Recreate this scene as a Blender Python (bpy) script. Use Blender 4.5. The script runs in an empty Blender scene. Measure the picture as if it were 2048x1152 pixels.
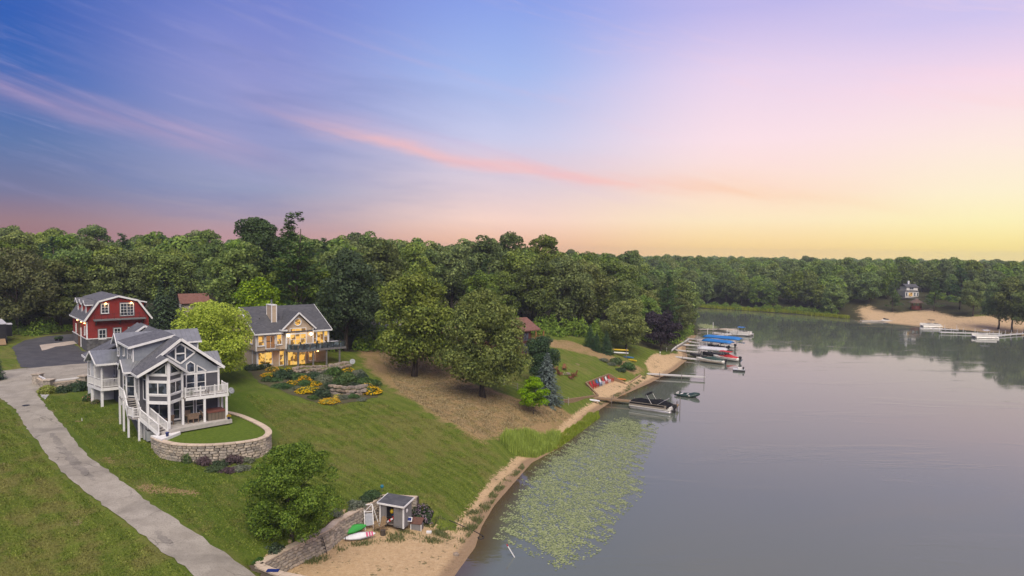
import bpy, bmesh, math, random
import numpy as np
from mathutils import Vector, Matrix
from mathutils.geometry import delaunay_2d_cdt

# ------------------------------------------------------------------ camera
FPX, CAM_H = 1365.0, 24.0
PITCH, ROLL = math.radians(3.0), 0.012
SC = bpy.context.scene
COL = SC.collection
_F = np.array([0, math.cos(PITCH), -math.sin(PITCH)])
_R0 = np.array([1.0, 0, 0]); _U0 = np.cross(_R0, _F)
_R = _R0 * math.cos(ROLL) + _U0 * math.sin(ROLL)
_U = -_R0 * math.sin(ROLL) + _U0 * math.cos(ROLL)
_C = np.array([0, 0, CAM_H])
cam = bpy.data.cameras.new('camera')
cam.sensor_width = 36.0
cam.lens = 36.0 * FPX / 2048.0
cam.clip_start = 0.5
cam.clip_end = 12000
camo = bpy.data.objects.new('camera', cam)
COL.objects.link(camo)
camo.matrix_world = Matrix(((_R[0], _U[0], -_F[0], 0), (_R[1], _U[1], -_F[1], 0), (_R[2], _U[2], -_F[2], CAM_H), (0, 0, 0, 1)))
SC.camera = camo

# ------------------------------------------------------------------ sky
def lin(r, g, b):
    o = []
    for c in (r, g, b):
        c /= 255.0
        o.append(c / 12.92 if c <= 0.04045 else ((c + 0.055) / 1.055) ** 2.4)
    return (o[0], o[1], o[2], 1.0)

class NT:
    def __init__(s, tree): s.t = tree; s.n = tree.nodes; s.l = tree.links
    def new(s, typ, **kw):
        n = s.n.new(typ)
        for k, v in kw.items():
            if k.startswith('i_'):
                key = k[2:]
                n.inputs[int(key) if key.isdigit() else key.replace('_', ' ')].default_value = v
            else: setattr(n, k, v)
        return n
    def link(s, a, b): s.l.new(a, b)
    def val(s, x, sock):
        if hasattr(x, 'is_output'): s.l.new(x, sock)
        else: sock.default_value = x
    def math(s, op, a, b=None, c=None, clamp=False):
        n = s.n.new('ShaderNodeMath'); n.operation = op; n.use_clamp = clamp
        s.val(a, n.inputs[0])
        if b is not None: s.val(b, n.inputs[1])
        if c is not None: s.val(c, n.inputs[2])
        return n.outputs[0]
    def sstep(s, x, a, b, t0=0.0, t1=1.0):
        n = s.n.new('ShaderNodeMapRange'); n.interpolation_type = 'SMOOTHSTEP'
        s.val(x, n.inputs[0]); n.inputs[1].default_value = a; n.inputs[2].default_value = b
        n.inputs[3].default_value = t0; n.inputs[4].default_value = t1
        return n.outputs[0]
    def mix(s, f, a, b, mode='MIX'):
        n = s.n.new('ShaderNodeMix'); n.data_type = 'RGBA'; n.blend_type = mode
        s.val(f, n.inputs[0]); s.val(a, n.inputs[6]); s.val(b, n.inputs[7])
        return n.outputs[2]
    def ramp(s, x, stops, ease='LINEAR'):
        n = s.n.new('ShaderNodeValToRGB'); n.color_ramp.interpolation = ease
        e = n.color_ramp.elements
        while len(e) < len(stops): e.new(0.5)
        for el, (p, c) in zip(e, stops): el.position = p; el.color = c
        s.val(x, n.inputs[0])
        return n.outputs[0]
    def noise(s, vec, scale, detail=3.0, rough=0.55, dist=0.0):
        n = s.n.new('ShaderNodeTexNoise')
        n.inputs['Scale'].default_value = scale; n.inputs['Detail'].default_value = detail
        n.inputs['Roughness'].default_value = rough; n.inputs['Distortion'].default_value = dist
        if vec is not None: s.l.new(vec, n.inputs['Vector'])
        return n.outputs['Fac']
    def xyz(s, x, y, z):
        n = s.n.new('ShaderNodeCombineXYZ')
        s.val(x, n.inputs[0]); s.val(y, n.inputs[1]); s.val(z, n.inputs[2])
        return n.outputs[0]

SUN_EL, SUN_AZ = math.radians(50), math.radians(172)      # azimuth clockwise from +Y
SC.world = bpy.data.worlds.new('World')
SC.world.use_nodes = True
def build_sky():
    t = NT(SC.world.node_tree)
    t.n.clear()
    tc = t.new('ShaderNodeTexCoord')
    sep = t.new('ShaderNodeSeparateXYZ'); t.link(tc.outputs['Generated'], sep.inputs[0])
    X, Y, Z = sep.outputs
    el = t.math('MULTIPLY', t.math('ARCSINE', Z), 180 / math.pi)            # degrees
    az = t.math('MULTIPLY', t.math('ARCTAN2', X, Y), 180 / math.pi)
    e = t.math('DIVIDE', t.math('ADD', el, 2.0), 47.0, clamp=True)             # -2..45 deg
    P = lambda d: (d + 2.0) / 47.0
    rows = (500, 440, 380, 280, 150, 20)
    def els(az_):      # elevation of each sampled height along that bearing
        c = math.cos(math.radians(az_)); px = 1024 + FPX * math.tan(math.radians(az_)); hy = 504.5 + ROLL * (px - 1024)
        return [max(-1.9, math.degrees(math.atan((hy - y) / FPX * c))) for y in rows] + [45.0]
    table = [(-36.9, [(158, 98, 98), (150, 114, 124), (112, 112, 150), (86, 112, 165), (56, 100, 177), (44, 90, 177), (112, 126, 190)]),
             (-21.0, [(198, 138, 134), (172, 148, 164), (148, 152, 186), (146, 150, 198), (142, 146, 205), (116, 130, 205), (140, 145, 200)]),
             (-1.0, [(240, 180, 140), (248, 212, 198), (224, 204, 212), (202, 202, 232), (164, 184, 236), (140, 162, 232), (165, 162, 208)]),
             (19.2, [(255, 216, 140), (255, 232, 192), (255, 224, 204), (252, 224, 230), (234, 212, 236), (192, 184, 234), (188, 176, 210)]),
             (36.9, [(255, 230, 140), (255, 242, 184), (255, 241, 206), (255, 234, 222), (248, 218, 232), (206, 196, 238), (198, 182, 210)])]
    cols = [t.ramp(e, [(P(d), lin(*c)) for d, c in zip(els(az_), row)]) for az_, row in table]
    base = cols[0]
    back = t.math('SUBTRACT', 1.0, t.sstep(t.math('ABSOLUTE', az), 75, 160))
    for k in range(1, 5):
        base = t.mix(t.math('MULTIPLY', t.sstep(az, table[k - 1][0], table[k][0]), back if k > 1 else 1.0), base, cols[k])
    base = t.mix(t.math('SUBTRACT', 1.0, back), base, cols[1])
    a2 = t.sstep(az, 0, 36)
    # long pink streak of cloud that arcs across the view
    fc = t.ramp(t.math('DIVIDE', t.math('ADD', az, 60.0), 120.0, clamp=True),
                [(x, (v,) * 3 + (1,)) for x, v in ((0.0, .90), (0.25, .64), (0.343, .505), (0.439, .385), (0.527, .315), (0.658, .235), (0.755, .14), (1.0, 0.0))], 'CARDINAL')
    cv = t.xyz(t.math('MULTIPLY', az, 0.035), t.math('MULTIPLY', el, 0.16), 0.0)
    n1 = t.noise(cv, 2.2, 5, 0.6, 0.6)
    n2 = t.noise(t.xyz(t.math('ADD', t.math('MULTIPLY', az, 0.05), t.math('MULTIPLY', el, 0.13)), t.math('ADD', t.math('MULTIPLY', el, 0.30), t.math('MULTIPLY', az, 0.075)), 3.0), 1.1, 4, 0.55, 0.9)
    ctr = t.math('ADD', t.math('MULTIPLY', fc, 20.0), t.math('MULTIPLY', t.math('SUBTRACT', n1, 0.5), 1.8))
    dd = t.math('SUBTRACT', el, ctr)
    band = t.math('MULTIPLY', t.sstep(dd, -0.9, 0.3), t.sstep(dd, 2.6, 0.1))
    band2 = t.math('MULTIPLY', t.sstep(dd, -0.35, 0.25), t.sstep(dd, 1.2, 0.2))
    along = t.math('MULTIPLY', t.sstep(az, -24, -12), t.sstep(az, 35, 16))
    streak = t.math('MULTIPLY', t.math('MULTIPLY', along, t.sstep(n2, 0.25, 0.6)), t.math('ADD', t.math('MULTIPLY', band, 0.30), t.math('MULTIPLY', band2, 0.36)))
    pinkL, pinkR = lin(252, 188, 180), lin(250, 200, 158)
    pink = t.mix(t.sstep(az, 4, 22), pinkL, pinkR)
    c = t.mix(streak, base, pink)
    # second, fainter streak high on the left
    dl = t.math('SUBTRACT', el, t.math('ADD', t.math('ADD', t.math('MULTIPLY', az, -0.21), 2.9), t.math('MULTIPLY', t.math('SUBTRACT', n1, 0.5), 2.4)))
    lb = t.math('MULTIPLY', t.sstep(dl, -1.6, 0.1), t.sstep(dl, 1.9, 0.1))
    lb = t.math('MULTIPLY', t.math('MULTIPLY', lb, t.sstep(az, -14, -26)), t.math('MULTIPLY', t.sstep(n2, 0.30, 0.7), 0.50))
    c = t.mix(lb, c, lin(196, 158, 186))
    # wisps over everything
    w = t.math('MULTIPLY', t.math('MULTIPLY', t.sstep(n2, 0.52, 0.78), t.sstep(el, 1.5, 8.0)), 0.26)
    c = t.mix(w, c, t.mix(t.math('MULTIPLY', a2, back), lin(196, 176, 212), lin(255, 214, 214)))
    n4 = t.noise(t.xyz(t.math('ADD', t.math('MULTIPLY', az, 0.11), t.math('MULTIPLY', el, 0.10)), t.math('ADD', t.math('MULTIPLY', el, 0.75), t.math('MULTIPLY', az, 0.17)), 5.0), 1.6, 8, 0.68, 0.5)
    w4 = t.math('MULTIPLY', t.math('MULTIPLY', t.sstep(n4, 0.45, 0.75), t.sstep(n2, 0.35, 0.65)), t.math('MULTIPLY', t.sstep(el, 2.0, 7.0), 0.30))
    c = t.mix(w4, c, t.mix(t.math('MULTIPLY', t.sstep(az, -20, 25), back), lin(178, 172, 214), lin(255, 214, 222)))
    n3 = t.noise(t.xyz(t.math('MULTIPLY', az, 0.03), t.math('ADD', t.math('MULTIPLY', el, 0.22), t.math('MULTIPLY', az, 0.02)), 8.0), 1.4, 4, 0.6, 0.4)
    d = t.math('MULTIPLY', t.sstep(n3, 0.5, 0.75), t.math('MULTIPLY', t.sstep(az, 10, -25), 0.30))
    c = t.mix(d, c, lin(90, 112, 172))
    # the physical sky lends its tint
    sky = t.new('ShaderNodeTexSky', sky_type='NISHITA', sun_disc=False, sun_elevation=SUN_EL, sun_rotation=SUN_AZ)
    c = t.mix(0.006, c, sky.outputs[0], 'ADD')
    bg = t.new('ShaderNodeBackground'); bg.inputs['Strength'].default_value = SKY
    t.link(c, bg.inputs[0])
    out = t.new('ShaderNodeOutputWorld'); t.link(bg.outputs[0], out.inputs[0])
SKY = 0.98
build_sky()

# ------------------------------------------------------------------ sun (soft wide fill, added behind the camera for even light)
sl = bpy.data.lights.new('sun', 'SUN'); sl.energy = 4.6; sl.angle = math.radians(52); sl.color = (1.0, 0.90, 0.74)
so = bpy.data.objects.new('sun', sl); COL.objects.link(so)
sd = Vector((math.sin(SUN_AZ) * math.cos(SUN_EL), math.cos(SUN_AZ) * math.cos(SUN_EL), math.sin(SUN_EL)))
so.rotation_euler = sd.to_track_quat('Z', 'Y').to_euler()
SC.view_settings.view_transform = 'Standard'
SC.view_settings.look = 'None'
SC.view_settings.gamma = 1.0
SC.view_settings.use_curve_mapping = False
SC.view_settings.exposure = 0.0
SC.cycles.max_bounces = 6; SC.cycles.diffuse_bounces = 2; SC.cycles.glossy_bounces = 3; SC.cycles.transmission_bounces = 4
SC.cycles.transparent_max_bounces = 6; SC.cycles.volume_bounces = 0
SC.cycles.use_denoising = True
try: SC.cycles.denoiser = 'OPENIMAGEDENOISE'
except Exception: pass

# ------------------------------------------------------------------ pixel -> place
def ray(px, py): return _F + _R * ((px - 1024) / FPX) + _U * ((576 - py) / FPX)
def atz(px, py, z):
    d = ray(px, py); return _C + d * ((z - CAM_H) / d[2])
def aty(px, py, y):
    d = ray(px, py); return _C + d * (y / d[1])

# ------------------------------------------------------------------ materials
MATS = {}
def newmat(name):
    m = bpy.data.materials.new(name); m.use_nodes = True
    t = NT(m.node_tree); t.n.clear()
    out = t.new('ShaderNodeOutputMaterial')
    p = t.new('ShaderNodeBsdfPrincipled'); t.link(p.outputs[0], out.inputs[0])
    MATS[name] = m
    return m, t, p, out
def bump(t, p, h, strength=0.3, dist=0.02):
    b = t.new('ShaderNodeBump'); b.inputs['Strength'].default_value = strength; b.inputs['Distance'].default_value = dist
    t.link(h, b.inputs['Height']); t.link(b.outputs[0], p.inputs['Normal'])
def pm(name, c1, c2=None, scale=3.0, rough=0.7, metal=0.0, bmp=0.0, bscale=None, spec=0.35, objrand=0.0, stretch=None, coat=0.0):
    if name in MATS: return MATS[name]
    m, t, p, out = newmat(name)
    c1 = tuple(c1) + (1,); c2 = tuple(c2) + (1,) if c2 else tuple(x * 0.8 for x in c1[:3]) + (1,)
    tc = t.new('ShaderNodeTexCoord'); vec = tc.outputs['Object']
    if stretch:
        mp = t.new('ShaderNodeMapping'); mp.inputs['Scale'].default_value = stretch
        t.link(vec, mp.inputs[0]); vec = mp.outputs[0]
    n = t.noise(vec, scale, 4, 0.6)
    f = t.sstep(n, 0.3, 0.7)
    col = t.mix(f, c1, c2)
    if objrand:
        oi = t.new('ShaderNodeObjectInfo')
        k = t.math('ADD', 1.0 - objrand, t.math('MULTIPLY', oi.outputs['Random'], 2 * objrand))
        hs = t.new('ShaderNodeHueSaturation'); t.link(k, hs.inputs['Value']); t.link(col, hs.inputs['Color']); col = hs.outputs[0]
    t.link(col, p.inputs['Base Color'])
    p.inputs['Roughness'].default_value = rough; p.inputs['Metallic'].default_value = metal
    p.inputs['Specular IOR Level'].default_value = spec
    if coat: p.inputs['Coat Weight'].default_value = coat
    if bmp: bump(t, p, t.noise(vec, bscale or scale * 6, 3, 0.6), bmp, 0.02)
    return m
def siding(name, c1, c2, pitch=0.15, vertical=False, axis='Z'):
    if name in MATS: return MATS[name]
    m, t, p, out = newmat(name)
    tc = t.new('ShaderNodeTexCoord'); sep = t.new('ShaderNodeSeparateXYZ'); t.link(tc.outputs['Object'], sep.inputs[0])
    if vertical: s = t.math('ADD', sep.outputs[0], sep.outputs[1])
    else: s = sep.outputs[2]
    fr = t.math('FRACT', t.math('DIVIDE', s, pitch))
    line = t.math('LESS_THAN', fr, 0.12)
    n = t.noise(tc.outputs['Object'], 1.6, 5, 0.65)
    col = t.mix(t.sstep(n, 0.3, 0.7), tuple(c1) + (1,), tuple(c2) + (1,))
    bid = t.math('FLOOR', t.math('DIVIDE', s, pitch))
    wn = t.new('ShaderNodeTexWhiteNoise', noise_dimensions='1D'); t.link(bid, wn.inputs['W'])
    col = t.mix(t.math('MULTIPLY', wn.outputs[0], 0.25), col, tuple(x * 0.7 for x in c1) + (1,))
    t.link(col, p.inputs['Base Color']); p.inputs['Roughness'].default_value = 0.75; p.inputs['Specular IOR Level'].default_value = 0.25
    h = t.math('SUBTRACT', fr, line) if not vertical else t.math('SUBTRACT', 1.0, line)
    bump(t, p, h, 0.6, 0.03)
    return m
def shingle(name, c1, c2, c3):
    if name in MATS: return MATS[name]
    m, t, p, out = newmat(name)
    tc = t.new('ShaderNodeTexCoord')
    sep = t.new('ShaderNodeSeparateXYZ'); t.link(tc.outputs['Object'], sep.inputs[0])
    row = t.math('FLOOR', t.math('DIVIDE', sep.outputs[2], 0.13))
    v = t.xyz(t.math('ADD', t.math('FLOOR', t.math('MULTIPLY', t.math('ADD', sep.outputs[0], t.math('MULTIPLY', row, 0.13)), 3.0)), 0.0),
              t.math('FLOOR', t.math('MULTIPLY', sep.outputs[1], 3.0)), row)
    wn = t.new('ShaderNodeTexWhiteNoise', noise_dimensions='3D'); t.link(v, wn.inputs['Vector'])
    n = t.noise(tc.outputs['Object'], 0.9, 4, 0.6)
    col = t.mix(wn.outputs[0], tuple(c1) + (1,), tuple(c2) + (1,))
    col = t.mix(t.math('MULTIPLY', t.sstep(n, 0.35, 0.75), 0.5), col, tuple(c3) + (1,))
    t.link(col, p.inputs['Base Color']); p.inputs['Roughness'].default_value = 0.9; p.inputs['Specular IOR Level'].default_value = 0.2
    bump(t, p, t.math('ADD', t.math('FRACT', t.math('DIVIDE', sep.outputs[2], 0.13)), wn.outputs[0]), 0.5, 0.02)
    return m
def glassm(name, c=(0.02, 0.025, 0.035), rough=0.04, tint=None):
    if name in MATS: return MATS[name]
    m, t, p, out = newmat(name)
    tc = t.new('ShaderNodeTexCoord')
    oi = t.new('ShaderNodeObjectInfo')
    ad = t.new('ShaderNodeVectorMath'); ad.operation = 'ADD'
    t.link(tc.outputs['Object'], ad.inputs[0]); t.link(oi.outputs['Location'], ad.inputs[1])
    n = t.noise(ad.outputs[0], 1.3, 2, 0.5)
    col = t.mix(t.sstep(n, 0.5, 0.62), tuple(c) + (1,), tuple(x * 3.0 + 0.015 for x in c) + (1,))
    t.link(col, p.inputs['Base Color'])
    p.inputs['Roughness'].default_value = rough; p.inputs['Specular IOR Level'].default_value = 0.6
    return m
def litm(name, c1, c2, dark, strength):
    """a window with a lit room behind the glass: furniture and curtains break the glow up"""
    if name in MATS: return MATS[name]
    m, t, p, out = newmat(name)
    tc = t.new('ShaderNodeTexCoord'); oi = t.new('ShaderNodeObjectInfo')
    ad = t.new('ShaderNodeVectorMath'); ad.operation = 'ADD'
    t.link(tc.outputs['Object'], ad.inputs[0]); t.link(oi.outputs['Location'], ad.inputs[1])
    sep = t.new('ShaderNodeSeparateXYZ'); t.link(tc.outputs['Object'], sep.inputs[0])
    vo = t.new('ShaderNodeTexVoronoi', distance='CHEBYCHEV'); vo.inputs['Scale'].default_value = 1.5
    t.link(ad.outputs[0], vo.inputs['Vector'])
    n = t.noise(ad.outputs[0], 2.2, 3, 0.6)
    sp = t.new('ShaderNodeSeparateColor'); t.link(vo.outputs['Color'], sp.inputs[0])
    col = t.mix(sp.outputs[0], tuple(c1) + (1,), tuple(c2) + (1,))
    f = t.math('MULTIPLY', t.sstep(t.math('ADD', t.math('MULTIPLY', sp.outputs[1], 0.6), t.math('MULTIPLY', n, 0.6)), 0.62, 0.72), 0.85)
    col = t.mix(f, col, tuple(dark) + (1,))
    t.link(col, p.inputs['Emission Color']); p.inputs['Emission Strength'].default_value = strength
    p.inputs['Base Color'].default_value = (0.03, 0.025, 0.02, 1); p.inputs['Roughness'].default_value = 0.05
    return m
def leafm(name, c1, c2, trans=0.3, rnd=0.18, c3=None):
    if name in MATS: return MATS[name]
    m, t, p, out = newmat(name)
    geo = t.new('ShaderNodeNewGeometry'); oi = t.new('ShaderNodeObjectInfo')
    col = t.mix(geo.outputs['Random Per Island'], tuple(c1) + (1,), tuple(c2) + (1,))
    tc = t.new('ShaderNodeTexCoord')
    big = t.sstep(t.noise(tc.outputs['Object'], 0.45, 2, 0.5), 0.42, 0.68)
    if c3: col = t.mix(t.math('MULTIPLY', big, 0.6), col, tuple(c3) + (1,))
    hs = t.new('ShaderNodeHueSaturation')
    t.link(t.math('ADD', 1.0 - rnd, t.math('MULTIPLY', oi.outputs['Random'], 2 * rnd)), hs.inputs['Value'])
    r2 = t.math('FRACT', t.math('MULTIPLY', oi.outputs['Random'], 7.31))
    t.link(t.math('ADD', 0.492, t.math('MULTIPLY', r2, 0.035)), hs.inputs['Hue'])
    r3 = t.math('FRACT', t.math('MULTIPLY', oi.outputs['Random'], 13.7))
    t.link(t.math('ADD', 0.85, t.math('MULTIPLY', r3, 0.3)), hs.inputs['Saturation'])
    t.link(col, hs.inputs['Color']); col = hs.outputs[0]
    t.link(col, p.inputs['Base Color']); p.inputs['Roughness'].default_value = 0.6; p.inputs['Specular IOR Level'].default_value = 0.25
    tr = t.new('ShaderNodeBsdfTranslucent'); t.link(col, tr.inputs[0])
    mx = t.new('ShaderNodeMixShader'); mx.inputs[0].default_value = trans
    t.link(p.outputs[0], mx.inputs[1]); t.link(tr.outputs[0], mx.inputs[2]); t.link(mx.outputs[0], out.inputs[0])
    return m

# ------------------------------------------------------------------ mesh helpers
class MB:
    def __init__(s): s.v = []; s.f = []
    def add(s, vs, fs):
        o = len(s.v); s.v += [tuple(map(float, p)) for p in vs]; s.f += [tuple(i + o for i in f) for f in fs]; return s
    def bb(s, x0, x1, y0, y1, z0, z1):
        return s.add([(x0, y0, z0), (x1, y0, z0), (x1, y1, z0), (x0, y1, z0), (x0, y0, z1), (x1, y0, z1), (x1, y1, z1), (x0, y1, z1)],
                     [(0, 3, 2, 1), (4, 5, 6, 7), (0, 1, 5, 4), (1, 2, 6, 5), (2, 3, 7, 6), (3, 0, 4, 7)])
    def bar(s, p, q, w, h=None, up=(0, 0, 1)):
        h = h or w
        p, q = Vector(p), Vector(q); d = (q - p).normalized()
        r = d.cross(Vector(up))
        if r.length < 1e-4: r = d.cross(Vector((0, 1, 0)))
        r.normalize(); n = r.cross(d)
        a, b = r * (w / 2), n * (h / 2)
        return s.add([p - a - b, p + a - b, p + a + b, p - a + b, q - a - b, q + a - b, q + a + b, q - a + b],
                     [(0, 1, 2, 3), (7, 6, 5, 4), (0, 4, 5, 1), (1, 5, 6, 2), (2, 6, 7, 3), (3, 7, 4, 0)])
    def tube(s, pts, rs, n=8, cap=True):
        if not hasattr(rs, '__len__'): rs = [rs] * len(pts)
        pts = [Vector(p) for p in pts]; o = len(s.v); ref = None
        for i, p in enumerate(pts):
            d = (pts[min(i + 1, len(pts) - 1)] - pts[max(i - 1, 0)]).normalized()
            if ref is None:
                ref = d.orthogonal().normalized()
            ref = (ref - d * ref.dot(d)).normalized(); b = d.cross(ref)
            for k in range(n):
                a = 2 * math.pi * k / n
                s.v.append(tuple(p + (ref * math.cos(a) + b * math.sin(a)) * rs[i]))
        for i in range(len(pts) - 1):
            for k in range(n):
                a = o + i * n + k; b2 = o + i * n + (k + 1) % n
                s.f.append((a, b2, b2 + n, a + n))
        if cap:
            s.f.append(tuple(o + k for k in range(n))[::-1]); s.f.append(tuple(o + (len(pts) - 1) * n + k for k in range(n)))
        return s
    def lathe(s, prof, n=12, at=(0, 0, 0), sx=1, sy=1):
        o = len(s.v)
        for r, z in prof:
            for k in range(n):
                a = 2 * math.pi * k / n
                s.v.append((at[0] + r * sx * math.cos(a), at[1] + r * sy * math.sin(a), at[2] + z))
        for i in range(len(prof) - 1):
            for k in range(n):
                a = o + i * n + k; b = o + i * n + (k + 1) % n
                s.f.append((a, b, b + n, a + n))
        s.f.append(tuple(o + k for k in range(n))[::-1]); s.f.append(tuple(o + (len(prof) - 1) * n + k for k in range(n)))
        return s
    def poly(s, pts, off):
        """closed prism: polygon pts (3-D) swept by the vector off"""
        n = len(pts); a = [Vector(p) for p in pts]; b = [p + Vector(off) for p in a]
        return s.add(a + b, [tuple(range(n))[::-1], tuple(range(n, 2 * n))] + [(i, (i + 1) % n, n + (i + 1) % n, n + i) for i in range(n)])
    def slab(s, pts, t): return s.poly(pts, (0, 0, -t))
    def loft(s, rings, cap=True):
        o = len(s.v); n = len(rings[0])
        for r in rings: s.v += [tuple(map(float, p)) for p in r]
        for i in range(len(rings) - 1):
            for k in range(n):
                a = o + i * n + k; b = o + i * n + (k + 1) % n
                s.f.append((a, b, b + n, a + n))
        if cap:
            s.f.append(tuple(o + k for k in range(n))[::-1]); s.f.append(tuple(o + (len(rings) - 1) * n + k for k in range(n)))
        return s
    def mesh(s, name, mat, smooth=False):
        me = bpy.data.meshes.new(name); me.from_pydata(s.v, [], s.f)
        bm = bmesh.new(); bm.from_mesh(me); bmesh.ops.recalc_face_normals(bm, faces=bm.faces); bm.to_mesh(me); bm.free()
        if mat: me.materials.append(mat)
        if smooth:
            for p in me.polygons: p.use_smooth = True
        return me
    def build(s, name, mat, parent=None, smooth=False, **kw):
        return link(name, s.mesh(name, mat, smooth), parent, **kw)
def link(name, me, parent=None, loc=None, rz=None, scale=None, **kw):
    o = bpy.data.objects.new(name, me); COL.objects.link(o)
    if parent is not None: o.parent = parent
    if loc is not None: o.location = loc
    if rz is not None: o.rotation_euler = (0, 0, rz)
    if scale is not None: o.scale = scale if hasattr(scale, '__len__') else (scale,) * 3
    for k, v in kw.items(): o[k] = v
    return o
def thing(name, label, cat, loc=(0, 0, 0), rz=0.0, group=None, scale=None):
    o = bpy.data.objects.new(name, None); COL.objects.link(o)
    o.location = tuple(map(float, loc)); o.rotation_euler = (0, 0, rz); o['label'] = label; o['category'] = cat
    if scale: o.scale = (scale,) * 3
    if group: o['group'] = group
    o.empty_display_size = 0.3
    return o
def tag(o, label, cat, group=None):
    o['label'] = label; o['category'] = cat
    if group: o['group'] = group
    return o
def dup(root, loc, rz, label=None, group=None, scale=None):
    r = root.copy(); COL.objects.link(r); r.location = tuple(map(float, loc)); r.rotation_euler = (0, 0, rz)
    if label: r['label'] = label
    if group: r['group'] = group
    if scale: r.scale = scale if hasattr(scale, '__len__') else (scale,) * 3
    for ch in list(root.children):
        c = ch.copy(); COL.objects.link(c); c.parent = r
        for g in ch.children:
            d = g.copy(); COL.objects.link(d); d.parent = c
    return r
def rects(mb, rs, y0, y1):
    for (a, b, c, d) in rs: mb.bb(a, b, y0, y1, c, d)
    return mb
R = math.radians
# ================================================================== terrain
SHORE = [(-16, 10), (-10, 30), (-6.3, 43), (-4.2, 49.4), (-2.9, 54.5), (-2.6, 58.5), (-1.6, 63.7), (0.4, 70.5), (2.3, 76.9), (5.3, 82), (8.6, 91), (12.6, 102), (18, 113.5), (26, 126.5), (34, 141),
         (40.5, 155.7), (42.6, 166), (45.5, 178), (50.8, 190.6), (56, 206), (59.5, 223.4), (66, 255), (74, 290), (84, 306), (99, 295), (117.8, 278), (131.7, 257),
         (146, 232), (158.7, 210.3), (178, 190), (215, 140), (240, 60), (250, -80), (-40, -80), (-30, -20)]
SH = np.array(SHORE, float)
def shore_sd(P):
    """signed distance to the lake outline: + on land"""
    A = SH; B = np.roll(SH, -1, 0)
    best = np.full(len(P), 1e9); ins = np.zeros(len(P), bool)
    for a, b in zip(A, B):
        d = b - a; t = np.clip(((P - a) @ d) / (d @ d), 0, 1)
        q = a + t[:, None] * d
        best = np.minimum(best, np.hypot(P[:, 0] - q[:, 0], P[:, 1] - q[:, 1]))
        c = ((a[1] > P[:, 1]) != (b[1] > P[:, 1]))
        with np.errstate(divide='ignore', invalid='ignore'):
            xi = (b[0] - a[0]) * (P[:, 1] - a[1]) / (b[1] - a[1] if b[1] != a[1] else 1e-9) + a[0]
        ins ^= c & (P[:, 0] < xi)
    return np.where(ins, -best, best)
def inpoly(P, poly):
    ins = np.zeros(len(P), bool); n = len(poly)
    for i in range(n):
        a, b = poly[i], poly[(i + 1) % n]
        c = ((a[1] > P[:, 1]) != (b[1] > P[:, 1]))
        xi = (b[0] - a[0]) * (P[:, 1] - a[1]) / ((b[1] - a[1]) or 1e-9) + a[0]
        ins ^= c & (P[:, 0] < xi)
    return ins
CP = [atz(*c) for c in [
    (20, 770, 7.2), (100, 850, 6.3), (200, 950, 5.2), (320, 1050, 4.0), (440, 1140, 2.9), (0, 900, 6.0), (0, 1100, 4.2), (150, 1100, 3.7),
    (150, 870, 6.2), (240, 818, 7.0), (130, 800, 7.0), (290, 890, 5.3), (300, 960, 4.7), (330, 907, 4.8), (430, 921, 4.5), (500, 912, 4.5), (540, 895, 4.6), (560, 865, 4.9),
    (600, 850, 5.0), (470, 780, 6.5), (540, 810, 5.8), (650, 815, 5.2), (750, 795, 5.2), (600, 742, 6.9), (680, 730, 7.0),
    (800, 850, 4.0), (700, 900, 3.7), (900, 900, 2.1), (960, 950, 1.0), (850, 1000, 1.8), (700, 985, 3.0), (760, 985, 2.6), (640, 1065, 2.6), (520, 1125, 2.6), (450, 1000, 4.1),
    (965, 795, 4.0), (1065, 830, 2.0), (930, 860, 2.9), (830, 752, 5.3), (740, 690, 7.4), (880, 720, 6.2), (700, 660, 8.6),
    (1120, 805, 1.9), (1180, 745, 2.9), (1172, 764, 2.0), (1217, 747, 2.1), (1253, 757, 1.4), (1280, 744, 1.2), (1160, 790, 1.6), (1110, 720, 4.8), (1130, 690, 5.6), (1200, 700, 4.3), (1260, 715, 2.8), (1300, 700, 2.8), (1330, 712, 1.2), (1060, 700, 5.6),
    (163, 700, 7.8), (100, 720, 7.9), (60, 650, 8.6), (200, 720, 7.6)]]
CP += [np.array(c, float) for c in [
    (10, 170, 8.6), (-30, 170, 9.6), (-80, 150, 9.6), (-120, 130, 9.6), (35, 190, 6), (30, 240, 8.5), (-50, 260, 10), (-150, 250, 10), (56, 270, 4), (-200, 100, 8.5), (-90, 50, 6.5),
    (0, 420, 10), (-200, 500, 11), (95, 335, 4), (130, 305, 5.5), (163, 290, 8), (185, 290, 8), (200, 260, 6), (150, 272, 2.4), (175, 240, 2.0), (172, 215, 1.2), (150, 420, 7.5), (300, 420, 8), (260, 240, 5), (300, 150, 4),
    (500, 700, 8), (0, 900, 10), (-600, 600, 11), (700, 300, 6), (-60, 30, 4.5), (-120, 0, 6), (0, 3000, 9), (-2500, 1500, 10), (2500, 1500, 9), (2000, 0, 6), (-2000, -500, 8),
    (-36, 96, 7.2), (-28, 104, 7.4), (-30.5, 82, 6.6), (-36, 66, 5.6)]]
CP += [np.array((x, y, 0.0)) for x, y in SHORE[2:30]]
CP = np.array(CP)
def _rbf_fit(P):
    n = len(P); d = np.hypot(P[:, None, 0] - P[None, :, 0], P[:, None, 1] - P[None, :, 1])
    A = np.zeros((n + 3, n + 3)); A[:n, :n] = -d; A[:n, n] = 1; A[:n, n + 1] = P[:, 0] / 100; A[:n, n + 2] = P[:, 1] / 100
    A[:n, :n] -= np.eye(n) * 1.2
    A[n:, :n] = A[:n, n:].T
    return np.linalg.solve(A, np.concatenate([P[:, 2], np.zeros(3)]))
RW = _rbf_fit(CP)
def _sm(x): x = np.clip(x, 0, 1); return x * x * (3 - 2 * x)
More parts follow.
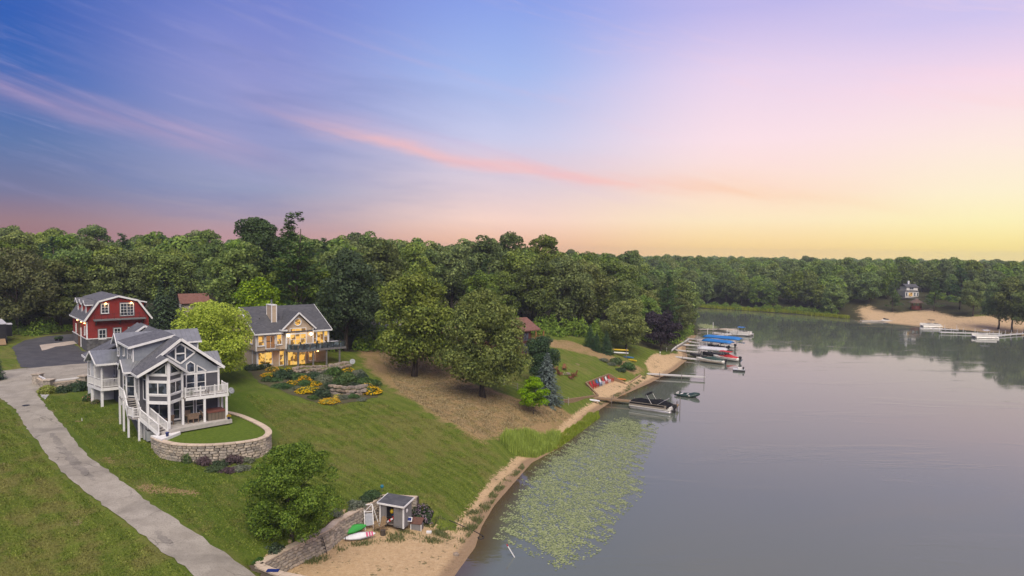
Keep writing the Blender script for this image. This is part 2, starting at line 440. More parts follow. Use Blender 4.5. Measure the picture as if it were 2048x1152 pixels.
# the two places where the beach was cut into the bank behind a retaining wall (world outlines)
WALL_A = [(-13.0, 43.5), (-15.2, 44.25), (-17.2, 45.5), (-16.2, 47.8), (-14.0, 51.7), (-13.75, 53.2), (-11.95, 57.3), (-11.1, 59.0), (-8.1, 58.6)]      # block wall round the near beach
CUT_A = [(-12.9, 43.1), (-15.3, 43.85), (-17.6, 45.3), (-16.55, 47.95), (-14.35, 51.85), (-14.15, 53.35), (-12.3, 57.5), (-11.35, 59.4), (-7.9, 59.0), (-6.3, 57.3), (0, 55), (0, 35), (-12.9, 35)]
def P2(px, py, z): q = atz(px, py, z); return (float(q[0]), float(q[1]))
WALL_B = [P2(1128, 806, 1.7), P2(1196, 783, 1.3), P2(1172, 766, 2.0), P2(1218, 750, 2.0), P2(1254, 760, 1.3), P2(1281, 746, 1.2)]
CUT_B = [P2(1194, 785, 1.3), P2(1170.5, 765.5, 2.0), P2(1217, 748.8, 2.0), P2(1253, 759, 1.3), P2(1279, 746, 1.2), P2(1310, 755, .3), P2(1250, 792, .1)]
def terrain(P):
    P = np.asarray(P, float); out = np.zeros(len(P))
    for i in range(0, len(P), 20000):
        Q = P[i:i + 20000]
        d = np.hypot(Q[:, None, 0] - CP[None, :, 0], Q[:, None, 1] - CP[None, :, 1])
        n = len(CP)
        z = -d @ RW[:n] + RW[n] + RW[n + 1] * Q[:, 0] / 100 + RW[n + 2] * Q[:, 1] / 100
        sd = shore_sd(Q)
        near = np.abs(Q[:, 0]) + np.abs(Q[:, 1]) < 900
        wood = (Q[:, 1] > 125)
        z = np.maximum(z, 0.25)
        b = _sm(sd / 4.0)
        zl = (0.055 * np.clip(sd, 0, 40) + 0.02) * (1 - b) + z * b
        zl += 0.05 * np.sin(Q[:, 0] * 1.3 + 0.7 * Q[:, 1]) * np.sin(Q[:, 1] * 0.9) * _sm(sd / 6)
        ca = inpoly(Q, CUT_A); zl = np.where(ca & (sd > 0), np.minimum(zl, 0.03 + 0.085 * np.clip(sd, 0, 14)), zl)
        cb = inpoly(Q, CUT_B); zl = np.where(cb & (sd > 0), np.minimum(zl, np.minimum(0.03 + 0.24 * np.clip(sd, 0, 12), 1.15)), zl)
        out[i:i + 20000] = np.where(sd > 0, zl, np.maximum(0.02 + 0.10 * sd, -2.0))
    return out
def axis(dense0, dense1, step, far0, far1):
    a = list(np.arange(dense0, dense1 + 1e-6, step))
    s = step
    while a[-1] < far1: s *= 1.12; a.append(a[-1] + s)
    s = step
    while a[0] > far0: s *= 1.12; a.insert(0, a[0] - s)
    return np.array(a)
GX = axis(-72, 36, 0.5, -1050, 1050)
GY = axis(40, 122, 0.5, -220, 1080)
gx, gy = np.meshgrid(GX, GY)
GP = np.stack([gx.ravel(), gy.ravel()], 1)
GZ = terrain(GP)
# rolling hills far away
GZg = GZ.reshape(gx.shape)
def zt(x, y):
    i = int(np.clip(np.searchsorted(GX, x) - 1, 0, len(GX) - 2)); j = int(np.clip(np.searchsorted(GY, y) - 1, 0, len(GY) - 2))
    u = (x - GX[i]) / (GX[i + 1] - GX[i]); v = (y - GY[j]) / (GY[j + 1] - GY[j])
    return float(GZg[j, i] * (1 - u) * (1 - v) + GZg[j, i + 1] * u * (1 - v) + GZg[j + 1, i] * (1 - u) * v + GZg[j + 1, i + 1] * u * v)
_T = np.concatenate([np.arange(30, 200, 0.4), np.arange(200, 700, 1.0)])
def ztv(Q):
    x, y = Q[:, 0], Q[:, 1]
    i = np.clip(np.searchsorted(GX, x) - 1, 0, len(GX) - 2); j = np.clip(np.searchsorted(GY, y) - 1, 0, len(GY) - 2)
    u = (x - GX[i]) / (GX[i + 1] - GX[i]); v = (y - GY[j]) / (GY[j + 1] - GY[j])
    return GZg[j, i] * (1 - u) * (1 - v) + GZg[j, i + 1] * u * (1 - v) + GZg[j + 1, i] * (1 - u) * v + GZg[j + 1, i + 1] * u * v
def G(px, py, off=0.0):
    """the point of the ground seen at a pixel"""
    d = ray(px, py); Q = _C[None] + _T[:, None] * d[None]
    prev = None
    for k in range(len(Q)):
        h = Q[k, 2] - max(zt(Q[k, 0], Q[k, 1]), 0.0)
        if h <= 0:
            if prev is None: break
            a = prev / (prev - h); q = Q[k - 1] * (1 - a) + Q[k] * a
            return np.array([q[0], q[1], max(zt(q[0], q[1]), 0.0) + off])
        prev = h
    return Q[-1]
def on(x, y, off=0.0): return (x, y, zt(x, y) + off)

# ---- ground cover zones as vertex values
def zone(pix): return [tuple(G(*p)[:2]) for p in pix]
Z_DRY = zone([(700, 672), (745, 662), (880, 700), (950, 770), (1040, 800), (1110, 812), (1190, 838), (1120, 868), (1010, 872), (960, 884), (880, 838), (800, 788), (735, 735)])
Z_DRY2 = zone([(1085, 682), (1130, 680), (1290, 742), (1270, 750), (1185, 712), (1100, 694)])
Z_LAWN = [(-140, 118), (-95, 119), (-62, 122), (-47, 112), (-34, 109), (-26, 112), (-21, 126), (-8, 140), (6, 144), (14, 147), (30, 152), (44, 170), (47, 178), (60, 60), (20, 0), (-140, 0)]
Z_FAR = [(160, 246), (172, 256), (190, 250), (220, 215), (215, 190), (180, 200)]
def soft(poly, w):
    """1 inside, fading to 0 over w metres outside"""
    near = (GP[:, 0] > -300) & (GP[:, 0] < 330) & (GP[:, 1] > -60) & (GP[:, 1] < 420)
    Q = GP[near]; ins = inpoly(Q, poly); best = np.full(len(Q), 1e9)
    pa = np.array(poly, float)
    for a, b in zip(pa, np.roll(pa, -1, 0)):
        d = b - a; t = np.clip(((Q - a) @ d) / (d @ d), 0, 1); q = a + t[:, None] * d
        best = np.minimum(best, np.hypot(*(Q - q).T))
    r = np.zeros(len(GP)); sd = np.where(ins, best, -best)
    r[near] = np.clip(0.5 + sd / (2 * w), 0, 1)
    return r
dry = np.maximum(soft(Z_DRY, 2.5), soft(Z_DRY2, 2.0))
lush = soft(zone([(95, 800), (170, 792), (250, 815), (300, 880), (470, 745), (560, 800), (570, 880), (480, 960), (520, 1100), (430, 1080), (330, 1020), (250, 960), (160, 880)]), 4.0)
dirt = np.maximum(soft(zone([(262, 972), (300, 966), (340, 972), (405, 984), (402, 994), (350, 988), (290, 986)]), .9), soft(zone([(205, 915), (225, 912), (232, 926), (212, 930)]), .5))
lawn = np.maximum(soft(Z_LAWN, 3.0), soft(Z_FAR, 4.0))
sdg = np.full(len(GP), 50.0)
m_ = (np.abs(GP[:, 0]) < 300) & (np.abs(GP[:, 1]) < 420); sdg[m_] = shore_sd(GP[m_])
sandy = np.clip(1.25 - sdg / 2.6, 0, 1)
far_beach = soft([(126, 262), (133, 258), (147, 234), (160, 210), (175, 196), (186, 198), (186, 214), (180, 232), (174, 248), (166, 262), (154, 272), (140, 275), (131, 271)], 1.0)
sandy = np.maximum(sandy * np.where(GP[:, 1] > 200, np.clip((GP[:, 0] - 122) / 8, 0, 1) * 0.4 + 0.0, 1.0), far_beach)
sandy = np.maximum(sandy, soft(zone([(1288, 728), (1300, 712), (1345, 706), (1385, 712), (1375, 722), (1345, 738), (1315, 752), (1298, 744)]), 1.2))
sandy = np.maximum(sandy, soft(CUT_A, 0.6)); sandy = np.maximum(sandy, soft(CUT_B, 0.5))
_near = soft([(-75, 40), (-75, 100), (-40, 75), (-24, 46)], 8.0)
def ground_mat():
    m, t, p, out = newmat('ground')
    tc = t.new('ShaderNodeTexCoord'); V = tc.outputs['Object']
    at = lambda n: t.new('ShaderNodeAttribute', attribute_name=n).outputs['Fac']
    sep = t.new('ShaderNodeSeparateXYZ'); t.link(V, sep.inputs[0])
    n_fine = t.noise(V, 3.5, 5, 0.7); n_mid = t.noise(V, 0.45, 4, 0.6); n_big = t.noise(V, 0.09, 3, 0.5); n_xf = t.noise(V, 11.0, 3, 0.7)
    # mown lawn: faint stripes along the passes
    s = t.math('ADD', t.math('MULTIPLY', sep.outputs[0], 0.66), t.math('MULTIPLY', sep.outputs[1], 0.75))
    s = t.math('ADD', s, t.math('MULTIPLY', n_big, 5.0))
    st = t.sstep(t.math('SINE', t.math('MULTIPLY', s, 4.4)), -0.6, 0.6)
    st = t.math('ADD', t.math('MULTIPLY', st, 0.6), t.math('MULTIPLY', t.noise(t.xyz(t.math('MULTIPLY', s, 3.0), 0.0, 0.0), 1.0, 3, 0.7), 0.5))
    g = t.mix(st, (0.068, 0.106, 0.011, 1), (0.116, 0.158, 0.019, 1))
    g = t.mix(t.sstep(n_fine, 0.35, 0.7), g, t.mix(0.6, g, (0.148, 0.172, 0.034, 1)))
    g = t.mix(t.math('MULTIPLY', t.sstep(n_xf, 0.5, 0.72), 0.5), g, (0.042, 0.070, 0.008, 1))
    u_ = t.math('ADD', t.math('MULTIPLY', sep.outputs[0], 0.75), t.math('MULTIPLY', sep.outputs[1], -0.66))
    sk = t.noise(t.xyz(t.math('MULTIPLY', s, 2.6), t.math('MULTIPLY', u_, 0.22), 0.0), 1.0, 5, 0.75)
    g = t.mix(t.math('MULTIPLY', t.sstep(sk, 0.54, 0.70), 0.75), g, (0.205, 0.205, 0.055, 1))
    g = t.mix(t.math('MULTIPLY', t.sstep(sk, 0.46, 0.30), 0.6), g, (0.050, 0.082, 0.010, 1))
    n_cl = t.noise(V, 6.5, 4, 0.8)
    g = t.mix(t.math('MULTIPLY', t.sstep(n_cl, 0.52, 0.66), 0.55), g, (0.036, 0.062, 0.008, 1))
    g = t.mix(t.math('MULTIPLY', t.sstep(n_cl, 0.46, 0.34), 0.45), g, (0.20, 0.215, 0.055, 1))
    brown = t.mix(t.sstep(n_fine, 0.3, 0.72), (0.245, 0.165, 0.078, 1), (0.37, 0.26, 0.13, 1))
    brown = t.mix(t.sstep(n_mid, 0.45, 0.7), brown, (0.21, 0.17, 0.06, 1))
    brown = t.mix(t.math('MULTIPLY', t.sstep(n_cl, 0.52, 0.66), 0.5), brown, (0.10, 0.072, 0.034, 1))
    brown = t.mix(t.math('MULTIPLY', t.sstep(n_cl, 0.45, 0.32), 0.45), brown, (0.38, 0.28, 0.16, 1))
    brown = t.mix(t.math('MULTIPLY', t.sstep(n_xf, 0.5, 0.7), 0.5), brown, (0.13, 0.09, 0.046, 1))
    # worn, dry patches on the lawns
    worn = t.math('MULTIPLY', t.sstep(t.math('ADD', t.math('MULTIPLY', n_mid, 0.6), t.math('MULTIPLY', n_big, 0.5)), 0.53, 0.66), t.math('ADD', 0.62, t.math('MULTIPLY', at('left'), 0.25)))
    g = t.mix(worn, g, t.mix(0.55, g, (0.21, 0.165, 0.065, 1)))
    spot = t.sstep(t.noise(V, 0.33, 2, 0.4, 0.5), 0.70, 0.76)
    g = t.mix(t.math('MULTIPLY', spot, 0.6), g, (0.25, 0.19, 0.105, 1))
    g = t.mix(t.math('MULTIPLY', at('lush'), 0.75), g, t.mix(t.sstep(n_cl, .35, .65), (0.075, 0.125, 0.012, 1), (0.040, 0.080, 0.006, 1)))
    g = t.mix(t.sstep(t.math('ADD', at('dirt'), t.math('MULTIPLY', t.math('SUBTRACT', n_fine, .5), 1.6)), .45, .75), g, (0.28, 0.20, 0.10, 1))
    dryf = t.sstep(t.math('ADD', at('dry'), t.math('ADD', t.math('MULTIPLY', t.math('SUBTRACT', n_mid, 0.5), 0.9), t.math('MULTIPLY', t.math('SUBTRACT', n_fine, 0.5), 0.5))), 0.35, 0.62)
    c = t.mix(dryf, g, brown)
    wood = t.mix(t.sstep(n_fine, 0.35, 0.7), (0.032, 0.036, 0.015, 1), (0.060, 0.048, 0.024, 1))
    wood = t.mix(t.sstep(n_mid, 0.5, 0.7), wood, (0.045, 0.06, 0.018, 1))
    lf = t.sstep(t.math('ADD', at('lawn'), t.math('MULTIPLY', t.math('SUBTRACT', n_mid, 0.5), 0.7)), 0.4, 0.6)
    c = t.mix(lf, wood, c)
    sand = t.mix(t.sstep(n_fine, 0.3, 0.75), (0.45, 0.31, 0.17, 1), (0.56, 0.41, 0.245, 1))
    sand = t.mix(t.math('MULTIPLY', t.sstep(n_xf, 0.55, 0.75), 0.5), sand, (0.25, 0.165, 0.095, 1))
    sand = t.mix(t.math('MULTIPLY', t.sstep(n_mid, 0.58, 0.74), 0.4), sand, (0.27, 0.20, 0.11, 1))
    sand = t.mix(t.math('MULTIPLY', t.sstep(n_cl, 0.55, 0.68), 0.55), sand, (0.24, 0.155, 0.080, 1))
    weed = t.sstep(t.math('ADD', t.math('MULTIPLY', t.noise(V, 1.7, 4, 0.7), 0.8), t.math('MULTIPLY', n_mid, 0.25)), 0.60, 0.66)
    sand = t.mix(t.math('MULTIPLY', weed, 0.8), sand, (0.075, 0.085, 0.03, 1))
    wet = t.sstep(at('sd'), 1.3, 0.5)
    sand = t.mix(t.math('MULTIPLY', wet, 0.62), sand, (0.175, 0.115, 0.075, 1))
    sf = t.sstep(t.math('ADD', at('sandy'), t.math('ADD', t.math('MULTIPLY', t.math('SUBTRACT', n_fine, 0.5), 0.8), t.math('MULTIPLY', t.math('SUBTRACT', n_mid, 0.5), 0.5))), 0.46, 0.60)
    c = t.mix(sf, c, sand)
    t.link(c, p.inputs['Base Color']); p.inputs['Roughness'].default_value = 0.95; p.inputs['Specular IOR Level'].default_value = 0.1
    bump(t, p, t.math('ADD', n_fine, t.math('MULTIPLY', n_xf, 0.9)), 0.8, 0.16)
    return m
nx, ny = len(GX), len(GY)
gme = bpy.data.meshes.new('ground')
idx = np.arange(nx * ny).reshape(ny, nx)
quads = np.stack([idx[:-1, :-1], idx[:-1, 1:], idx[1:, 1:], idx[1:, :-1]], -1).reshape(-1, 4)
gme.vertices.add(nx * ny); gme.vertices.foreach_set('co', np.column_stack([GP, GZ]).astype(np.float32).ravel())
gme.loops.add(quads.size); gme.loops.foreach_set('vertex_index', quads.astype(np.int32).ravel())
gme.polygons.add(len(quads)); gme.polygons.foreach_set('loop_start', np.arange(0, quads.size, 4, dtype=np.int32))
gme.update(calc_edges=True)
gme.polygons.foreach_set('use_smooth', np.ones(len(quads), bool))
for nm, arr in (('dry', dry), ('lawn', lawn), ('sandy', sandy), ('sd', sdg), ('left', _near), ('lush', lush), ('dirt', dirt)):
    a = gme.attributes.new(nm, 'FLOAT', 'POINT'); a.data.foreach_set('value', np.asarray(arr, np.float32))
gme.materials.append(ground_mat())
link('ground', gme, kind='structure')

# ---- the lake
def water_mat():
    m, t, p, out = newmat('lake_water')
    tc = t.new('ShaderNodeTexCoord'); V = tc.outputs['Object']
    p.inputs['Base Color'].default_value = (0.050, 0.044, 0.044, 1)
    p.inputs['Roughness'].default_value = 0.035; p.inputs['IOR'].default_value = 1.47; p.inputs['Specular IOR Level'].default_value = 0.5
    mp = t.new('ShaderNodeMapping'); mp.inputs['Rotation'].default_value = (0, 0, 0.5); mp.inputs['Scale'].default_value = (1.0, 1.8, 1.0); t.link(V, mp.inputs[0])
    n1 = t.noise(mp.outputs[0], 1.3, 3, 0.6); n2 = t.noise(mp.outputs[0], 0.12, 2, 0.5)
    mq = t.new('ShaderNodeMapping'); mq.inputs['Rotation'].default_value = (0, 0, 0.25); mq.inputs['Scale'].default_value = (0.35, 1.4, 1.0); t.link(V, mq.inputs[0])
    n0 = t.noise(mq.outputs[0], 0.085, 5, 0.65, 0.6)
    amp = t.math('ADD', 0.16, t.math('MULTIPLY', t.sstep(n0, 0.53, 0.66), 1.2))
    bump(t, p, t.math('MULTIPLY', t.math('ADD', n1, t.math('MULTIPLY', n2, 0.8)), amp), 0.09, 0.10)
    # bottom shows through by the bank
    sdn = t.new('ShaderNodeAttribute', attribute_name='sd').outputs['Fac']
    c = t.mix(t.sstep(sdn, -3.2, 0.0), (0.100, 0.114, 0.090, 1), (0.075, 0.052, 0.028, 1))
    t.link(c, p.inputs['Base Color'])
    return m
wx = axis(-20, 70, 1.0, -60, 420); wy = axis(45, 240, 1.0, -90, 330)
wgx, wgy = np.meshgrid(wx, wy); WP = np.stack([wgx.ravel(), wgy.ravel()], 1)
wsd = shore_sd(WP)
wi = np.arange(len(WP)).reshape(wgx.shape)
wq = np.stack([wi[:-1, :-1], wi[:-1, 1:], wi[1:, 1:], wi[1:, :-1]], -1).reshape(-1, 4)
wq = wq[(wsd[wq] < 6).any(1)]
wme = bpy.data.meshes.new('lake_water')
wme.from_pydata([(x, y, 0.0) for x, y in WP], [], wq.tolist())
bm = bmesh.new(); bm.from_mesh(wme); bmesh.ops.delete(bm, geom=[v for v in bm.verts if not v.link_faces], context='VERTS'); bm.to_mesh(wme); bm.free()
a = wme.attributes.new('sd', 'FLOAT', 'POINT')
co = np.zeros(len(wme.vertices) * 3, np.float32); wme.vertices.foreach_get('co', co)
a.data.foreach_set('value', shore_sd(co.reshape(-1, 3)[:, :2].astype(float)).astype(np.float32))
wme.materials.append(water_mat())
link('water', wme, kind='structure')

# ---- sheets laid on the ground
def drape(name, poly, mat, off=0.03, step=0.8, jitter=0.0, flat=None, seed=1, thick=0.0, **kw):
    rnd = random.Random(seed); pts = []
    n = len(poly)
    for i in range(n):
        a, b = Vector(poly[i][:2]), Vector(poly[(i + 1) % n][:2]); k = max(1, int((b - a).length / step))
        for j in range(k):
            q = a.lerp(b, j / k)
            pts.append((q.x + rnd.uniform(-jitter, jitter), q.y + rnd.uniform(-jitter, jitter)))
    m = len(pts); edges = [(i, (i + 1) % m) for i in range(m)]
    P = np.array(pts); x0, y0 = P.min(0); x1, y1 = P.max(0)
    gxx, gyy = np.meshgrid(np.arange(x0, x1, step), np.arange(y0, y1, step)); Q = np.stack([gxx.ravel(), gyy.ravel()], 1)
    Q = Q[inpoly(Q, pts)] if len(Q) else Q
    vs = [Vector(p) for p in pts] + [Vector((float(a), float(b))) for a, b in Q]
    r = delaunay_2d_cdt(vs, edges, [], 1, 1e-4)
    V = [(v.x, v.y, (flat if flat is not None else zt(v.x, v.y)) + off) for v in r[0]]
    me = bpy.data.meshes.new(name); me.from_pydata(V, [], r[2])
    bm = bmesh.new(); bm.from_mesh(me); bmesh.ops.recalc_face_normals(bm, faces=bm.faces)
    if sum(f.normal.z for f in bm.faces) < 0: bmesh.ops.reverse_faces(bm, faces=bm.faces)
    bm.to_mesh(me); bm.free()
    me.materials.append(mat)
    for p in me.polygons: p.use_smooth = True
    return link(name, me, **kw)
def asphalt(name, c1, c2, crack):
    m, t, p, out = newmat(name)
    tc = t.new('ShaderNodeTexCoord'); V = tc.outputs['Object']
    n = t.noise(V, 0.5, 5, 0.65); f = t.noise(V, 9, 3, 0.7)
    c = t.mix(t.sstep(n, 0.3, 0.7), c1, c2)
    c = t.mix(t.math('MULTIPLY', t.sstep(f, 0.45, 0.7), 0.5), c, tuple(x * 0.6 for x in c1[:3]) + (1,))
    vo = t.new('ShaderNodeTexVoronoi', feature='DISTANCE_TO_EDGE'); vo.inputs['Scale'].default_value = 0.28
    dv = t.new('ShaderNodeVectorMath'); dv.operation = 'ADD'; t.link(V, dv.inputs[0])
    nz = t.new('ShaderNodeTexNoise'); nz.inputs['Scale'].default_value = 0.8; nz.inputs['Detail'].default_value = 4; t.link(V, nz.inputs['Vector'])
    sc = t.new('ShaderNodeVectorMath'); sc.operation = 'SCALE'; sc.inputs['Scale'].default_value = 2.0; t.link(nz.outputs['Color'], sc.inputs[0]); t.link(sc.outputs[0], dv.inputs[1])
    t.link(dv.outputs[0], vo.inputs['Vector'])
    cr = t.math('MULTIPLY', t.sstep(vo.outputs['Distance'], 0.02, 0.004), t.sstep(t.noise(V, 0.35, 2, .5), .48, .62))
    c = t.mix(t.math('MULTIPLY', cr, crack), c, tuple(x * 0.32 for x in c1[:3]) + (1,))
    st = t.sstep(t.noise(V, 0.16, 4, .6, .6), .52, .66); c = t.mix(t.math('MULTIPLY', st, .45 if crack else 0.0), c, tuple(x * 0.55 for x in c1[:3]) + (1,))
    sp = t.sstep(t.noise(V, 4.0, 3, .7), .62, .72); c = t.mix(t.math('MULTIPLY', sp, .5), c, tuple(x * 0.45 for x in c1[:3]) + (1,))
    t.link(c, p.inputs['Base Color']); p.inputs['Roughness'].default_value = 0.9; p.inputs['Specular IOR Level'].default_value = 0.2
    bump(t, p, f, 0.4, 0.02)
    return m
M_DRIVE = asphalt('weathered_asphalt', (0.245, 0.220, 0.180, 1), (0.335, 0.305, 0.255, 1), 0.6)
M_GRAVEL = asphalt('dark_gravel', (0.050, 0.051, 0.058, 1), (0.085, 0.083, 0.088, 1), 0.0)
M_CONC = asphalt('pale_concrete', (0.36, 0.30, 0.25, 1), (0.44, 0.38, 0.32, 1), 0.3)
dpx = [(-60, 770), (0, 796), (33, 822), (62, 870), (100, 918), (144, 961), (192, 999), (249, 1042), (306, 1090), (388, 1152), (450, 1200), (578, 1200), (510, 1152), (445, 1105), (383, 1062), (311, 1014), (249, 966), (201, 932), (158, 894), (120, 846), (91, 813), (72, 784),
       (175, 753), (260, 740), (200, 724), (100, 733), (40, 738), (-60, 748)]
link_d = drape('driveway', zone(dpx), M_DRIVE, 0.05, 0.6, 0.10, kind='structure')
gpx = [(195, 726), (140, 731), (70, 737), (42, 735), (24, 695), (50, 681), (95, 672), (148, 668), (150, 690), (168, 703), (240, 712)]
drape('gravel_yard', zone(gpx), M_GRAVEL, 0.035, 1.0, 0.12, kind='structure')
drape('path', zone([(79, 691), (120, 686), (163, 680), (163, 687), (112, 694), (84, 702)]), M_CONC, 0.07, 1.0, 0.03, kind='structure')
M_WORN = asphalt('crumbled_asphalt', (0.165, 0.150, 0.128, 1), (0.30, 0.272, 0.228, 1), 0.9)
drape('driveway_wear', zone([(98, 868), (106, 866), (128, 890), (150, 915), (172, 938), (190, 960), (184, 963), (160, 948), (138, 926), (120, 903)]), M_WORN, 0.056, 0.35, 0.16, kind='structure')
drape('driveway_wear', zone([(300, 1060), (318, 1062), (345, 1085), (352, 1098), (330, 1088)]), M_WORN, 0.056, 0.3, 0.14, kind='structure')
print('terrain verts', nx * ny)
# ================================================================== trees
def quads_mesh(name, c, n, size, mat, rs, aspect=1.0, axis_dir=None, fold=0.0):
    """a mesh of leaf-sized diamonds: centres c, normals n, sizes"""
    N = len(c)
    n = n / np.linalg.norm(n, axis=1)[:, None]
    a = axis_dir if axis_dir is not None else rs.normal(size=(N, 3))
    t = a - n * (a * n).sum(1)[:, None]; t /= np.linalg.norm(t, axis=1)[:, None] + 1e-9
    b = np.cross(n, t)
    s = np.asarray(size)[:, None] * np.ones((N, 1))
    k = rs.uniform(0.55, 0.8, (N, 1))
    v = np.stack([c - t * s * 0.5, c + b * s * 0.5 * k * aspect + n * s * fold, c + t * s * 0.5, c - b * s * 0.5 * k * aspect + n * s * fold], 1).reshape(-1, 3)
    me = bpy.data.meshes.new(name)
    me.vertices.add(4 * N); me.vertices.foreach_set('co', v.astype(np.float32).ravel())
    me.loops.add(4 * N); me.loops.foreach_set('vertex_index', np.arange(4 * N, dtype=np.int32))
    me.polygons.add(N); me.polygons.foreach_set('loop_start', np.arange(0, 4 * N, 4, dtype=np.int32))
    me.update(calc_edges=True)
    me.materials.append(mat)
    return me
def sph(rs, N):
    v = rs.normal(size=(N, 3)); return v / np.linalg.norm(v, axis=1)[:, None]
def broad_crown(seed, h, r, base, K=46, N=7000, leaf=0.5, rc=(0.20, 0.34), top=1.0, droop=0.0, hollow=0.55, mat=None, bias=0.35, pear=0.0):
    """clumps spread through an egg-shaped volume; leaves lie on the clumps"""
    rs = np.random.RandomState(seed)
    d = sph(rs, K * 3); d = d[d[:, 2] > -0.9][:K]; K = len(d)
    rad = hollow + (1 - hollow) * rs.rand(K) ** 0.6
    hz = (h - base) / 2; cz = base + hz
    cen = d * rad[:, None]
    w = 1.0 - pear * cen[:, 2]
    lump = 1 + 0.20 * rs.normal(size=K)
    R_ = r * (rc[0] + (rc[1] - rc[0]) * rs.rand(K))
    C_ = np.stack([cen[:, 0] * (r - R_ * 0.7) * w * lump, cen[:, 1] * (r - R_ * 0.7) * w * lump, cz + cen[:, 2] * (hz - R_ * 0.5)], 1)
    C_[:, 2] -= droop * (np.hypot(C_[:, 0], C_[:, 1]) / r) ** 2
    wgt = R_ ** 2; k = rs.choice(K, N, p=wgt / wgt.sum())
    q = sph(rs, N); q[:, 2] += bias; q /= np.linalg.norm(q, axis=1)[:, None]
    f = 0.62 + 0.46 * rs.rand(N) ** 0.5
    pos = C_[k] + q * (R_[k] * f)[:, None] * np.array([1.08, 1.08, 0.78])
    nor = q + 0.62 * rs.normal(size=(N, 3)) + np.array([0, 0, 0.2])
    me = quads_mesh('crown', pos, nor, leaf * rs.uniform(0.6, 1.25, N), mat, rs, fold=0.12)
    return me, C_, R_
def trunk_mesh(seed, h, base, r0, C_, mat, n_limb=7, lean=0.0):
    rs = random.Random(seed); mb = MB()
    top = h * 0.78
    pts = []; x = y = 0.0
    for i in range(7):
        f = i / 6; x += rs.uniform(-1, 1) * 0.012 * h + lean * h / 6; y += rs.uniform(-1, 1) * 0.012 * h
        pts.append((x, y, top * f - 0.3))
    mb.tube(pts, [r0 * 1.35] + [r0 * (1 - 0.82 * (i / 6) ** 0.9) for i in range(1, 7)], 8)
    if C_ is not None and len(C_):
        for i in rs.sample(range(len(C_)), min(n_limb, len(C_))):
            c = C_[i]; z0 = max(base * 0.75, min(top * 0.85, c[2] * rs.uniform(0.45, 0.8)))
            f = max(0, min(0.999, (z0 + 0.3) / top)); a = Vector(pts[int(f * 6)]).lerp(Vector(pts[min(6, int(f * 6) + 1)]), f * 6 % 1)
            m = a.lerp(Vector(c), 0.5) + Vector((0, 0, 0.08 * h * rs.uniform(-0.3, 0.6)))
            rr = r0 * 0.42 * (1 - 0.6 * f)
            mb.tube([a, m, Vector(c)], [rr, rr * 0.65, rr * 0.25], 5, cap=False)
    return mb.mesh('trunk', mat, True)
def spruce_crown(seed, h, r, mat, base=0.4, levels=22, leaf=0.32, per=None, droop=0.35, up=0.0, ragged=0.15, power=0.85, dens=1.0):
    rs = np.random.RandomState(seed); P = []; Nn = []; A = []; S = []
    for L in range(levels):
        f = L / (levels - 1); z = base + (h - base) * f ** 0.95
        rad = r * (1 - f) ** power + 0.08
        nb = per or max(5, int(6 + 10 * (1 - f)))
        for b in range(nb):
            a = 2 * math.pi * (b + rs.rand()) / nb; ln = rad * rs.uniform(1 - ragged * 2, 1 + ragged)
            n = max(3, int(ln / (leaf * 0.34) * dens))
            u = (np.arange(n) + rs.rand(n)) / n
            w = leaf * 0.9 * (1 - u * 0.6) * rs.normal(size=n) * 0.8
            ca, sa = math.cos(a), math.sin(a)
            zz = z - droop * ln * u ** 1.4 + up * ln * u ** 2 + rs.normal(size=n) * 0.05
            P.append(np.stack([ca * ln * u - sa * w, sa * ln * u + ca * w, zz], 1))
            Nn.append(np.stack([ca * 0.45 + rs.normal(size=n) * 0.35, sa * 0.45 + rs.normal(size=n) * 0.35, 0.8 + 0 * u], 1))
            A.append(np.stack([ca + rs.normal(size=n) * 0.5, sa + rs.normal(size=n) * 0.5, -0.3 + 0 * u], 1)); S.append(leaf * rs.uniform(0.7, 1.3, n))
    return quads_mesh('crown', np.concatenate(P), np.concatenate(Nn), np.concatenate(S), mat, rs, aspect=0.7, axis_dir=np.concatenate(A), fold=-0.1)
def pine_crown(seed, h, r, base, mat, leaf=0.5, nbr=46, dens=1.0):
    """white pine: long level plumes at uneven heights"""
    rs = np.random.RandomState(seed); P = []; Nn = []; S = []; tips = []
    for b in range(nbr):
        f = (b + rs.rand()) / nbr; z = base + (h - base) * f
        ln = r * (1.08 - f) ** 0.62 * rs.uniform(0.55, 1.1); a = rs.rand() * 6.283
        n = int(95 * dens * ln / r) + 12
        u = rs.rand(n) ** 0.6
        w = ln * 0.26 * rs.normal(size=n) * (0.35 + 0.65 * np.sin(np.pi * np.clip(u, 0, 0.95)))
        ca, sa = math.cos(a), math.sin(a)
        P.append(np.stack([ca * ln * u - sa * w, sa * ln * u + ca * w, z + 0.16 * ln * u ** 2 + rs.normal(size=n) * 0.16], 1))
        Nn.append(np.stack([rs.normal(size=n) * 0.45, rs.normal(size=n) * 0.45, np.ones(n)], 1)); S.append(leaf * rs.uniform(0.6, 1.2, n))
        tips.append((ca * ln * 0.7, sa * ln * 0.7, z + 0.05))
    return quads_mesh('crown', np.concatenate(P), np.concatenate(Nn), np.concatenate(S), mat, rs, aspect=0.6, fold=0.1), np.array(tips)
M_BARK = pm('bark', (0.085, 0.065, 0.05), (0.045, 0.036, 0.03), 6, 0.95, bmp=0.6, stretch=(1, 1, 0.25))
M_BIRCHBARK = pm('birch_bark', (0.55, 0.50, 0.45), (0.2, 0.17, 0.15), 3, 0.9, stretch=(1, 1, 2.5))
L_FOREST = leafm('leaf_forest', (0.046, 0.084, 0.022), (0.260, 0.325, 0.070), 0.34, 0.30, c3=(0.215, 0.255, 0.056))
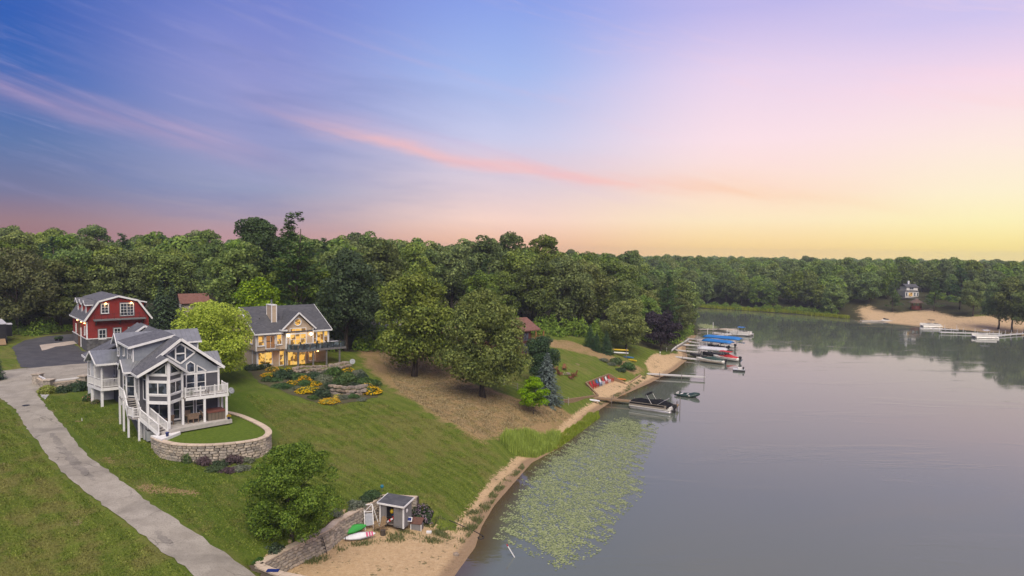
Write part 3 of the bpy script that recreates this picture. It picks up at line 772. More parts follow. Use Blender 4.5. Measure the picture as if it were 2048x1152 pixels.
L_OAK = leafm('leaf_oak', (0.044, 0.072, 0.015), (0.290, 0.325, 0.052), 0.32, 0.04, c3=(0.255, 0.265, 0.045))
L_PINE = leafm('needle_pine', (0.046, 0.093, 0.031), (0.102, 0.167, 0.046), 0.15, 0.12)
L_SPRUCE = leafm('needle_blue_spruce', (0.050, 0.076, 0.066), (0.135, 0.180, 0.160), 0.1, 0.05)
L_DARKFIR = leafm('needle_dark', (0.025, 0.050, 0.019), (0.056, 0.093, 0.031), 0.1, 0.15)
L_LIME = leafm('leaf_lime', (0.24, 0.36, 0.012), (0.52, 0.64, 0.035), 0.42, 0.0, c3=(0.38, 0.50, 0.022))
L_FRESH = leafm('leaf_fresh', (0.036, 0.082, 0.010), (0.245, 0.330, 0.045), 0.35, 0.06)
L_BRIGHT = leafm('leaf_bright', (0.075, 0.125, 0.020), (0.310, 0.375, 0.050), 0.3, 0.08)
L_PURPLE = leafm('leaf_purple', (0.016, 0.012, 0.020), (0.036, 0.022, 0.036), 0.15, 0.05)
L_BIRCH = leafm('leaf_birch', (0.085, 0.109, 0.040), (0.171, 0.186, 0.074), 0.3, 0.08)
L_NEWTREE = leafm('leaf_young_lime', (0.169, 0.260, 0.018), (0.312, 0.390, 0.039), 0.4, 0.05)

def put_tree(name, label, pos, crown, trunk, rz=0.0, scale=1.0, group=None, cat='tree'):
    t = thing(name, label, cat, pos, rz, group)
    t.scale = scale if hasattr(scale, '__len__') else (scale,) * 3
    link('trunk', trunk, t); link('crown', crown, t)
    return t
# --- forest stock (copies share these meshes)
STOCK = []
L_OLIVEF = leafm('leaf_forest_olive', (0.052, 0.074, 0.018), (0.275, 0.300, 0.070), 0.28, 0.2)
for i, (h, r, b, K, N, lf) in enumerate([(16, 4.9, 2.2, 64, 11000, 0.50), (17.5, 5.2, 2.6, 70, 12000, 0.52), (15, 5.4, 1.6, 70, 12000, 0.52), (18, 4.6, 2.6, 64, 11000, 0.48), (13.5, 4.4, 1.2, 54, 9000, 0.46)]):
    me, Cc, Rr = broad_crown(100 + i, h, r, b, K, N, lf, rc=(0.17, 0.34), mat=L_OLIVEF if i in (2, 4) else L_FOREST, pear=0.10)
    STOCK.append((me, trunk_mesh(200 + i, h, b, 0.30, Cc, M_BARK), h, r))
OLIVE_AS_GREEN = {}
for i in (2, 4):
    m2 = STOCK[i][0].copy(); m2.materials[0] = L_FOREST; OLIVE_AS_GREEN[STOCK[i][0].name] = m2
FARSTOCK = []
for i, (h, r, b, K, N, lf) in enumerate([(16, 5.0, 1.6, 54, 5200, 0.80), (17, 5.6, 1.8, 58, 6000, 0.85), (14.5, 5.2, 1.2, 54, 5200, 0.80)]):
    me, Cc, Rr = broad_crown(150 + i, h, r, b, K, N, lf, rc=(0.22, 0.38), mat=L_FOREST, pear=0.08)
    FARSTOCK.append((me, trunk_mesh(250 + i, h, b, 0.30, Cc, M_BARK, 3), h, r))
pcm, ptips = pine_crown(301, 20, 5.0, 3.5, L_PINE, 0.55, 60, 1.5)
PINE = (pcm, trunk_mesh(302, 23, 4, 0.30, ptips, M_BARK, 14), 20, 5.0)
fcm = spruce_crown(303, 11, 3.0, L_DARKFIR, 0.3, 26, 0.50, power=.75, dens=1.5)
FIR = (fcm, trunk_mesh(304, 13, 1, 0.16, None, M_BARK), 11, 2.6)

FRONT = [(-160, 108), (-97, 121), (-62, 130), (-48, 118), (-36, 112), (-25, 114), (-21, 126), (-8, 137), (5, 146), (14, 149), (28, 156), (40, 172), (47, 190), (52, 205), (56, 222), (60, 250), (66, 290), (70, 330), (60, 420), (-260, 420), (-330, 260)]
FARW = [(78, 318), (100, 303), (119, 288), (129, 268), (133, 276), (143, 281), (155, 280), (160, 290), (160, 302), (182, 302), (182, 282), (188, 262), (190, 246), (215, 225), (250, 200), (330, 240), (330, 470), (70, 470)]
KEEP = [(-73, 122, 12), (-58, 142, 9), (-30, 101, 13), (-48, 137, 12), (-13, 137, 8), (8, 135, 9), (170, 289, 7.5), (166, 280, 7), (160, 277, 5)]         # clearings round the houses
wrs = random.Random(77)
spots = []
def scatter(poly, y_sp, want):
    pa = np.array(poly); x0, y0 = pa.min(0); x1, y1 = pa.max(0)
    y = y0
    while y < y1:
        sp = y_sp(y); x = x0
        while x < x1:
            q = (x + wrs.uniform(-.42, .42) * sp, y + wrs.uniform(-.42, .42) * sp); x += sp
            if not inpoly(np.array([q]), poly)[0] or want(q): continue
            if any(math.hypot(q[0] - a, q[1] - b) < r for a, b, r in KEEP): continue
            if abs(q[0]) > q[1] * 0.80 + 6: continue
            spots.append(q)
        y += sp * 0.92
scatter(FRONT, lambda y: 7.4 if y < 165 else (9.0 if y < 230 else 12.0), lambda q: False)
nA = len(spots)
scatter(FARW, lambda y: 7.2 if y < 330 else 10.0, lambda q: False)
spots.sort(key=lambda q: q[1] if q[0] < 75 else q[1] - 95)
MARKS = [(60, 'behind the motorhome'), (150, 'left of the red barn'), (230, 'behind the barn roof'), (300, 'behind the barn balcony'), (350, 'behind the firs'), (430, 'behind the yellow-green maple'), (500, 'above the beige chimney side'), (570, 'above the beige house roof'), (650, 'above the beige gable'), (720, 'right of the beige house'),
         (790, 'above the white garage'), (880, 'behind the left oak'), (970, 'between the two oaks'), (1060, 'behind the right oak'), (1130, 'above the brown cabin'), (1200, 'above the junipers'), (1270, 'above the kayak rack'), (1330, 'above the purple beech'), (1400, 'above the birch'),
         (1480, 'at the left of the far shore'), (1560, 'on the far shore above the docks'), (1640, 'midway along the far shore'), (1720, 'at the sand end of the far shore'), (1790, 'left of the far hillside house'), (1860, 'behind the far hillside house'), (1930, 'right of the far hillside house'), (2000, 'above the far beach docks'), (9999, 'at the right edge of the view')]
def wood_label(q, row, sp):
    px = 1024 + FPX * q[0] / q[1]
    mk = next(m for p, m in MARKS if px < p)
    return '%s %s tree in woods %s' % (row, sp, mk), 'trees in the woods ' + mk
# walk outwards and keep what stands clear of the crowns in front of it
TREE_N = 300
sky_line = np.full(2400, 1152.0); cand = []
for q in sorted(spots, key=lambda q: q[1]):
    far = q[0] > 75 or q[1] > 215
    k = wrs.randrange(3 if far else 5); me, tr, h, r = (FARSTOCK if far else STOCK)[k]
    if wrs.random() < .11 and q[0] < 75: me, tr, h, r = PINE
    px = 1024 + FPX * q[0] / q[1]
    if me in (STOCK[2][0], STOCK[4][0]) and 420 < px < 1150: me = OLIVE_AS_GREEN[me.name]
    s = wrs.uniform(0.70, 1.14) * (.80 if me is PINE[0] else 1)
    if not far and 440 < px < 640 and q[1] < 160: s *= 1.2
    if q[0] > 75: s *= .80
    z0 = zt(q[0], q[1]); top = 500 + (px - 1024) * .012 - FPX * (z0 + h * s - CAM_H) / q[1]; bot = 500 + (px - 1024) * .012 - FPX * (z0 - CAM_H) / q[1]; hw = FPX * r * s * .8 / q[1]
    a, b = int(max(0, px - hw + 150)), int(min(2399, px + hw + 150))
    if b <= a: continue
    seg = sky_line[a:b]; vis = np.clip(np.minimum(seg, bot) - top, 0, None).sum()
    if px < -120 or px > 2170: vis = 0
    row = 'front-row' if np.median(seg) > bot - 6 else ('skyline' if top < 520 + (px - 1024) * .012 and q[1] > 190 else 'inner')
    cand.append((vis, q, me, tr, s, row)); xx = np.arange(a, b); prof = top + (bot - top) * .35 * ((xx - px - 150) / max(hw, 1)) ** 2
    sky_line[a:b] = np.minimum(seg, prof)
cand = [c for c in cand if c[0] > 25]
cand.sort(key=lambda c: -c[0])
rest = [c[1] for c in cand[TREE_N:]]
ORD = ('leftmost', 'second from left', 'third from left', 'fourth from left', 'fifth from left', 'sixth from left', 'seventh from left', 'eighth from left', 'ninth from left', 'tenth from left', 'eleventh from left', 'twelfth from left', 'thirteenth from left', 'fourteenth from left', 'fifteenth from left', 'sixteenth from left', 'seventeenth from left', 'eighteenth from left')
named = {}
for vis, q, me, tr, s, row in cand[:TREE_N]:
    sp = 'pine' if me is PINE[0] else ('olive-green' if me in (STOCK[2][0], STOCK[4][0]) else 'leafy')
    lb, gr = wood_label(q, row, sp)
    t = put_tree('pine_tree' if sp == 'pine' else 'broadleaf_tree', lb, on(q[0], q[1], -0.1), me, tr, wrs.uniform(0, 6.28), (s * wrs.uniform(.95, 1.15), s * wrs.uniform(.95, 1.15), s), gr)
    named.setdefault(lb, []).append((q[0] / q[1], t))
for lb, ts in named.items():
    if len(ts) > 1:
        for k, (x, t) in enumerate(sorted(ts, key=lambda e: e[0])): t['label'] = lb + ', ' + ORD[min(k, len(ORD) - 1)]
print('forest spots', len(spots), 'visible', len(cand), 'rest', len(rest))
# the remaining wood, one mass of crowns
def wood_mass(pts, seed):
    rs = np.random.RandomState(seed); P = []; Nn = []; S = []
    for (x, y) in pts:
        z0 = zt(x, y); h = rs.uniform(9.5, 13.0) if x > 20 else rs.uniform(13, 17); r = rs.uniform(4.8, 6.5); K = 24; N = 1700 if y < 430 else (700 if y < 600 else 420)
        d = sph(rs, K); d[:, 2] = np.abs(d[:, 2]) * 1.0 - 0.15
        c = d * np.array([r * .75, r * .75, h * 0.28]) + np.array([x, y, z0 + h * 0.68])
        k = rs.randint(0, K, N); q = sph(rs, N); q[:, 2] += .4; q /= np.linalg.norm(q, axis=1)[:, None]
        P.append(c[k] + q * r * 0.34 * rs.uniform(.7, 1.05, (N, 1))); Nn.append(q + .4 * rs.normal(size=(N, 3)) + np.array([0, 0, .25])); S.append((1.0 if y < 600 else 1.6) * rs.uniform(.7, 1.3, N))
    return quads_mesh('woods', np.concatenate(P), np.concatenate(Nn), np.concatenate(S), L_FOREST, rs, fold=0.1)
far_pts = rest[:]
for y, sp in ((432, 9), (445, 9), (462, 9), (485, 9.5), (515, 10), (560, 10), (620, 11), (720, 12), (860, 14), (1000, 15)):
    x = -min(y * 0.80, 960)
    while x < min(y * 0.80, 960):
        far_pts.append((x + wrs.uniform(-.4, .4) * sp, y + wrs.uniform(-.5, .5) * sp)); x += sp
print('woods', len(far_pts))
link('woods', wood_mass(far_pts, 9), kind='stuff', label='distant woods stretching to the horizon as one green mass', category='woods')
# forest floor growth along the edges of the wood
# ================================================================== building helpers
M_WHITE = pm('white_paint', (0.72, 0.71, 0.70), (0.62, 0.61, 0.60), 2.0, 0.55)
M_DKSIDE = siding('dark_gray_siding', (0.085, 0.085, 0.098), (0.105, 0.103, 0.115), 0.14)
M_LTSIDE = siding('pale_blue_gray_shakes', (0.235, 0.255, 0.29), (0.285, 0.305, 0.335), 0.17)
M_ROOF = shingle('charcoal_shingle', (0.078, 0.080, 0.092), (0.135, 0.135, 0.148), (0.105, 0.104, 0.112))
M_METAL = pm('standing_seam_metal', (0.30, 0.31, 0.32), (0.24, 0.25, 0.26), 1.2, 0.42, 0.65)
M_GLASS = glassm('dark_glass')
M_GLASS_LIT = litm('warm_window', (1.0, 0.50, 0.07), (1.0, 0.62, 0.16), (0.10, 0.035, 0.008), 0.95)
M_GRAYTRIM = pm('gray_trim', (0.16, 0.165, 0.17), (0.12, 0.125, 0.13), 3, 0.7)
M_DECKW = pm('deck_boards', (0.33, 0.30, 0.28), (0.25, 0.23, 0.215), 4, 0.8, stretch=(1, 8, 1))
M_STONE = [pm('wall_block_%s' % n, c, d, 5, 0.95, bmp=0.7, bscale=14, objrand=0.22) for n, c, d in (('buff', (0.47, 0.40, 0.315), (0.27, 0.225, 0.175)), ('gray', (0.38, 0.335, 0.28), (0.22, 0.19, 0.155)))]
M_CAP = pm('cap_stone', (0.52, 0.42, 0.315), (0.43, 0.345, 0.255), 4, 0.9, bmp=0.4, objrand=0.10)
M_CONCW = pm('pale_paving', (0.40, 0.375, 0.345), (0.31, 0.29, 0.265), 2.5, 0.85, objrand=0.08)
WINC = {}
def win(parent, p, deg, w, h, nx=1, ny=1, fw=0.085, bar=0.05, glass=None, frame=None, name='window', depth=0.06, split=True, sill=True, label=None):
    """a window set on a wall: p = lower left corner, deg = direction along the wall; outward is to the right of it"""
    glass = glass or M_GLASS; frame = frame or M_WHITE
    key = (round(w, 3), round(h, 3), nx, ny, fw, bar, glass.name, frame.name, depth, sill)
    if key not in WINC:
        f = MB(); y0, y1 = -depth, 0.03
        f.bb(-fw, 0, y0, y1, -fw, h + fw); f.bb(w, w + fw, y0, y1, -fw, h + fw); f.bb(0, w, y0, y1, h, h + fw); f.bb(0, w, y0, y1, -fw, 0)
        if sill: f.bb(-fw - .04, w + fw + .04, y0 - 0.05, y0 - .002, -fw - 0.05, -fw + .03)
        for i in range(1, nx): f.bb(w * i / nx - bar / 2, w * i / nx + bar / 2, y0 + 0.012, y1, 0, h)
        for i in range(1, ny):
            for k in range(nx): f.bb(w * k / nx + (bar / 2 if k else 0), w * (k + 1) / nx - (bar / 2 if k < nx - 1 else 0), y0 + 0.014, y1, h * i / ny - bar / 2, h * i / ny + bar / 2)
        g = MB(); g.bb(0, w / nx, -depth + 0.035, 0.02, 0, h / ny)
        WINC[key] = (f.mesh('window', frame), g.mesh('pane', glass))
    fm, gm = WINC[key]
    o = link(name, fm, parent, p, R(deg))
    if label: o['label'] = label
    for i in range(nx):
        for k in range(ny): link('pane', gm, o, (w * i / nx, 0, h * k / ny))
    return o
def polywin(parent, pts, glass=None, t=0.10, out=(0, -1, 0), frame=None, d=0.07, extra=()):
    """window of any outline in a flat wall: pts in 3-D, out = outward direction"""
    glass = glass or M_GLASS; frame = frame or M_WHITE; n = len(pts); o = Vector(out)
    P = [Vector(p) for p in pts]; c = sum(P, Vector()) / n
    f = MB()
    for i in range(n):
        f.bar(P[i] + o * d / 2, P[(i + 1) % n] + o * d / 2, t, d, up=o.cross(P[(i + 1) % n] - P[i]).cross(P[(i + 1) % n] - P[i]) * -1 if False else o)
    for a, b in extra: f.bar(Vector(a) + o * (d / 2 - 0.01), Vector(b) + o * (d / 2 - 0.01), t * 0.8, d * .8, up=o)
    w = f.build('window', frame, parent)
    MB().poly([p + o * 0.004 for p in P], o * (d * 0.45)).build('pane', glass, w)
    return w
def seams(parent, roof, a, b, c, d, step=0.42, h=0.05, mat=None):
    """raised seams from ridge line a-b down to eave line c-d, each its own piece"""
    a, b, c, d = map(Vector, (a, b, c, d)); n = max(2, int(round((b - a).length / step)))
    for i in range(n + 1):
        f = i / n; p, q = a.lerp(b, f), c.lerp(d, f)
        MB().bar(p + Vector((0, 0, h / 2)), q + Vector((0, 0, h / 2)), 0.035, h).build('seam', mat or M_METAL, roof)
def railing(parent, pts, h=0.95, post=0.11, rail=0.07, sp=0.125, mat=None, posts=True, z_of=None, bal=0.04):
    """posts, rails and balusters along a path of points (3-D, at deck level)"""
    mat = mat or M_WHITE; pts = [Vector(p) for p in pts]
    bl = MB()
    up = Vector((0, 0, 1))
    for i in range(len(pts) - 1):
        a, b = pts[i], pts[i + 1]
        MB().bar(a + up * (h - 0.03), b + up * (h - 0.03), rail + .03, 0.06).build('top_rail', mat, parent); MB().bar(a + up * 0.12, b + up * 0.12, rail - .01, 0.06).build('bottom_rail', mat, parent)
        n = max(1, int((b - a).length / sp))
        for k in range(1, n):
            q = a.lerp(b, k / n); bl.bar(q + up * 0.14, q + up * (h - 0.06), bal, bal, up=(1, 0, 0))
    bl.build('balusters', mat, parent, kind='stuff')
    if posts:
        for p in pts: MB().bar(p + up * 0.0, p + up * (h + 0.08), post, post, up=(1, 0, 0)).build('railing_post', mat, parent)
def post(parent, p, z1, w=0.16, mat=None, name='post'):
    p = Vector(p); return MB().bb(p.x - w / 2, p.x + w / 2, p.y - w / 2, p.y + w / 2, p.z, z1).build(name, mat or M_WHITE, parent)
def board(parent, a, b, w=0.05, h=0.2, mat=None, name='fascia'):
    return MB().bar(a, b, w, h).build(name, mat or M_WHITE, parent)

# ================================================================== gray lake house
TH = R(40)
GO = (-30.456, 70.547, 6.6)
gh = thing('lake_house', 'gray two-storey lake house with white trim, prow window bay and outside stairs', 'house', GO, TH)
def gu(u, v, z=0.0):
    return np.array([GO[0] + u * math.cos(TH) - v * math.sin(TH), GO[1] + u * math.sin(TH) + v * math.cos(TH), GO[2] + z])
SL = 0.79; EZ = 5.2; RZ = 8.44; UR = -3.7
w = MB()
w.poly([(-7.4, 0, -1.5), (0, 0, -1.5), (0, 0, 5.0), (UR, 0, 7.95), (-7.4, 0, 5.0)], (0, 13.4, 0))
w.build('wall', M_DKSIDE, gh)
MB().poly([(-7.38, -0.03, 4.72), (-0.02, -0.03, 4.72), (-0.02, -0.03, 5.0), (UR, -0.03, 8.0), (-7.38, -0.03, 5.0)], (0, 0.028, 0)).build('gable_siding', M_LTSIDE, gh)
board(gh, (-3.9, -0.045, 4.68), (0.06, -0.045, 4.68), 0.06, 0.16, name='trim_board')
for uu in (-0.03,): MB().bb(uu - 0.1, uu + 0.09, -0.06, 0.1, -1.5, 5.02).build('corner_board', M_WHITE, gh)
# main roof: right slope, left slope (running on over the bay), ridge along the depth
def slab_part(pts, t, name, mat, parent=gh): return MB().slab(pts, t).build(name, mat, parent)
ro = slab_part([(UR, -0.45, RZ), (0.42, -0.45, EZ), (0.42, 13.8, EZ), (UR, 13.8, RZ)], 0.16, 'roof', M_ROOF)
slab_part([(UR, -0.45, RZ), (UR, 17.4, RZ), (-7.82, 17.4, EZ), (-7.82, -0.45, EZ), (-6.0, -0.45, EZ + 1.82 * SL)], 0.16, 'roof', M_ROOF)
for a, b in [((UR, -0.47, RZ - .12), (0.44, -0.47, EZ - .12)), ((UR, -0.47, RZ - .12), (-5.95, -0.47, EZ - .12 + 1.87 * SL))]: board(gh, a, b, 0.07, 0.26, name='rake_board')
board(gh, (0.44, -0.45, EZ - .14), (0.44, 13.8, EZ - .14), 0.06, 0.2)
board(gh, (-7.84, -1.3, EZ - .14), (-7.84, 12.6, EZ - .14), 0.06, 0.2)
# prow bay
BL, BA, BR = (-6.95, -1.15), (-5.42, -2.62), (-3.88, -1.2)
bay = MB()
bay.poly([(-7.1, 0.0, 2.45), (BL[0], BL[1], 2.45), (BA[0], BA[1], 2.45), (BR[0], BR[1], 2.45), (-3.8, 0, 2.45)], (0, 0, 2.75))
bay.add([(BL[0], BL[1], 5.2), (BA[0], BA[1], 5.2), (BR[0], BR[1], 5.2), (BA[0], BA[1], 6.62), (BL[0], 0.2, 5.2), (-3.8, 0.2, 5.2), (BA[0], 0.2, 6.62)],
        [(0, 1, 3), (1, 2, 3), (0, 3, 6, 4), (2, 5, 6, 3), (4, 6, 5), (0, 4, 5, 2, 1)])
bay.build('bay_wall', M_DKSIDE, gh)
RB = 6.93
br = slab_part([(-5.62, -3.15, RB), (-5.62, 0.3, RB), (-7.82, 0.3, EZ), (-7.82, -1.35, EZ)], 0.14, 'bay_roof', M_ROOF)
slab_part([(-5.62, -3.15, RB), (-3.42, -1.55, EZ), (-3.42, -0.03, EZ), (-5.62, -0.03, RB)], 0.14, 'bay_roof', M_ROOF)
board(gh, (-5.62, -3.17, RB - .1), (-7.84, -1.36, EZ - .1), 0.07, 0.25, name='rake_board'); board(gh, (-5.62, -3.17, RB - .1), (-3.40, -1.56, EZ - .1), 0.07, 0.25, name='rake_board')
board(gh, (-3.40, -1.56, EZ - .12), (-3.40, -0.05, EZ - .12), 0.06, 0.2)
def facet(a, b, panes, tri):
    a, b = Vector((a[0], a[1], 0)), Vector((b[0], b[1], 0)); d = b - a; L = d.length; deg = math.degrees(math.atan2(d.y, d.x)); dn = d.normalized(); o = Vector((dn.y, -dn.x, 0))
    for z, h in ((2.5, 0.3), (3.2, 0.16), (4.55, 0.2), (5.16, 0.18)):
        MB().bar(a + dn * 0.1 + o * 0.035 + Vector((0, 0, z)), b - dn * .1 + o * 0.035 + Vector((0, 0, z)), 0.07, h).build('trim_board', M_WHITE, gh)
    m = 0.16
    p = a + dn * m + Vector((0, 0, 3.37))
    win(gh, tuple(p + o * 0.0), deg, L - 2 * m, 1.02, panes, 1, 0.07, 0.10, name='window')
    if tri:
        lo, hi = (a, b) if tri > 0 else (b, a); s = dn if tri > 0 else -dn
        z1 = 5.28
        polywin(gh, [lo + s * 0.42 + Vector((0, 0, z1)) + o * .02, hi - s * 0.2 + Vector((0, 0, z1)) + o * .02, hi - s * 0.2 + Vector((0, 0, 6.30)) + o * .02], out=o, t=0.1)
facet(BL, BA, 2, 1); facet(BA, BR, 2, -1)
for c in (BL, BA, BR): MB().bb(c[0] - 0.12, c[0] + 0.12, c[1] - 0.12, c[1] + 0.12, 2.36, 5.25 if c is not BA else 6.6).build('corner_post', M_WHITE, gh)
# left side of the bay: door and window
sdv = Vector((BL[0] + 7.1, BL[1] - 0.0, 0))
win(gh, (-7.07, -0.22, 2.75), -82, 0.72, 1.85, 1, 1, 0.09, name='window', sill=False)
win(gh, (-7.42, 1.3, 2.62), -90, 1.15, 2.1, 2, 1, 0.09, name='glass_door', sill=False)
# gable windows above the deck
win(gh, (-3.12, -0.03, 2.95), 0, 0.72, 1.62, 1, 2, 0.11); win(gh, (-2.12, -0.03, 2.95), 0, 0.72, 1.62, 1, 2, 0.11)
polywin(gh, [(-3.14, -.05, 4.84), (-2.38, -.05, 4.84), (-2.38, -.05, 5.66), (-2.78, -.05, 5.96), (-3.14, -.05, 5.68)])
polywin(gh, [(-2.14, -.05, 4.84), (-1.22, -.05, 4.84), (-2.14, -.05, 5.50)])
D_ = [(-5.06, -.05, 6.84), (-3.69, -.05, 5.82), (-2.32, -.05, 6.84), (-3.69, -.05, 7.86)]
polywin(gh, D_, t=0.16, extra=[((-4.14, -.05, 6.12), (-4.14, -.05, 7.54)), ((-3.24, -.05, 6.12), (-3.24, -.05, 7.54)), ((-4.14, -.05, 6.84), (-3.24, -.05, 6.84))])
# ground-floor windows behind the patio
win(gh, (-3.35, 0, 0.62), 0, 0.8, 1.5, 1, 2, 0.1); win(gh, (-2.2, 0, 0.62), 0, 0.8, 1.5, 1, 2, 0.1)
win(gh, (-6.75, 0, 0.06), 0, 2.1, 2.1, 2, 1, 0.12, name='sliding_door', sill=False); win(gh, (-4.4, 0, 0.3), 0, 0.55, 1.8, 1, 2, 0.1)
# deck
dk = MB().poly([(-3.88, -1.22, 2.5), (-3.72, -1.92, 2.5), (0.36, -1.92, 2.5), (0.36, 0.0, 2.5), (-3.8, 0.0, 2.5)], (0, 0, 0.14)).build('deck', M_DECKW, gh)
for a, b in [((-3.74, -1.94, 2.5), (0.38, -1.94, 2.5)), ((0.38, -1.94, 2.5), (0.38, 0.0, 2.5))]: board(gh, a, b, 0.05, 0.3)
railing(gh, [(-3.75, -1.85, 2.64), (-2.32, -1.85, 2.64), (-0.95, -1.85, 2.64), (0.29, -1.85, 2.64), (0.29, -0.06, 2.64)])
for p, zt_ in [((-5.42, -2.68, -0.1), 2.38), ((-3.95, -1.7, -0.1), 2.5), ((-1.95, -1.82, -0.1), 2.5), ((0.18, -1.82, -0.4), 2.5), ((0.2, -0.3, -0.4), 2.5), ((-6.95, -1.15, -0.1), 2.36)]: post(gh, p, zt_, 0.2)
# cross gable with metal roof through the house
cx = MB().poly([(-7.5, 7.7, 4.9), (-7.5, 10.5, 4.9), (-7.5, 10.5, 7.0), (-7.5, 9.1, 8.05), (-7.5, 7.7, 7.0)], (7.6, 0, 0)).build('cross_gable', M_LTSIDE, gh)
rm = slab_part([(-7.95, 9.1, 8.28), (0.42, 9.1, 8.28), (0.42, 7.45, 7.04), (-7.95, 7.45, 7.04)], 0.09, 'metal_roof', M_METAL)
seams(gh, rm, (-7.9, 9.1, 8.28), (0.4, 9.1, 8.28), (-7.9, 7.45, 7.04), (0.4, 7.45, 7.04), 0.46)
slab_part([(-7.95, 9.1, 8.28), (-7.95, 10.75, 7.04), (0.42, 10.75, 7.04), (0.42, 9.1, 8.28)], 0.09, 'metal_roof', M_METAL)
board(gh, (-7.97, 9.1, 8.2), (-7.97, 7.43, 6.95), 0.06, 0.2, name='rake_board'); board(gh, (-7.97, 9.1, 8.2), (-7.97, 10.77, 6.95), 0.06, 0.2, name='rake_board')
board(gh, (0.05, 7.43, 6.95), (0.44, 7.43, 6.95), 0.06, 0.18); MB().bb(0.0, 0.12, 7.66, 7.86, 5.0, 6.95).build('corner_board', M_WHITE, gh)
board(gh, (-3.6, 7.43, 6.95), (0.44, 7.43, 6.95), 0.05, 0.16)
# shed dormer on the left slope
MB().poly([(-7.42, 2.6, 5.3), (UR - .1, 2.6, 5.3), (UR - .1, 2.6, 8.28), (-7.42, 2.6, 7.42)], (0, 5.4, 0)).build('dormer_wall', M_LTSIDE, gh)
slab_part([(-7.85, 2.25, 7.55), (UR + .1, 2.25, 8.5), (UR + .1, 8.4, 8.5), (-7.85, 8.4, 7.55)], 0.14, 'dormer_roof', M_ROOF)
board(gh, (-7.87, 2.23, 7.46), (UR + .1, 2.23, 8.41), 0.06, 0.22, name='rake_board'); board(gh, (-7.88, 2.23, 7.46), (-7.88, 7.6, 7.46), 0.06, 0.22)
for vv in (2.62, 5.2): MB().bb(-7.47, -7.35, vv - 0.1, vv + 0.1, 5.4, 7.4).build('corner_board', M_WHITE, gh)
win(gh, (-7.44, 4.75, 6.0), -90, 1.5, 1.15, 2, 2, 0.1); win(gh, (-7.44, 7.0, 6.2), -90, 0.5, 0.9, 1, 1, 0.1); win(gh, (-7.52, 9.45, 5.9), -90, 0.6, 1.0, 1, 2, 0.1)
# side gable with metal roof on the far side
MB().poly([(0.0, 2.7, -1.2), (0.0, 5.4, -1.2), (0.0, 5.4, 4.7), (0.0, 4.05, 5.9), (0.0, 2.7, 4.7)], (0.8, 0, 0)).build('side_bay', M_DKSIDE, gh)
rs_ = slab_part([(-1.6, 4.05, 6.25), (1.1, 4.05, 6.25), (1.1, 2.25, 4.78), (0.2, 2.25, 4.78)], 0.09, 'metal_roof', M_METAL)
seams(gh, rs_, (-1.3, 4.05, 6.25), (1.08, 4.05, 6.25), (0.3, 2.25, 4.78), (1.08, 2.25, 4.78), 0.4)
slab_part([(-1.6, 4.05, 6.25), (0.2, 5.85, 4.78), (1.1, 5.85, 4.78), (1.1, 4.05, 6.25)], 0.09, 'metal_roof', M_METAL)
board(gh, (0.2, 2.23, 4.7), (1.12, 2.23, 4.7), 0.06, 0.18)
# entry bay with small metal gable on the left wall
MB().poly([(-8.1, 2.2, 2.5), (-8.1, 3.5, 2.5), (-7.35, 4.2, 2.5), (-7.35, 1.6, 2.5)], (0, 0, 2.6)).build('entry_bay', M_DKSIDE, gh)
MB().poly([(-8.1, 1.85, 5.08), (-8.1, 3.9, 5.08), (-8.1, 2.88, 6.0)], (0.8, 0, 0)).build('entry_gable', M_LTSIDE, gh)
re_ = slab_part([(-8.5, 2.88, 6.28), (-6.45, 2.88, 6.28), (-7.75, 1.55, 5.2), (-8.5, 1.55, 5.2)], 0.08, 'metal_roof', M_METAL)
seams(gh, re_, (-8.45, 2.88, 6.28), (-6.7, 2.88, 6.28), (-8.45, 1.55, 5.2), (-7.8, 1.55, 5.2), 0.4)
slab_part([(-8.5, 2.88, 6.28), (-8.5, 4.2, 5.2), (-7.75, 4.2, 5.2), (-6.45, 2.88, 6.28)], 0.08, 'metal_roof', M_METAL)
board(gh, (-8.52, 2.88, 6.2), (-8.52, 1.53, 5.1), 0.06, 0.18, name='rake_board'); board(gh, (-8.52, 2.88, 6.2), (-8.52, 4.22, 5.1), 0.06, 0.18, name='rake_board'); board(gh, (-8.5, 1.53, 5.1), (-7.8, 1.53, 5.1), 0.06, 0.18)
win(gh, (-8.12, 3.3, 2.75), -90, 0.95, 1.9, 1, 2, 0.1); win(gh, (-8.05, 2.12, 2.75), -41, 0.7, 1.9, 1, 2, 0.1, sill=False); win(gh, (-7.42, 6.3, 3.2), -90, 0.7, 1.5, 1, 2, 0.11)
for c in ((-8.1, 2.2), (-8.1, 3.5)): MB().bb(c[0] - .09, c[0] + .09, c[1] - .09, c[1] + .09, 2.4, 5.1).build('corner_post', M_WHITE, gh)
win(gh, (-7.42, 8.6, 0.5), -90, 0.55, 1.4, 1, 1, 0.12)
board(gh, (-7.45, 0.4, 0.38), (-7.45, 9.4, 0.78), 0.06, 0.14, name='trim_board')
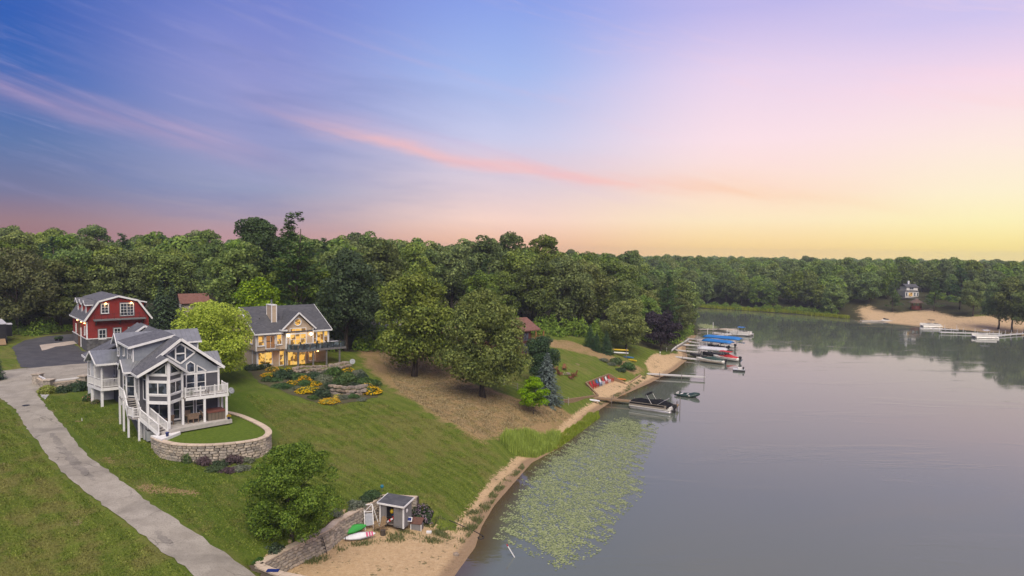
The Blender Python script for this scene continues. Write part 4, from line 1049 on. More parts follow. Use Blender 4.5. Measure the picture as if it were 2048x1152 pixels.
# back wing and covered porch
MB().poly([(-9.3, 13.0, -0.3), (-7.3, 13.0, -0.3), (-7.3, 13.0, 5.9), (-9.3, 13.0, 4.9)], (0, 4.2, 0)).build('wing_wall', M_WHITE, gh)
slab_part([(-9.75, 12.6, 5.12), (-6.9, 12.6, 6.75), (-4.6, 12.6, 7.66), (-4.6, 17.7, 7.66), (-9.75, 17.7, 5.12)], 0.15, 'wing_roof', M_ROOF)
board(gh, (-9.77, 12.58, 5.0), (-9.77, 17.7, 5.0), 0.06, 0.22); board(gh, (-9.77, 12.58, 5.0), (-7.9, 12.58, 5.05), 0.06, 0.2)
win(gh, (-9.32, 16.2, 2.7), -90, 1.0, 1.9, 1, 2, 0.12)
PC = [(-9.9, 13.2), (-9.2, 9.2), (-7.4, 9.2), (-7.4, 13.2)]
MB().poly([(a, b, 2.3) for a, b in PC], (0, 0, 0.16)).build('porch_floor', M_DECKW, gh)
for i in range(2): board(gh, (PC[i][0], PC[i][1] - .02, 2.3), (PC[i + 1][0], PC[i + 1][1] - .02, 2.3), 0.06, 0.3)
railing(gh, [(-9.85, 13.1, 2.46), (-9.5, 11.2, 2.46), (-9.14, 9.27, 2.46), (-7.5, 9.27, 2.46)], 0.95)
for p in ((-9.5, 11.2), (-9.14, 9.3), (-7.5, 9.3)): post(gh, (p[0], p[1], 2.4), 4.95, 0.16)
for p in ((-9.1, 9.5), (-9.6, 12.2)): post(gh, (p[0], p[1], -0.4), 2.3, 0.24)
MB().poly([(-9.55, 9.1, 4.85), (-9.75, 12.2, 4.85), (-9.65, 10.65, 6.05)], (2.2, 0, 0)).build('porch_gable', M_LTSIDE, gh)
rp = slab_part([(-10.0, 10.75, 6.35), (-6.6, 10.75, 6.35), (-7.8, 8.75, 5.12), (-9.75, 8.75, 5.12)], 0.09, 'metal_roof', M_METAL)
seams(gh, rp, (-9.95, 10.75, 6.35), (-7.0, 10.75, 6.35), (-9.7, 8.75, 5.12), (-7.8, 8.75, 5.12), 0.5)
slab_part([(-10.0, 10.75, 6.35), (-10.2, 12.7, 5.12), (-7.8, 12.7, 5.12), (-6.6, 10.75, 6.35)], 0.09, 'metal_roof', M_METAL)
board(gh, (-10.02, 10.75, 6.27), (-9.77, 8.73, 5.03), 0.06, 0.18, name='rake_board'); board(gh, (-10.02, 10.75, 6.27), (-10.22, 12.72, 5.03), 0.06, 0.18, name='rake_board'); board(gh, (-9.76, 8.73, 5.03), (-7.8, 8.73, 5.03), 0.06, 0.2)
win(gh, (-7.42, 12.6, 3.3), -90, 0.9, 1.3, 1, 2, 0.1); win(gh, (-7.42, 10.4, 2.5), -90, 0.8, 2.0, 1, 1, 0.1, name='door', sill=False)
# back gable seen over the roofs
MB().poly([(-5.6, 13.6, 6.0), (-2.6, 13.6, 6.0), (-2.6, 13.6, 7.2), (-4.1, 13.6, 8.2), (-5.6, 13.6, 7.2)], (0, 3.5, 0)).build('back_gable', M_LTSIDE, gh)
slab_part([(-4.1, 13.3, 8.5), (-5.9, 13.3, 7.25), (-5.9, 17.3, 7.25), (-4.1, 17.3, 8.5)], 0.12, 'roof', M_ROOF); slab_part([(-4.1, 13.3, 8.5), (-4.1, 17.3, 8.5), (-2.3, 17.3, 7.25), (-2.3, 13.3, 7.25)], 0.12, 'roof', M_ROOF)
board(gh, (-4.1, 13.28, 8.42), (-2.3, 13.28, 7.17), 0.06, 0.2, name='rake_board'); board(gh, (-4.1, 13.28, 8.42), (-5.9, 13.28, 7.17), 0.06, 0.2, name='rake_board')
# outside stairs
st = MB(); tr = MB()
T0, T1 = Vector((-7.95, 2.6, 2.46)), Vector((-7.95, -0.15, 1.15))
M0, M1 = Vector((-7.35, -0.7, 1.15)), Vector((-6.25, -3.55, -0.15))
MB().bb(-8.55, -7.4, 1.55, 3.6, 2.36, 2.5).build('stair_landing', M_DECKW, gh)
MB().poly([(-8.5, 0.1, 1.0), (-8.25, -1.15, 1.0), (-7.6, -1.35, 1.0), (-6.85, -0.75, 1.0), (-7.2, 0.1, 1.0)], (0, 0, 0.14)).build('stair_landing', M_DECKW, gh)
def flight(a, b, width, n):
    d = b - a; h = Vector((d.x, d.y, 0)); sdir = Vector((h.y, -h.x, 0)).normalized() * width / 2
    for k in range(n):
        p = a + d * ((k + 0.5) / n); q = h / n * 0.62
        MB().poly([p - sdir - q, p + sdir - q, p + sdir + q, p - sdir + q], (0, 0, 0.05)).build('tread', M_DECKW, gh)
    for s in (-1, 1):
        board(gh, a + sdir * s + Vector((0, 0, -.08)), b + sdir * s + Vector((0, 0, -.08)), 0.06, 0.26, name='stringer')
        railing(gh, [a + sdir * s, a.lerp(b, 0.5) + sdir * s, b + sdir * s], 0.95)
flight(Vector((-7.95, 1.6, 2.42)), Vector((-7.95, 0.1, 1.15)), 1.0, 7)
flight(Vector((-7.25, -1.0, 1.08)), Vector((-6.15, -3.5, -0.15)), 0.95, 8)
railing(gh, [(-8.5, 3.55, 2.5), (-8.5, 2.55, 2.5), (-8.5, 1.6, 2.5)]); railing(gh, [(-8.45, 0.1, 1.14), (-8.22, -1.1, 1.14), (-7.62, -1.3, 1.14)])
for p, z1 in [((-8.5, 3.5), 2.5), ((-8.5, 1.65), 2.5), ((-8.4, 0.05), 1.1), ((-7.75, -1.25), 1.1), ((-7.3, 0.0), 1.1), ((-7.2, -0.75), 1.1)]: post(gh, (p[0], p[1], -2.0), z1, 0.17)
# patio and its steps
pt = MB()
pt.poly([(-7.0, 0.05, -0.4), (-7.0, -1.6, -0.4), (-6.3, -3.6, -0.4), (-4.0, -2.95, -0.4), (0.55, -2.4, -0.4), (0.55, 0.05, -0.4)], (0, 0, 0.38))
tag(pt.build('patio', M_CONCW), 'pale paved patio under the deck of the gray house', 'patio').matrix_world = Matrix.Translation(GO) @ Matrix.Rotation(TH, 4, 'Z')
stp = MB(); stp.poly([(-7.15, -3.1, -0.7), (-6.7, -5.2, -0.7), (-5.9, -4.6, -0.7), (-4.6, -3.4, -0.7), (-4.6, -2.9, -0.7), (-6.3, -3.0, -0.7)], (0, 0, 0.42))
tag(stp.build('steps', M_WHITE), 'white concrete landing step at the foot of the gray house stairs', 'step').matrix_world = Matrix.Translation(GO) @ Matrix.Rotation(TH, 4, 'Z')

# ================================================================== curved block wall and terrace lawn
def block_mesh(seed, mat):
    rs = random.Random(seed); mb = MB(); j = lambda a: a + rs.uniform(-.03, .03)
    x0, x1, z0, z1 = -.49, .49, 0.015, .985
    b = 0.07
    o = [(x0, 0.25, z0), (x1, 0.25, z0), (x1, 0.25, z1), (x0, 0.25, z1), (x0, -.20, z0), (x1, -.20, z0), (x1, -.20, z1), (x0, -.20, z1)]
    i = [(j(x0 + b), j(-.26), j(z0 + b * 1.6)), (j(0), j(-.29), j(z0 + b * 1.6)), (j(x1 - b), j(-.26), j(z0 + b * 1.6)), (j(x1 - b), j(-.26), j(z1 - b * 1.6)), (j(0), j(-.28), j(z1 - b * 1.6)), (j(x0 + b), j(-.26), j(z1 - b * 1.6))]
    mb.add(o + i, [(0, 3, 2, 1), (0, 1, 5, 4), (1, 2, 6, 5), (2, 3, 7, 6), (3, 0, 4, 7), (4, 5, 10, 9, 8), (5, 6, 11, 10), (6, 7, 13, 12, 11), (7, 4, 8, 13), (8, 9, 12, 13), (9, 10, 11, 12)])
    return mb.mesh('block', mat)
BLOCKS = [block_mesh(i, M_STONE[i % 2]) for i in range(8)]
def resample(path, step):
    P = [Vector(p) for p in path]; out = [P[0]]; L = 0
    seg = [(P[i + 1] - P[i]).length for i in range(len(P) - 1)]; tot = sum(seg); n = max(2, int(tot / step)); pts = []
    for k in range(n + 1):
        s = tot * k / n; i = 0
        while i < len(seg) - 1 and s > seg[i]: s -= seg[i]; i += 1
        pts.append(P[i].lerp(P[i + 1], min(1, s / seg[i])))
    return pts
def smooth_path(P, it=2):
    P = [Vector(p) for p in P]
    for _ in range(it):
        Q = [P[0]]
        for a, b in zip(P, P[1:]): Q += [a.lerp(b, .25), a.lerp(b, .75)]
        Q.append(P[-1]); P = Q
    return P
def block_wall(root, path, ztop, course, bw, seed, facing=1, cap=True, base=None, capw=0.62, capl=0.75):
    """courses of single blocks along a path; facing=+1: the face looks to the right of the path"""
    rs = random.Random(seed); P = resample(path, 0.12); L = [0.0]
    for a, b in zip(P, P[1:]): L.append(L[-1] + (b - a).length)
    def at(s):
        i = min(len(L) - 2, max(0, int(np.searchsorted(L, s) - 1))); f = (s - L[i]) / (L[i + 1] - L[i]); return P[i].lerp(P[i + 1], min(1, max(0, f)))
    inv = root.matrix_world.inverted() if False else None
    zmin = min(zt(p.x, p.y) for p in P) - 0.2
    n = int(math.ceil((ztop - zmin) / course)); cnt = 0
    for c in range(n):
        z = ztop - (c + 1) * course; s = -rs.uniform(0, bw)
        while s < L[-1]:
            wd = bw * rs.uniform(0.7, 1.4); a, b = at(max(0, s)), at(min(L[-1], s + wd)); s += wd
            d = b - a
            if d.length < 0.08: continue
            m = (a + b) / 2
            o = Vector((d.y, -d.x)).normalized() * facing
            g = base(m) if base else zt(m.x + o.x * .5, m.y + o.y * .5)
            if z + course < g - 0.05: continue
            ang = math.atan2(d.y, d.x) + (0 if facing > 0 else math.pi)
            ob = link('block', BLOCKS[rs.randrange(8)], root, (m.x - root.location.x, m.y - root.location.y, z - root.location.z), ang + rs.uniform(-.02, .02), (d.length * 0.94, 1.0, course * 0.88))
            cnt += 1
    if cap:
        s = 0.0
        while s < L[-1] - 0.1:
            wd = capl * rs.uniform(0.8, 1.3); a, b = at(s), at(min(L[-1], s + wd)); s += wd
            m = (a + b) / 2; d = b - a
            if d.length < .1: continue
            k = MB(); hw = capw / 2; l = d.length / 2 - 0.006
            k.bb(-l, l, -hw, hw, 0.002, 0.09); link('cap_stone', k.mesh('cap_stone', M_CAP), root, (m.x - root.location.x, m.y - root.location.y, ztop - root.location.z), math.atan2(d.y, d.x))
    return cnt
WP_ = [(-6.9, -3.1), (-6.65, -5.2), (-5.7, -7.4), (-3.5, -9.2), (-1.1, -9.95), (1.0, -9.9), (2.25, -8.3), (2.7, -5.9), (2.6, -2.0), (2.3, 1.0), (1.6, 3.4), (0.4, 4.6)]
WPW = [Vector(gu(a, b)[:2]) for a, b in WP_]
path = smooth_path(WPW, 2)
wall1 = thing('retaining_wall', 'curved buff block retaining wall round the gray house terrace', 'retaining wall', (WPW[4].x, WPW[4].y, 4.6))
TOPZ = 6.6 - 0.5
n1 = block_wall(wall1, path, TOPZ, 0.25, 0.56, 5)
bk = [(p.x, p.y) for p in resample(path, 0.5)]
# earth body behind the blocks so nothing shows through the joints
core = MB(); ins = []
cw = Vector(gu(-2.2, -3.5)[:2])
for p in resample(path, 0.5):
    d = (cw - p); q = p + d.normalized() * 0.24; ins.append((q.x, q.y))
tl = [tuple(gu(a, b)[:2]) for a, b in [(0.6, 4.0), (0.4, -0.1), (-6.6, -0.1)]]
core.poly([(x, y, 3.4) for x, y in ins + tl], (0, 0, TOPZ - 0.12 - 3.4)); core.build('earth_fill', pm('earth', (0.10, 0.075, 0.05), (0.06, 0.05, 0.035), 3, 0.95), wall1).location = -Vector((WPW[4].x, WPW[4].y, 4.6))
def turf_mat():
    m, t, p, out = newmat('terrace_turf')
    tc = t.new('ShaderNodeTexCoord'); V = tc.outputs['Object']
    a, b, c = t.noise(V, 3.5, 5, .7), t.noise(V, .5, 4, .6), t.noise(V, 11, 3, .7)
    g = t.mix(t.sstep(a, .35, .7), (0.070, 0.112, 0.012, 1), (0.112, 0.155, 0.020, 1)); g = t.mix(t.math('MULTIPLY', t.sstep(c, .5, .72), .5), g, (0.040, 0.072, 0.008, 1))
    g = t.mix(t.math('MULTIPLY', t.sstep(b, .66, .72), .7), g, (0.22, 0.17, 0.09, 1))
    t.link(g, p.inputs['Base Color']); p.inputs['Roughness'].default_value = .95; p.inputs['Specular IOR Level'].default_value = .1
    bump(t, p, t.math('ADD', a, c), .5, .1); return m
drape('terrace_lawn', ins + tl, turf_mat(), 0.0, 0.6, 0, flat=TOPZ - 0.04, kind='structure')
print('blocks', n1)
# ================================================================== red barn
BO = (-65.966, 104.888, 7.8); BTH = R(41)
bn = thing('red_barn', 'red gambrel-roofed barn with stone base, balcony and soffit lights', 'barn', BO, BTH)
M_RED = siding('barn_red_boards', (0.26, 0.030, 0.024), (0.21, 0.024, 0.020), 0.24, True)
M_REDL = siding('barn_red_laps', (0.27, 0.032, 0.026), (0.22, 0.026, 0.022), 0.16)
M_FSTONE = pm('field_stone', (0.135, 0.13, 0.13), (0.055, 0.052, 0.055), 2.2, 0.95, bmp=1.0, bscale=5)
M_BLACK = pm('black_metal', (0.02, 0.02, 0.022), (0.03, 0.03, 0.03), 3, 0.5)
M_WARM = None
def lampm(name, c, s):
    m, t, p, out = newmat(name); p.inputs['Base Color'].default_value = (0.8, 0.7, 0.5, 1)
    p.inputs['Emission Color'].default_value = c; p.inputs['Emission Strength'].default_value = s; return m
M_WARM = lampm('warm_lamp', (1.0, 0.55, 0.18, 1), 12.0)
def plight(parent, loc, e, c=(1.0, 0.52, 0.18), r=0.08):
    l = bpy.data.lights.new('lamp_light', 'POINT'); l.energy = e; l.color = c; l.shadow_soft_size = r
    o = bpy.data.objects.new('lamp_light', l); COL.objects.link(o); o.parent = parent; o.location = loc; return o
BV0, BV1 = 0.4, 13.2
gam = [(0.4, 1.9), (9.1, 1.9), (9.1, 4.95), (7.45, 7.45), (4.75, 8.25), (2.05, 7.45), (0.4, 4.95)]
MB().poly([(a, BV0, b) for a, b in gam], (0, BV1 - BV0, 0)).build('wall', M_RED, bn)
MB().poly([(a, BV0 - .03, b) for a, b in [(0.42, 4.75), (9.08, 4.75), (9.08, 4.95), (7.45, 7.43), (4.75, 8.2), (2.05, 7.43), (0.42, 4.95)]], (0, .028, 0)).build('upper_wall', M_REDL, bn)
MB().bb(0.32, 9.18, BV0 - .08, BV1 + .1, -1.2, 1.88).build('stone_base', M_FSTONE, bn)
board(bn, (0.25, BV0 - .1, 1.93), (9.25, BV0 - .1, 1.93), 0.1, 0.12, name='ledge'); board(bn, (0.3, BV0 - .1, 1.93), (0.3, BV1, 1.93), 0.1, 0.12, name='ledge')
ro_ = [(-0.02, 4.78), (2.0, 7.82), (4.75, 8.58), (7.5, 7.82), (9.55, 4.78)]
for (a, b), (c, d) in zip(ro_, ro_[1:]):
    MB().slab([(a, 0.0, b), (c, 0.0, d), (c, BV1 + .35, d), (a, BV1 + .35, b)], 0.18).build('roof', M_ROOF, bn)
    board(bn, (a, -0.03, b - .1), (c, -0.03, d - .1), 0.07, 0.26, name='rake_board')
board(bn, (-0.05, 0, 4.68), (-0.05, BV1 + .35, 4.68), 0.06, 0.2); board(bn, (9.58, 0, 4.68), (9.58, BV1 + .35, 4.68), 0.06, 0.2)
for (u0, z0, w_, h_, nx_, ny_, nm) in [(2.05, 1.82 + .05, 0.85, 1.35, 2, 2, 'window'), (4.15, 2.3, 0.8, 1.0, 2, 2, 'window'), (6.2, 2.3, 0.8, 1.0, 2, 2, 'window'), (2.45, 5.9, 0.85, 1.35, 2, 3, 'window')]:
    MB().bb(u0 - .22, u0 + w_ + .22, BV0 - .06, BV0 - .031, z0 - .22, z0 + h_ + .22).build('window_surround', M_GRAYTRIM, bn)
    win(bn, (u0, BV0 - .05, z0), 0, w_, h_, nx_, ny_, 0.1, 0.05)
MB().bb(4.92, 7.05, BV0 - .06, BV0 - .031, 5.2, 7.45).build('door_surround', M_GRAYTRIM, bn)
for k in (0, 1): win(bn, (5.1 + k * .92, BV0 - .05, 5.38), 0, 0.82, 1.85, 2, 4, 0.09, 0.04, name='balcony_door', sill=False)
MB().bb(1.25, 8.5, BV0 - 1.1, BV0, 4.74, 4.95).build('balcony', M_GRAYTRIM, bn)
for k in range(9): post(bn, (1.3 + k * 0.89, BV0 - 1.05, 4.95), 5.85, 0.04, M_BLACK, 'railing_post')
for z_ in (5.15, 5.4, 5.62, 5.84): board(bn, (1.28, BV0 - 1.05, z_), (8.46, BV0 - 1.05, z_), 0.025, 0.025, M_BLACK, 'rail')
for u in (1.6, 4.9, 8.1): MB().bar((u, BV0, 4.0), (u, BV0 - .95, 4.72), 0.12, 0.12).build('bracket', M_BLACK, bn)
for u in (3.0, 6.6):
    MB().lathe([(0.12, 0), (0.10, 0.10), (0.03, 0.12)], 10, (u, BV0 - .12, 7.35)).build('soffit_light', M_WARM, bn); plight(bn, (u, BV0 - .3, 7.2), 14)
for v_ in (1.6, 4.5, 8.0):
    MB().lathe([(0.10, 0), (0.09, 0.10), (0.03, 0.12)], 10, (0.28, v_, 4.25)).build('soffit_light', M_WARM, bn); plight(bn, (0.18, v_, 4.15), 13)
# left side: big door, windows, dormers
MB().bb(0.28, 0.42, 5.2, 7.6, -0.6, 4.2).build('barn_door', pm('stained_wood_door', (0.16, 0.075, 0.03), (0.11, 0.05, 0.022), 5, .7, stretch=(6, 6, .5)), bn)
MB().bb(0.22, 0.4, 4.9, 5.15, 0.2, 3.3).build('door_post', M_WHITE, bn)
win(bn, (0.38, 10.3, 2.2), -90, 0.8, 1.3, 2, 2, 0.1); win(bn, (0.38, 2.4, 2.5), -90, 0.7, 1.2, 2, 2, 0.1)
MB().bb(0.3, 0.48, 0.33, 0.5, 1.95, 4.6).build('corner_board', M_WHITE, bn)
for v_ in (2.8, 6.3, 9.8):
    d = MB(); d.poly([(0.75, v_ - .75, 5.6), (0.75, v_ + .75, 5.6), (0.75, v_ + .75, 7.05), (0.75, v_, 7.5), (0.75, v_ - .75, 7.05)], (2.6, 0, 0)); dm = d.build('dormer', M_RED, bn)
    MB().slab([(0.35, v_, 7.85), (4.2, v_, 7.85), (3.4, v_ - 1.05, 7.15), (0.35, v_ - 1.05, 7.15)], 0.1).build('dormer_roof', M_ROOF, bn)
    MB().slab([(0.35, v_, 7.85), (0.35, v_ + 1.05, 7.15), (3.4, v_ + 1.05, 7.15), (4.2, v_, 7.85)], 0.1).build('dormer_roof', M_ROOF, bn)
    board(bn, (0.33, v_, 7.78), (0.33, v_ - 1.07, 7.08), 0.05, 0.16, name='rake_board'); board(bn, (0.33, v_, 7.78), (0.33, v_ + 1.07, 7.08), 0.05, 0.16, name='rake_board')
    board(bn, (0.35, v_ - 1.07, 7.08), (2.2, v_ - 1.07, 7.08), 0.05, 0.14)
    win(bn, (0.73, v_ + .35, 5.85), -90, 0.7, 1.1, 2, 2, 0.12)
for v_ in (3.2, 9.0):
    MB().poly([(6.4, v_ - 1.2, 5.6), (8.75, v_ - 1.2, 5.6), (8.75, v_ - 1.2, 7.2), (6.4, v_ - 1.2, 7.4)], (0, 2.4, 0)).build('dormer', M_RED, bn)
    MB().slab([(5.0, v_ - 1.4, 8.25), (9.2, v_ - 1.4, 7.35), (9.2, v_ + 1.4, 7.35), (5.0, v_ + 1.4, 8.25)], 0.12).build('dormer_roof', M_ROOF, bn)
    board(bn, (7.4, v_ - 1.42, 7.66), (9.22, v_ - 1.42, 7.26), 0.05, 0.18)

# ================================================================== beige house
HO = (-35.584, 94.625, 7.0)
hh = thing('beige_house', 'beige house with charcoal roof, chimney and glowing yellow windows', 'house', HO, TH)
def hu(u, v, z=0.0): return np.array([HO[0] + u * math.cos(TH) - v * math.sin(TH), HO[1] + u * math.sin(TH) + v * math.cos(TH), HO[2] + z])
M_BEIGE = siding('beige_siding', (0.50, 0.38, 0.265), (0.56, 0.44, 0.32), 0.15)
M_HROOF = shingle('slate_shingle', (0.058, 0.060, 0.068), (0.094, 0.094, 0.102), (0.075, 0.073, 0.076))
MB().poly([(0, 0, 2.75), (0, 0, 5.2), (0, 6.0, 8.25), (0, 12.0, 5.2), (0, 12.0, 2.75)], (10.75, 0, 0)).build('wall', M_BEIGE, hh)
MB().bb(0.35, 10.6, 0.75, 12.0, -1.0, 2.745).build('lower_wall', M_BEIGE, hh)
MB().bb(4.2, 8.2, -0.32, 0.1, 2.745, 5.65).build('gable_wall', M_BEIGE, hh)
MB().poly([(3.75, -0.32, 5.65), (8.05, -0.32, 5.65), (5.9, -0.32, 7.72)], (0, 3.6, 0)).build('gable_wall', M_BEIGE, hh)
hr = MB().slab([(-0.35, -0.42, 5.25), (11.1, -0.42, 5.25), (11.1, 6.0, 8.55), (-0.35, 6.0, 8.55)], 0.18).build('roof', M_HROOF, hh)
MB().slab([(-0.35, 6.0, 8.55), (11.1, 6.0, 8.55), (11.1, 12.4, 5.25), (-0.35, 12.4, 5.25)], 0.18).build('roof', M_HROOF, hh)
MB().slab([(5.9, -0.75, 8.03), (3.35, -0.75, 5.62), (3.35, 0.3, 5.62), (5.9, 5.0, 8.03)], 0.15).build('gable_roof', M_HROOF, hh)
MB().slab([(5.9, -0.75, 8.03), (5.9, 5.0, 8.03), (8.45, 0.3, 5.62), (8.45, -0.75, 5.62)], 0.15).build('gable_roof', M_HROOF, hh)
for a, b, n_ in [((5.9, -.78, 7.93), (3.32, -.78, 5.5), 'rake_board'), ((5.9, -.78, 7.93), (8.48, -.78, 5.5), 'rake_board'), ((-.37, -.44, 5.14), (-.37, 6.0, 8.44), 'rake_board'), ((11.12, -.44, 5.14), (11.12, 6.0, 8.44), 'rake_board'),
                 ((-.37, -.45, 5.13), (3.7, -.45, 5.13), 'fascia'), ((8.1, -.45, 5.13), (11.12, -.45, 5.13), 'fascia'), ((3.33, -.78, 5.5), (3.33, 0.2, 5.5), 'fascia'), ((3.3, -.76, 5.5), (4.2, -.76, 5.5), 'fascia')]: board(hh, a, b, 0.07, 0.2, name=n_)
ch = MB().bb(2.95, 3.65, 2.0, 3.9, 6.0, 8.9).build('chimney', M_BEIGE, hh)
MB().bb(2.88, 3.72, 1.93, 3.97, 8.9, 9.02).build('chimney_cap', M_WHITE, ch); MB().lathe([(0.12, 0), (0.12, 0.55), (0.16, 0.56), (0.16, 0.66)], 10, (3.3, 2.95, 9.02)).build('flue', M_METAL, ch)
for a, b in ((2.95, 2.0), (3.65, 2.0), (2.95, 3.9)): MB().bb(a - .06, a + .06, b - .06, b + .06, 6.2, 8.88).build('corner_board', M_WHITE, ch)
for p in ((1.5, 2.9), (8.6, 3.2)): MB().lathe([(0.06, 0), (0.06, .5)], 8, (p[0], p[1], 6.6)).build('vent_pipe', M_BLACK, hh)
LIT = M_GLASS_LIT
win(hh, (0.3, 0, 3.55), 0, 0.75, 1.35, 1, 2, 0.12, glass=LIT); win(hh, (2.95, 0, 3.55), 0, 0.6, 1.3, 1, 2, 0.12, glass=LIT)
win(hh, (1.4, 0, 3.05), 0, 1.2, 1.75, 2, 1, 0.13, glass=litm('dim_window', (0.55, 0.22, 0.04), (0.30, 0.12, 0.03), (0.05, 0.02, 0.01), .8), name='glass_door', sill=False)
win(hh, (4.75, -0.32, 3.35), 0, 2.3, 1.45, 3, 2, 0.12, glass=LIT); win(hh, (4.75, -0.32, 5.0), 0, 2.3, 0.62, 3, 1, 0.1, glass=LIT, sill=False)
win(hh, (8.3, 0, 3.0), 0, 0.45, 1.85, 1, 2, 0.1, glass=LIT, sill=False); win(hh, (8.95, 0, 2.95), 0, 0.95, 1.95, 2, 1, 0.1, glass=LIT, name='glass_door', sill=False); win(hh, (10.05, 0, 3.4), 0, 0.5, 1.5, 1, 2, 0.1, glass=LIT)
win(hh, (-0.0, 2.2, 3.7), -90, 0.75, 1.35, 1, 2, 0.12, glass=LIT)
win(hh, (0.55, 0.75, 0.75), 0, 1.9, 1.6, 2, 1, 0.13, glass=LIT)
win(hh, (3.6, 0.75, 0.4), 0, 0.8, 2.0, 1, 2, 0.12, glass=LIT, sill=False); win(hh, (4.8, 0.75, 0.1), 0, 1.5, 2.2, 2, 1, 0.12, glass=LIT, name='sliding_door', sill=False); win(hh, (6.5, 0.75, 0.1), 0, 0.9, 2.2, 1, 1, 0.12, glass=LIT, name='sliding_door', sill=False); win(hh, (8.0, .75, .7), 0, .9, 1.5, 1, 2, .12, glass=LIT)
rd = MB()
n = 20; ring = [(5.85 + 0.52 * math.cos(6.2832 * k / n), -0.32, 6.55 + 0.52 * math.sin(6.2832 * k / n)) for k in range(n)]
rw_ = MB().tube([Vector(p) + Vector((0, -.02, 0)) for p in ring + ring[:1]], 0.09, 6, False).build('round_window', M_WHITE, hh)
MB().poly([(a, -0.325, c) for a, b, c in ring], (0, -.03, 0)).build('pane', LIT, rw_)
for u in (0.0, 4.2, 8.18, 10.75): MB().bb(u - .09, u + .09, (-.36 if 4 < u < 9 else -.04), 0.08, 2.76, 5.15 if not 4 < u < 9 else 5.6).build('corner_board', M_WHITE, hh)
for u, v in ((0.38, 0.72), (0.4, 2.5)): MB().bb(u - .1, u + .08, v - .08, v + .08, -0.8, 2.74).build('corner_board', M_WHITE, hh)
for u in (4.42, 7.8):
    s_ = MB().lathe([(0.05, 0), (0.13, .05), (0.13, .28), (0.04, .34)], 10, (u, -0.5, 4.55)).build('wall_light', lampm('sconce_%d' % (u * 10), (1.0, 0.72, 0.40, 1), 12.0), hh); plight(hh, (u, -0.62, 4.72), 26, (1.0, 0.62, 0.30))
MB().lathe([(0.14, 0), (0.10, .14), (0.03, .2)], 10, (8.5, -1.2, 2.2)).build('deck_light', M_WARM, hh); plight(hh, (8.2, -.4, 1.9), 22, (1.0, 0.42, 0.14)); plight(hh, (3.2, -.2, 1.5), 8, (1.0, .45, .16))
# deck with glass railing
M_GRAYW = pm('gray_deck_wood', (0.15, 0.145, 0.14), (0.105, 0.10, 0.10), 5, .8)
MB().poly([(3.95, -0.02, 2.5), (4.1, -.8, 2.5), (5.1, -2.3, 2.5), (12.4, -2.3, 2.5), (12.4, 0.6, 2.5), (10.8, -0.02, 2.5)], (0, 0, 0.22)).build('deck', M_GRAYW, hh)
for a, b in [((4.1, -.82, 2.6), (5.1, -2.34, 2.6)), ((5.1, -2.34, 2.6), (12.42, -2.34, 2.6)), ((12.42, -2.34, 2.6), (12.42, .6, 2.6))]: board(hh, a, b, 0.06, 0.3, M_GRAYW)
M_GPANEL = glassm('railing_glass', (0.035, 0.045, 0.05), 0.1)
rp_ = [(4.1, -.8), (4.6, -1.55), (5.1, -2.26)] + [(5.1 + 0.9 * k, -2.26) for k in range(1, 9)] + [(12.36, -2.26), (12.36, -1.2), (12.36, 0.0)]
for i, p in enumerate(rp_):
    post(hh, (p[0], p[1], 2.72), 3.6, 0.07, M_BLACK, 'railing_post')
    if i: 
        q = rp_[i - 1]; d = Vector((p[0] - q[0], p[1] - q[1], 0)); a = Vector((q[0], q[1], 0)) + d * .1; b = Vector((p[0], p[1], 0)) - d * .1
        MB().bar(a + Vector((0, 0, 3.14)), b + Vector((0, 0, 3.14)), 0.012, 0.72).build('glass_panel', M_GPANEL, hh); board(hh, (q[0], q[1], 3.58), (p[0], p[1], 3.58), 0.06, 0.05, M_BLACK, 'rail')
for u in (5.15, 7.4, 9.45, 11.5): post(hh, (u, -2.1, -1.2), 2.5, 0.2, M_GRAYW)
for u in (3.9,): post(hh, (u, -.3, -0.8), 2.5, 0.15, M_GRAYW)
# little balcony under the left glass door
MB().bb(1.2, 3.0, -0.75, -0.02, 2.78, 2.9).build('balcony', M_GRAYW, hh)
for k in range(7): post(hh, (1.24 + k * .286, -0.71, 2.9), 3.65, 0.03, M_GRAYW, 'railing_post')
for z_ in (3.3, 3.64): board(hh, (1.24, -.71, z_), (2.96, -.71, z_), 0.035, 0.035, M_GRAYW, 'rail')
# patio
ptp = [tuple(hu(a, b)[:2]) for a, b in [(2.8, 0.7), (3.2, -2.2), (4.6, -3.1), (7.5, -2.9), (10.5, -2.7), (12.6, -2.2), (13.0, 0.6), (12.2, 4.5), (10.6, 4.5), (10.6, 0.7)]]
MPAV = pm('flagstone', (0.30, 0.255, 0.215), (0.20, 0.165, 0.14), 2.2, .9, bmp=.5, bscale=4)
pm_ = MB().poly([(x, y, 6.0) for x, y in ptp], (0, 0, 1.0))
tag(pm_.build('patio', MPAV), 'flagstone patio under the deck of the beige house', 'patio')

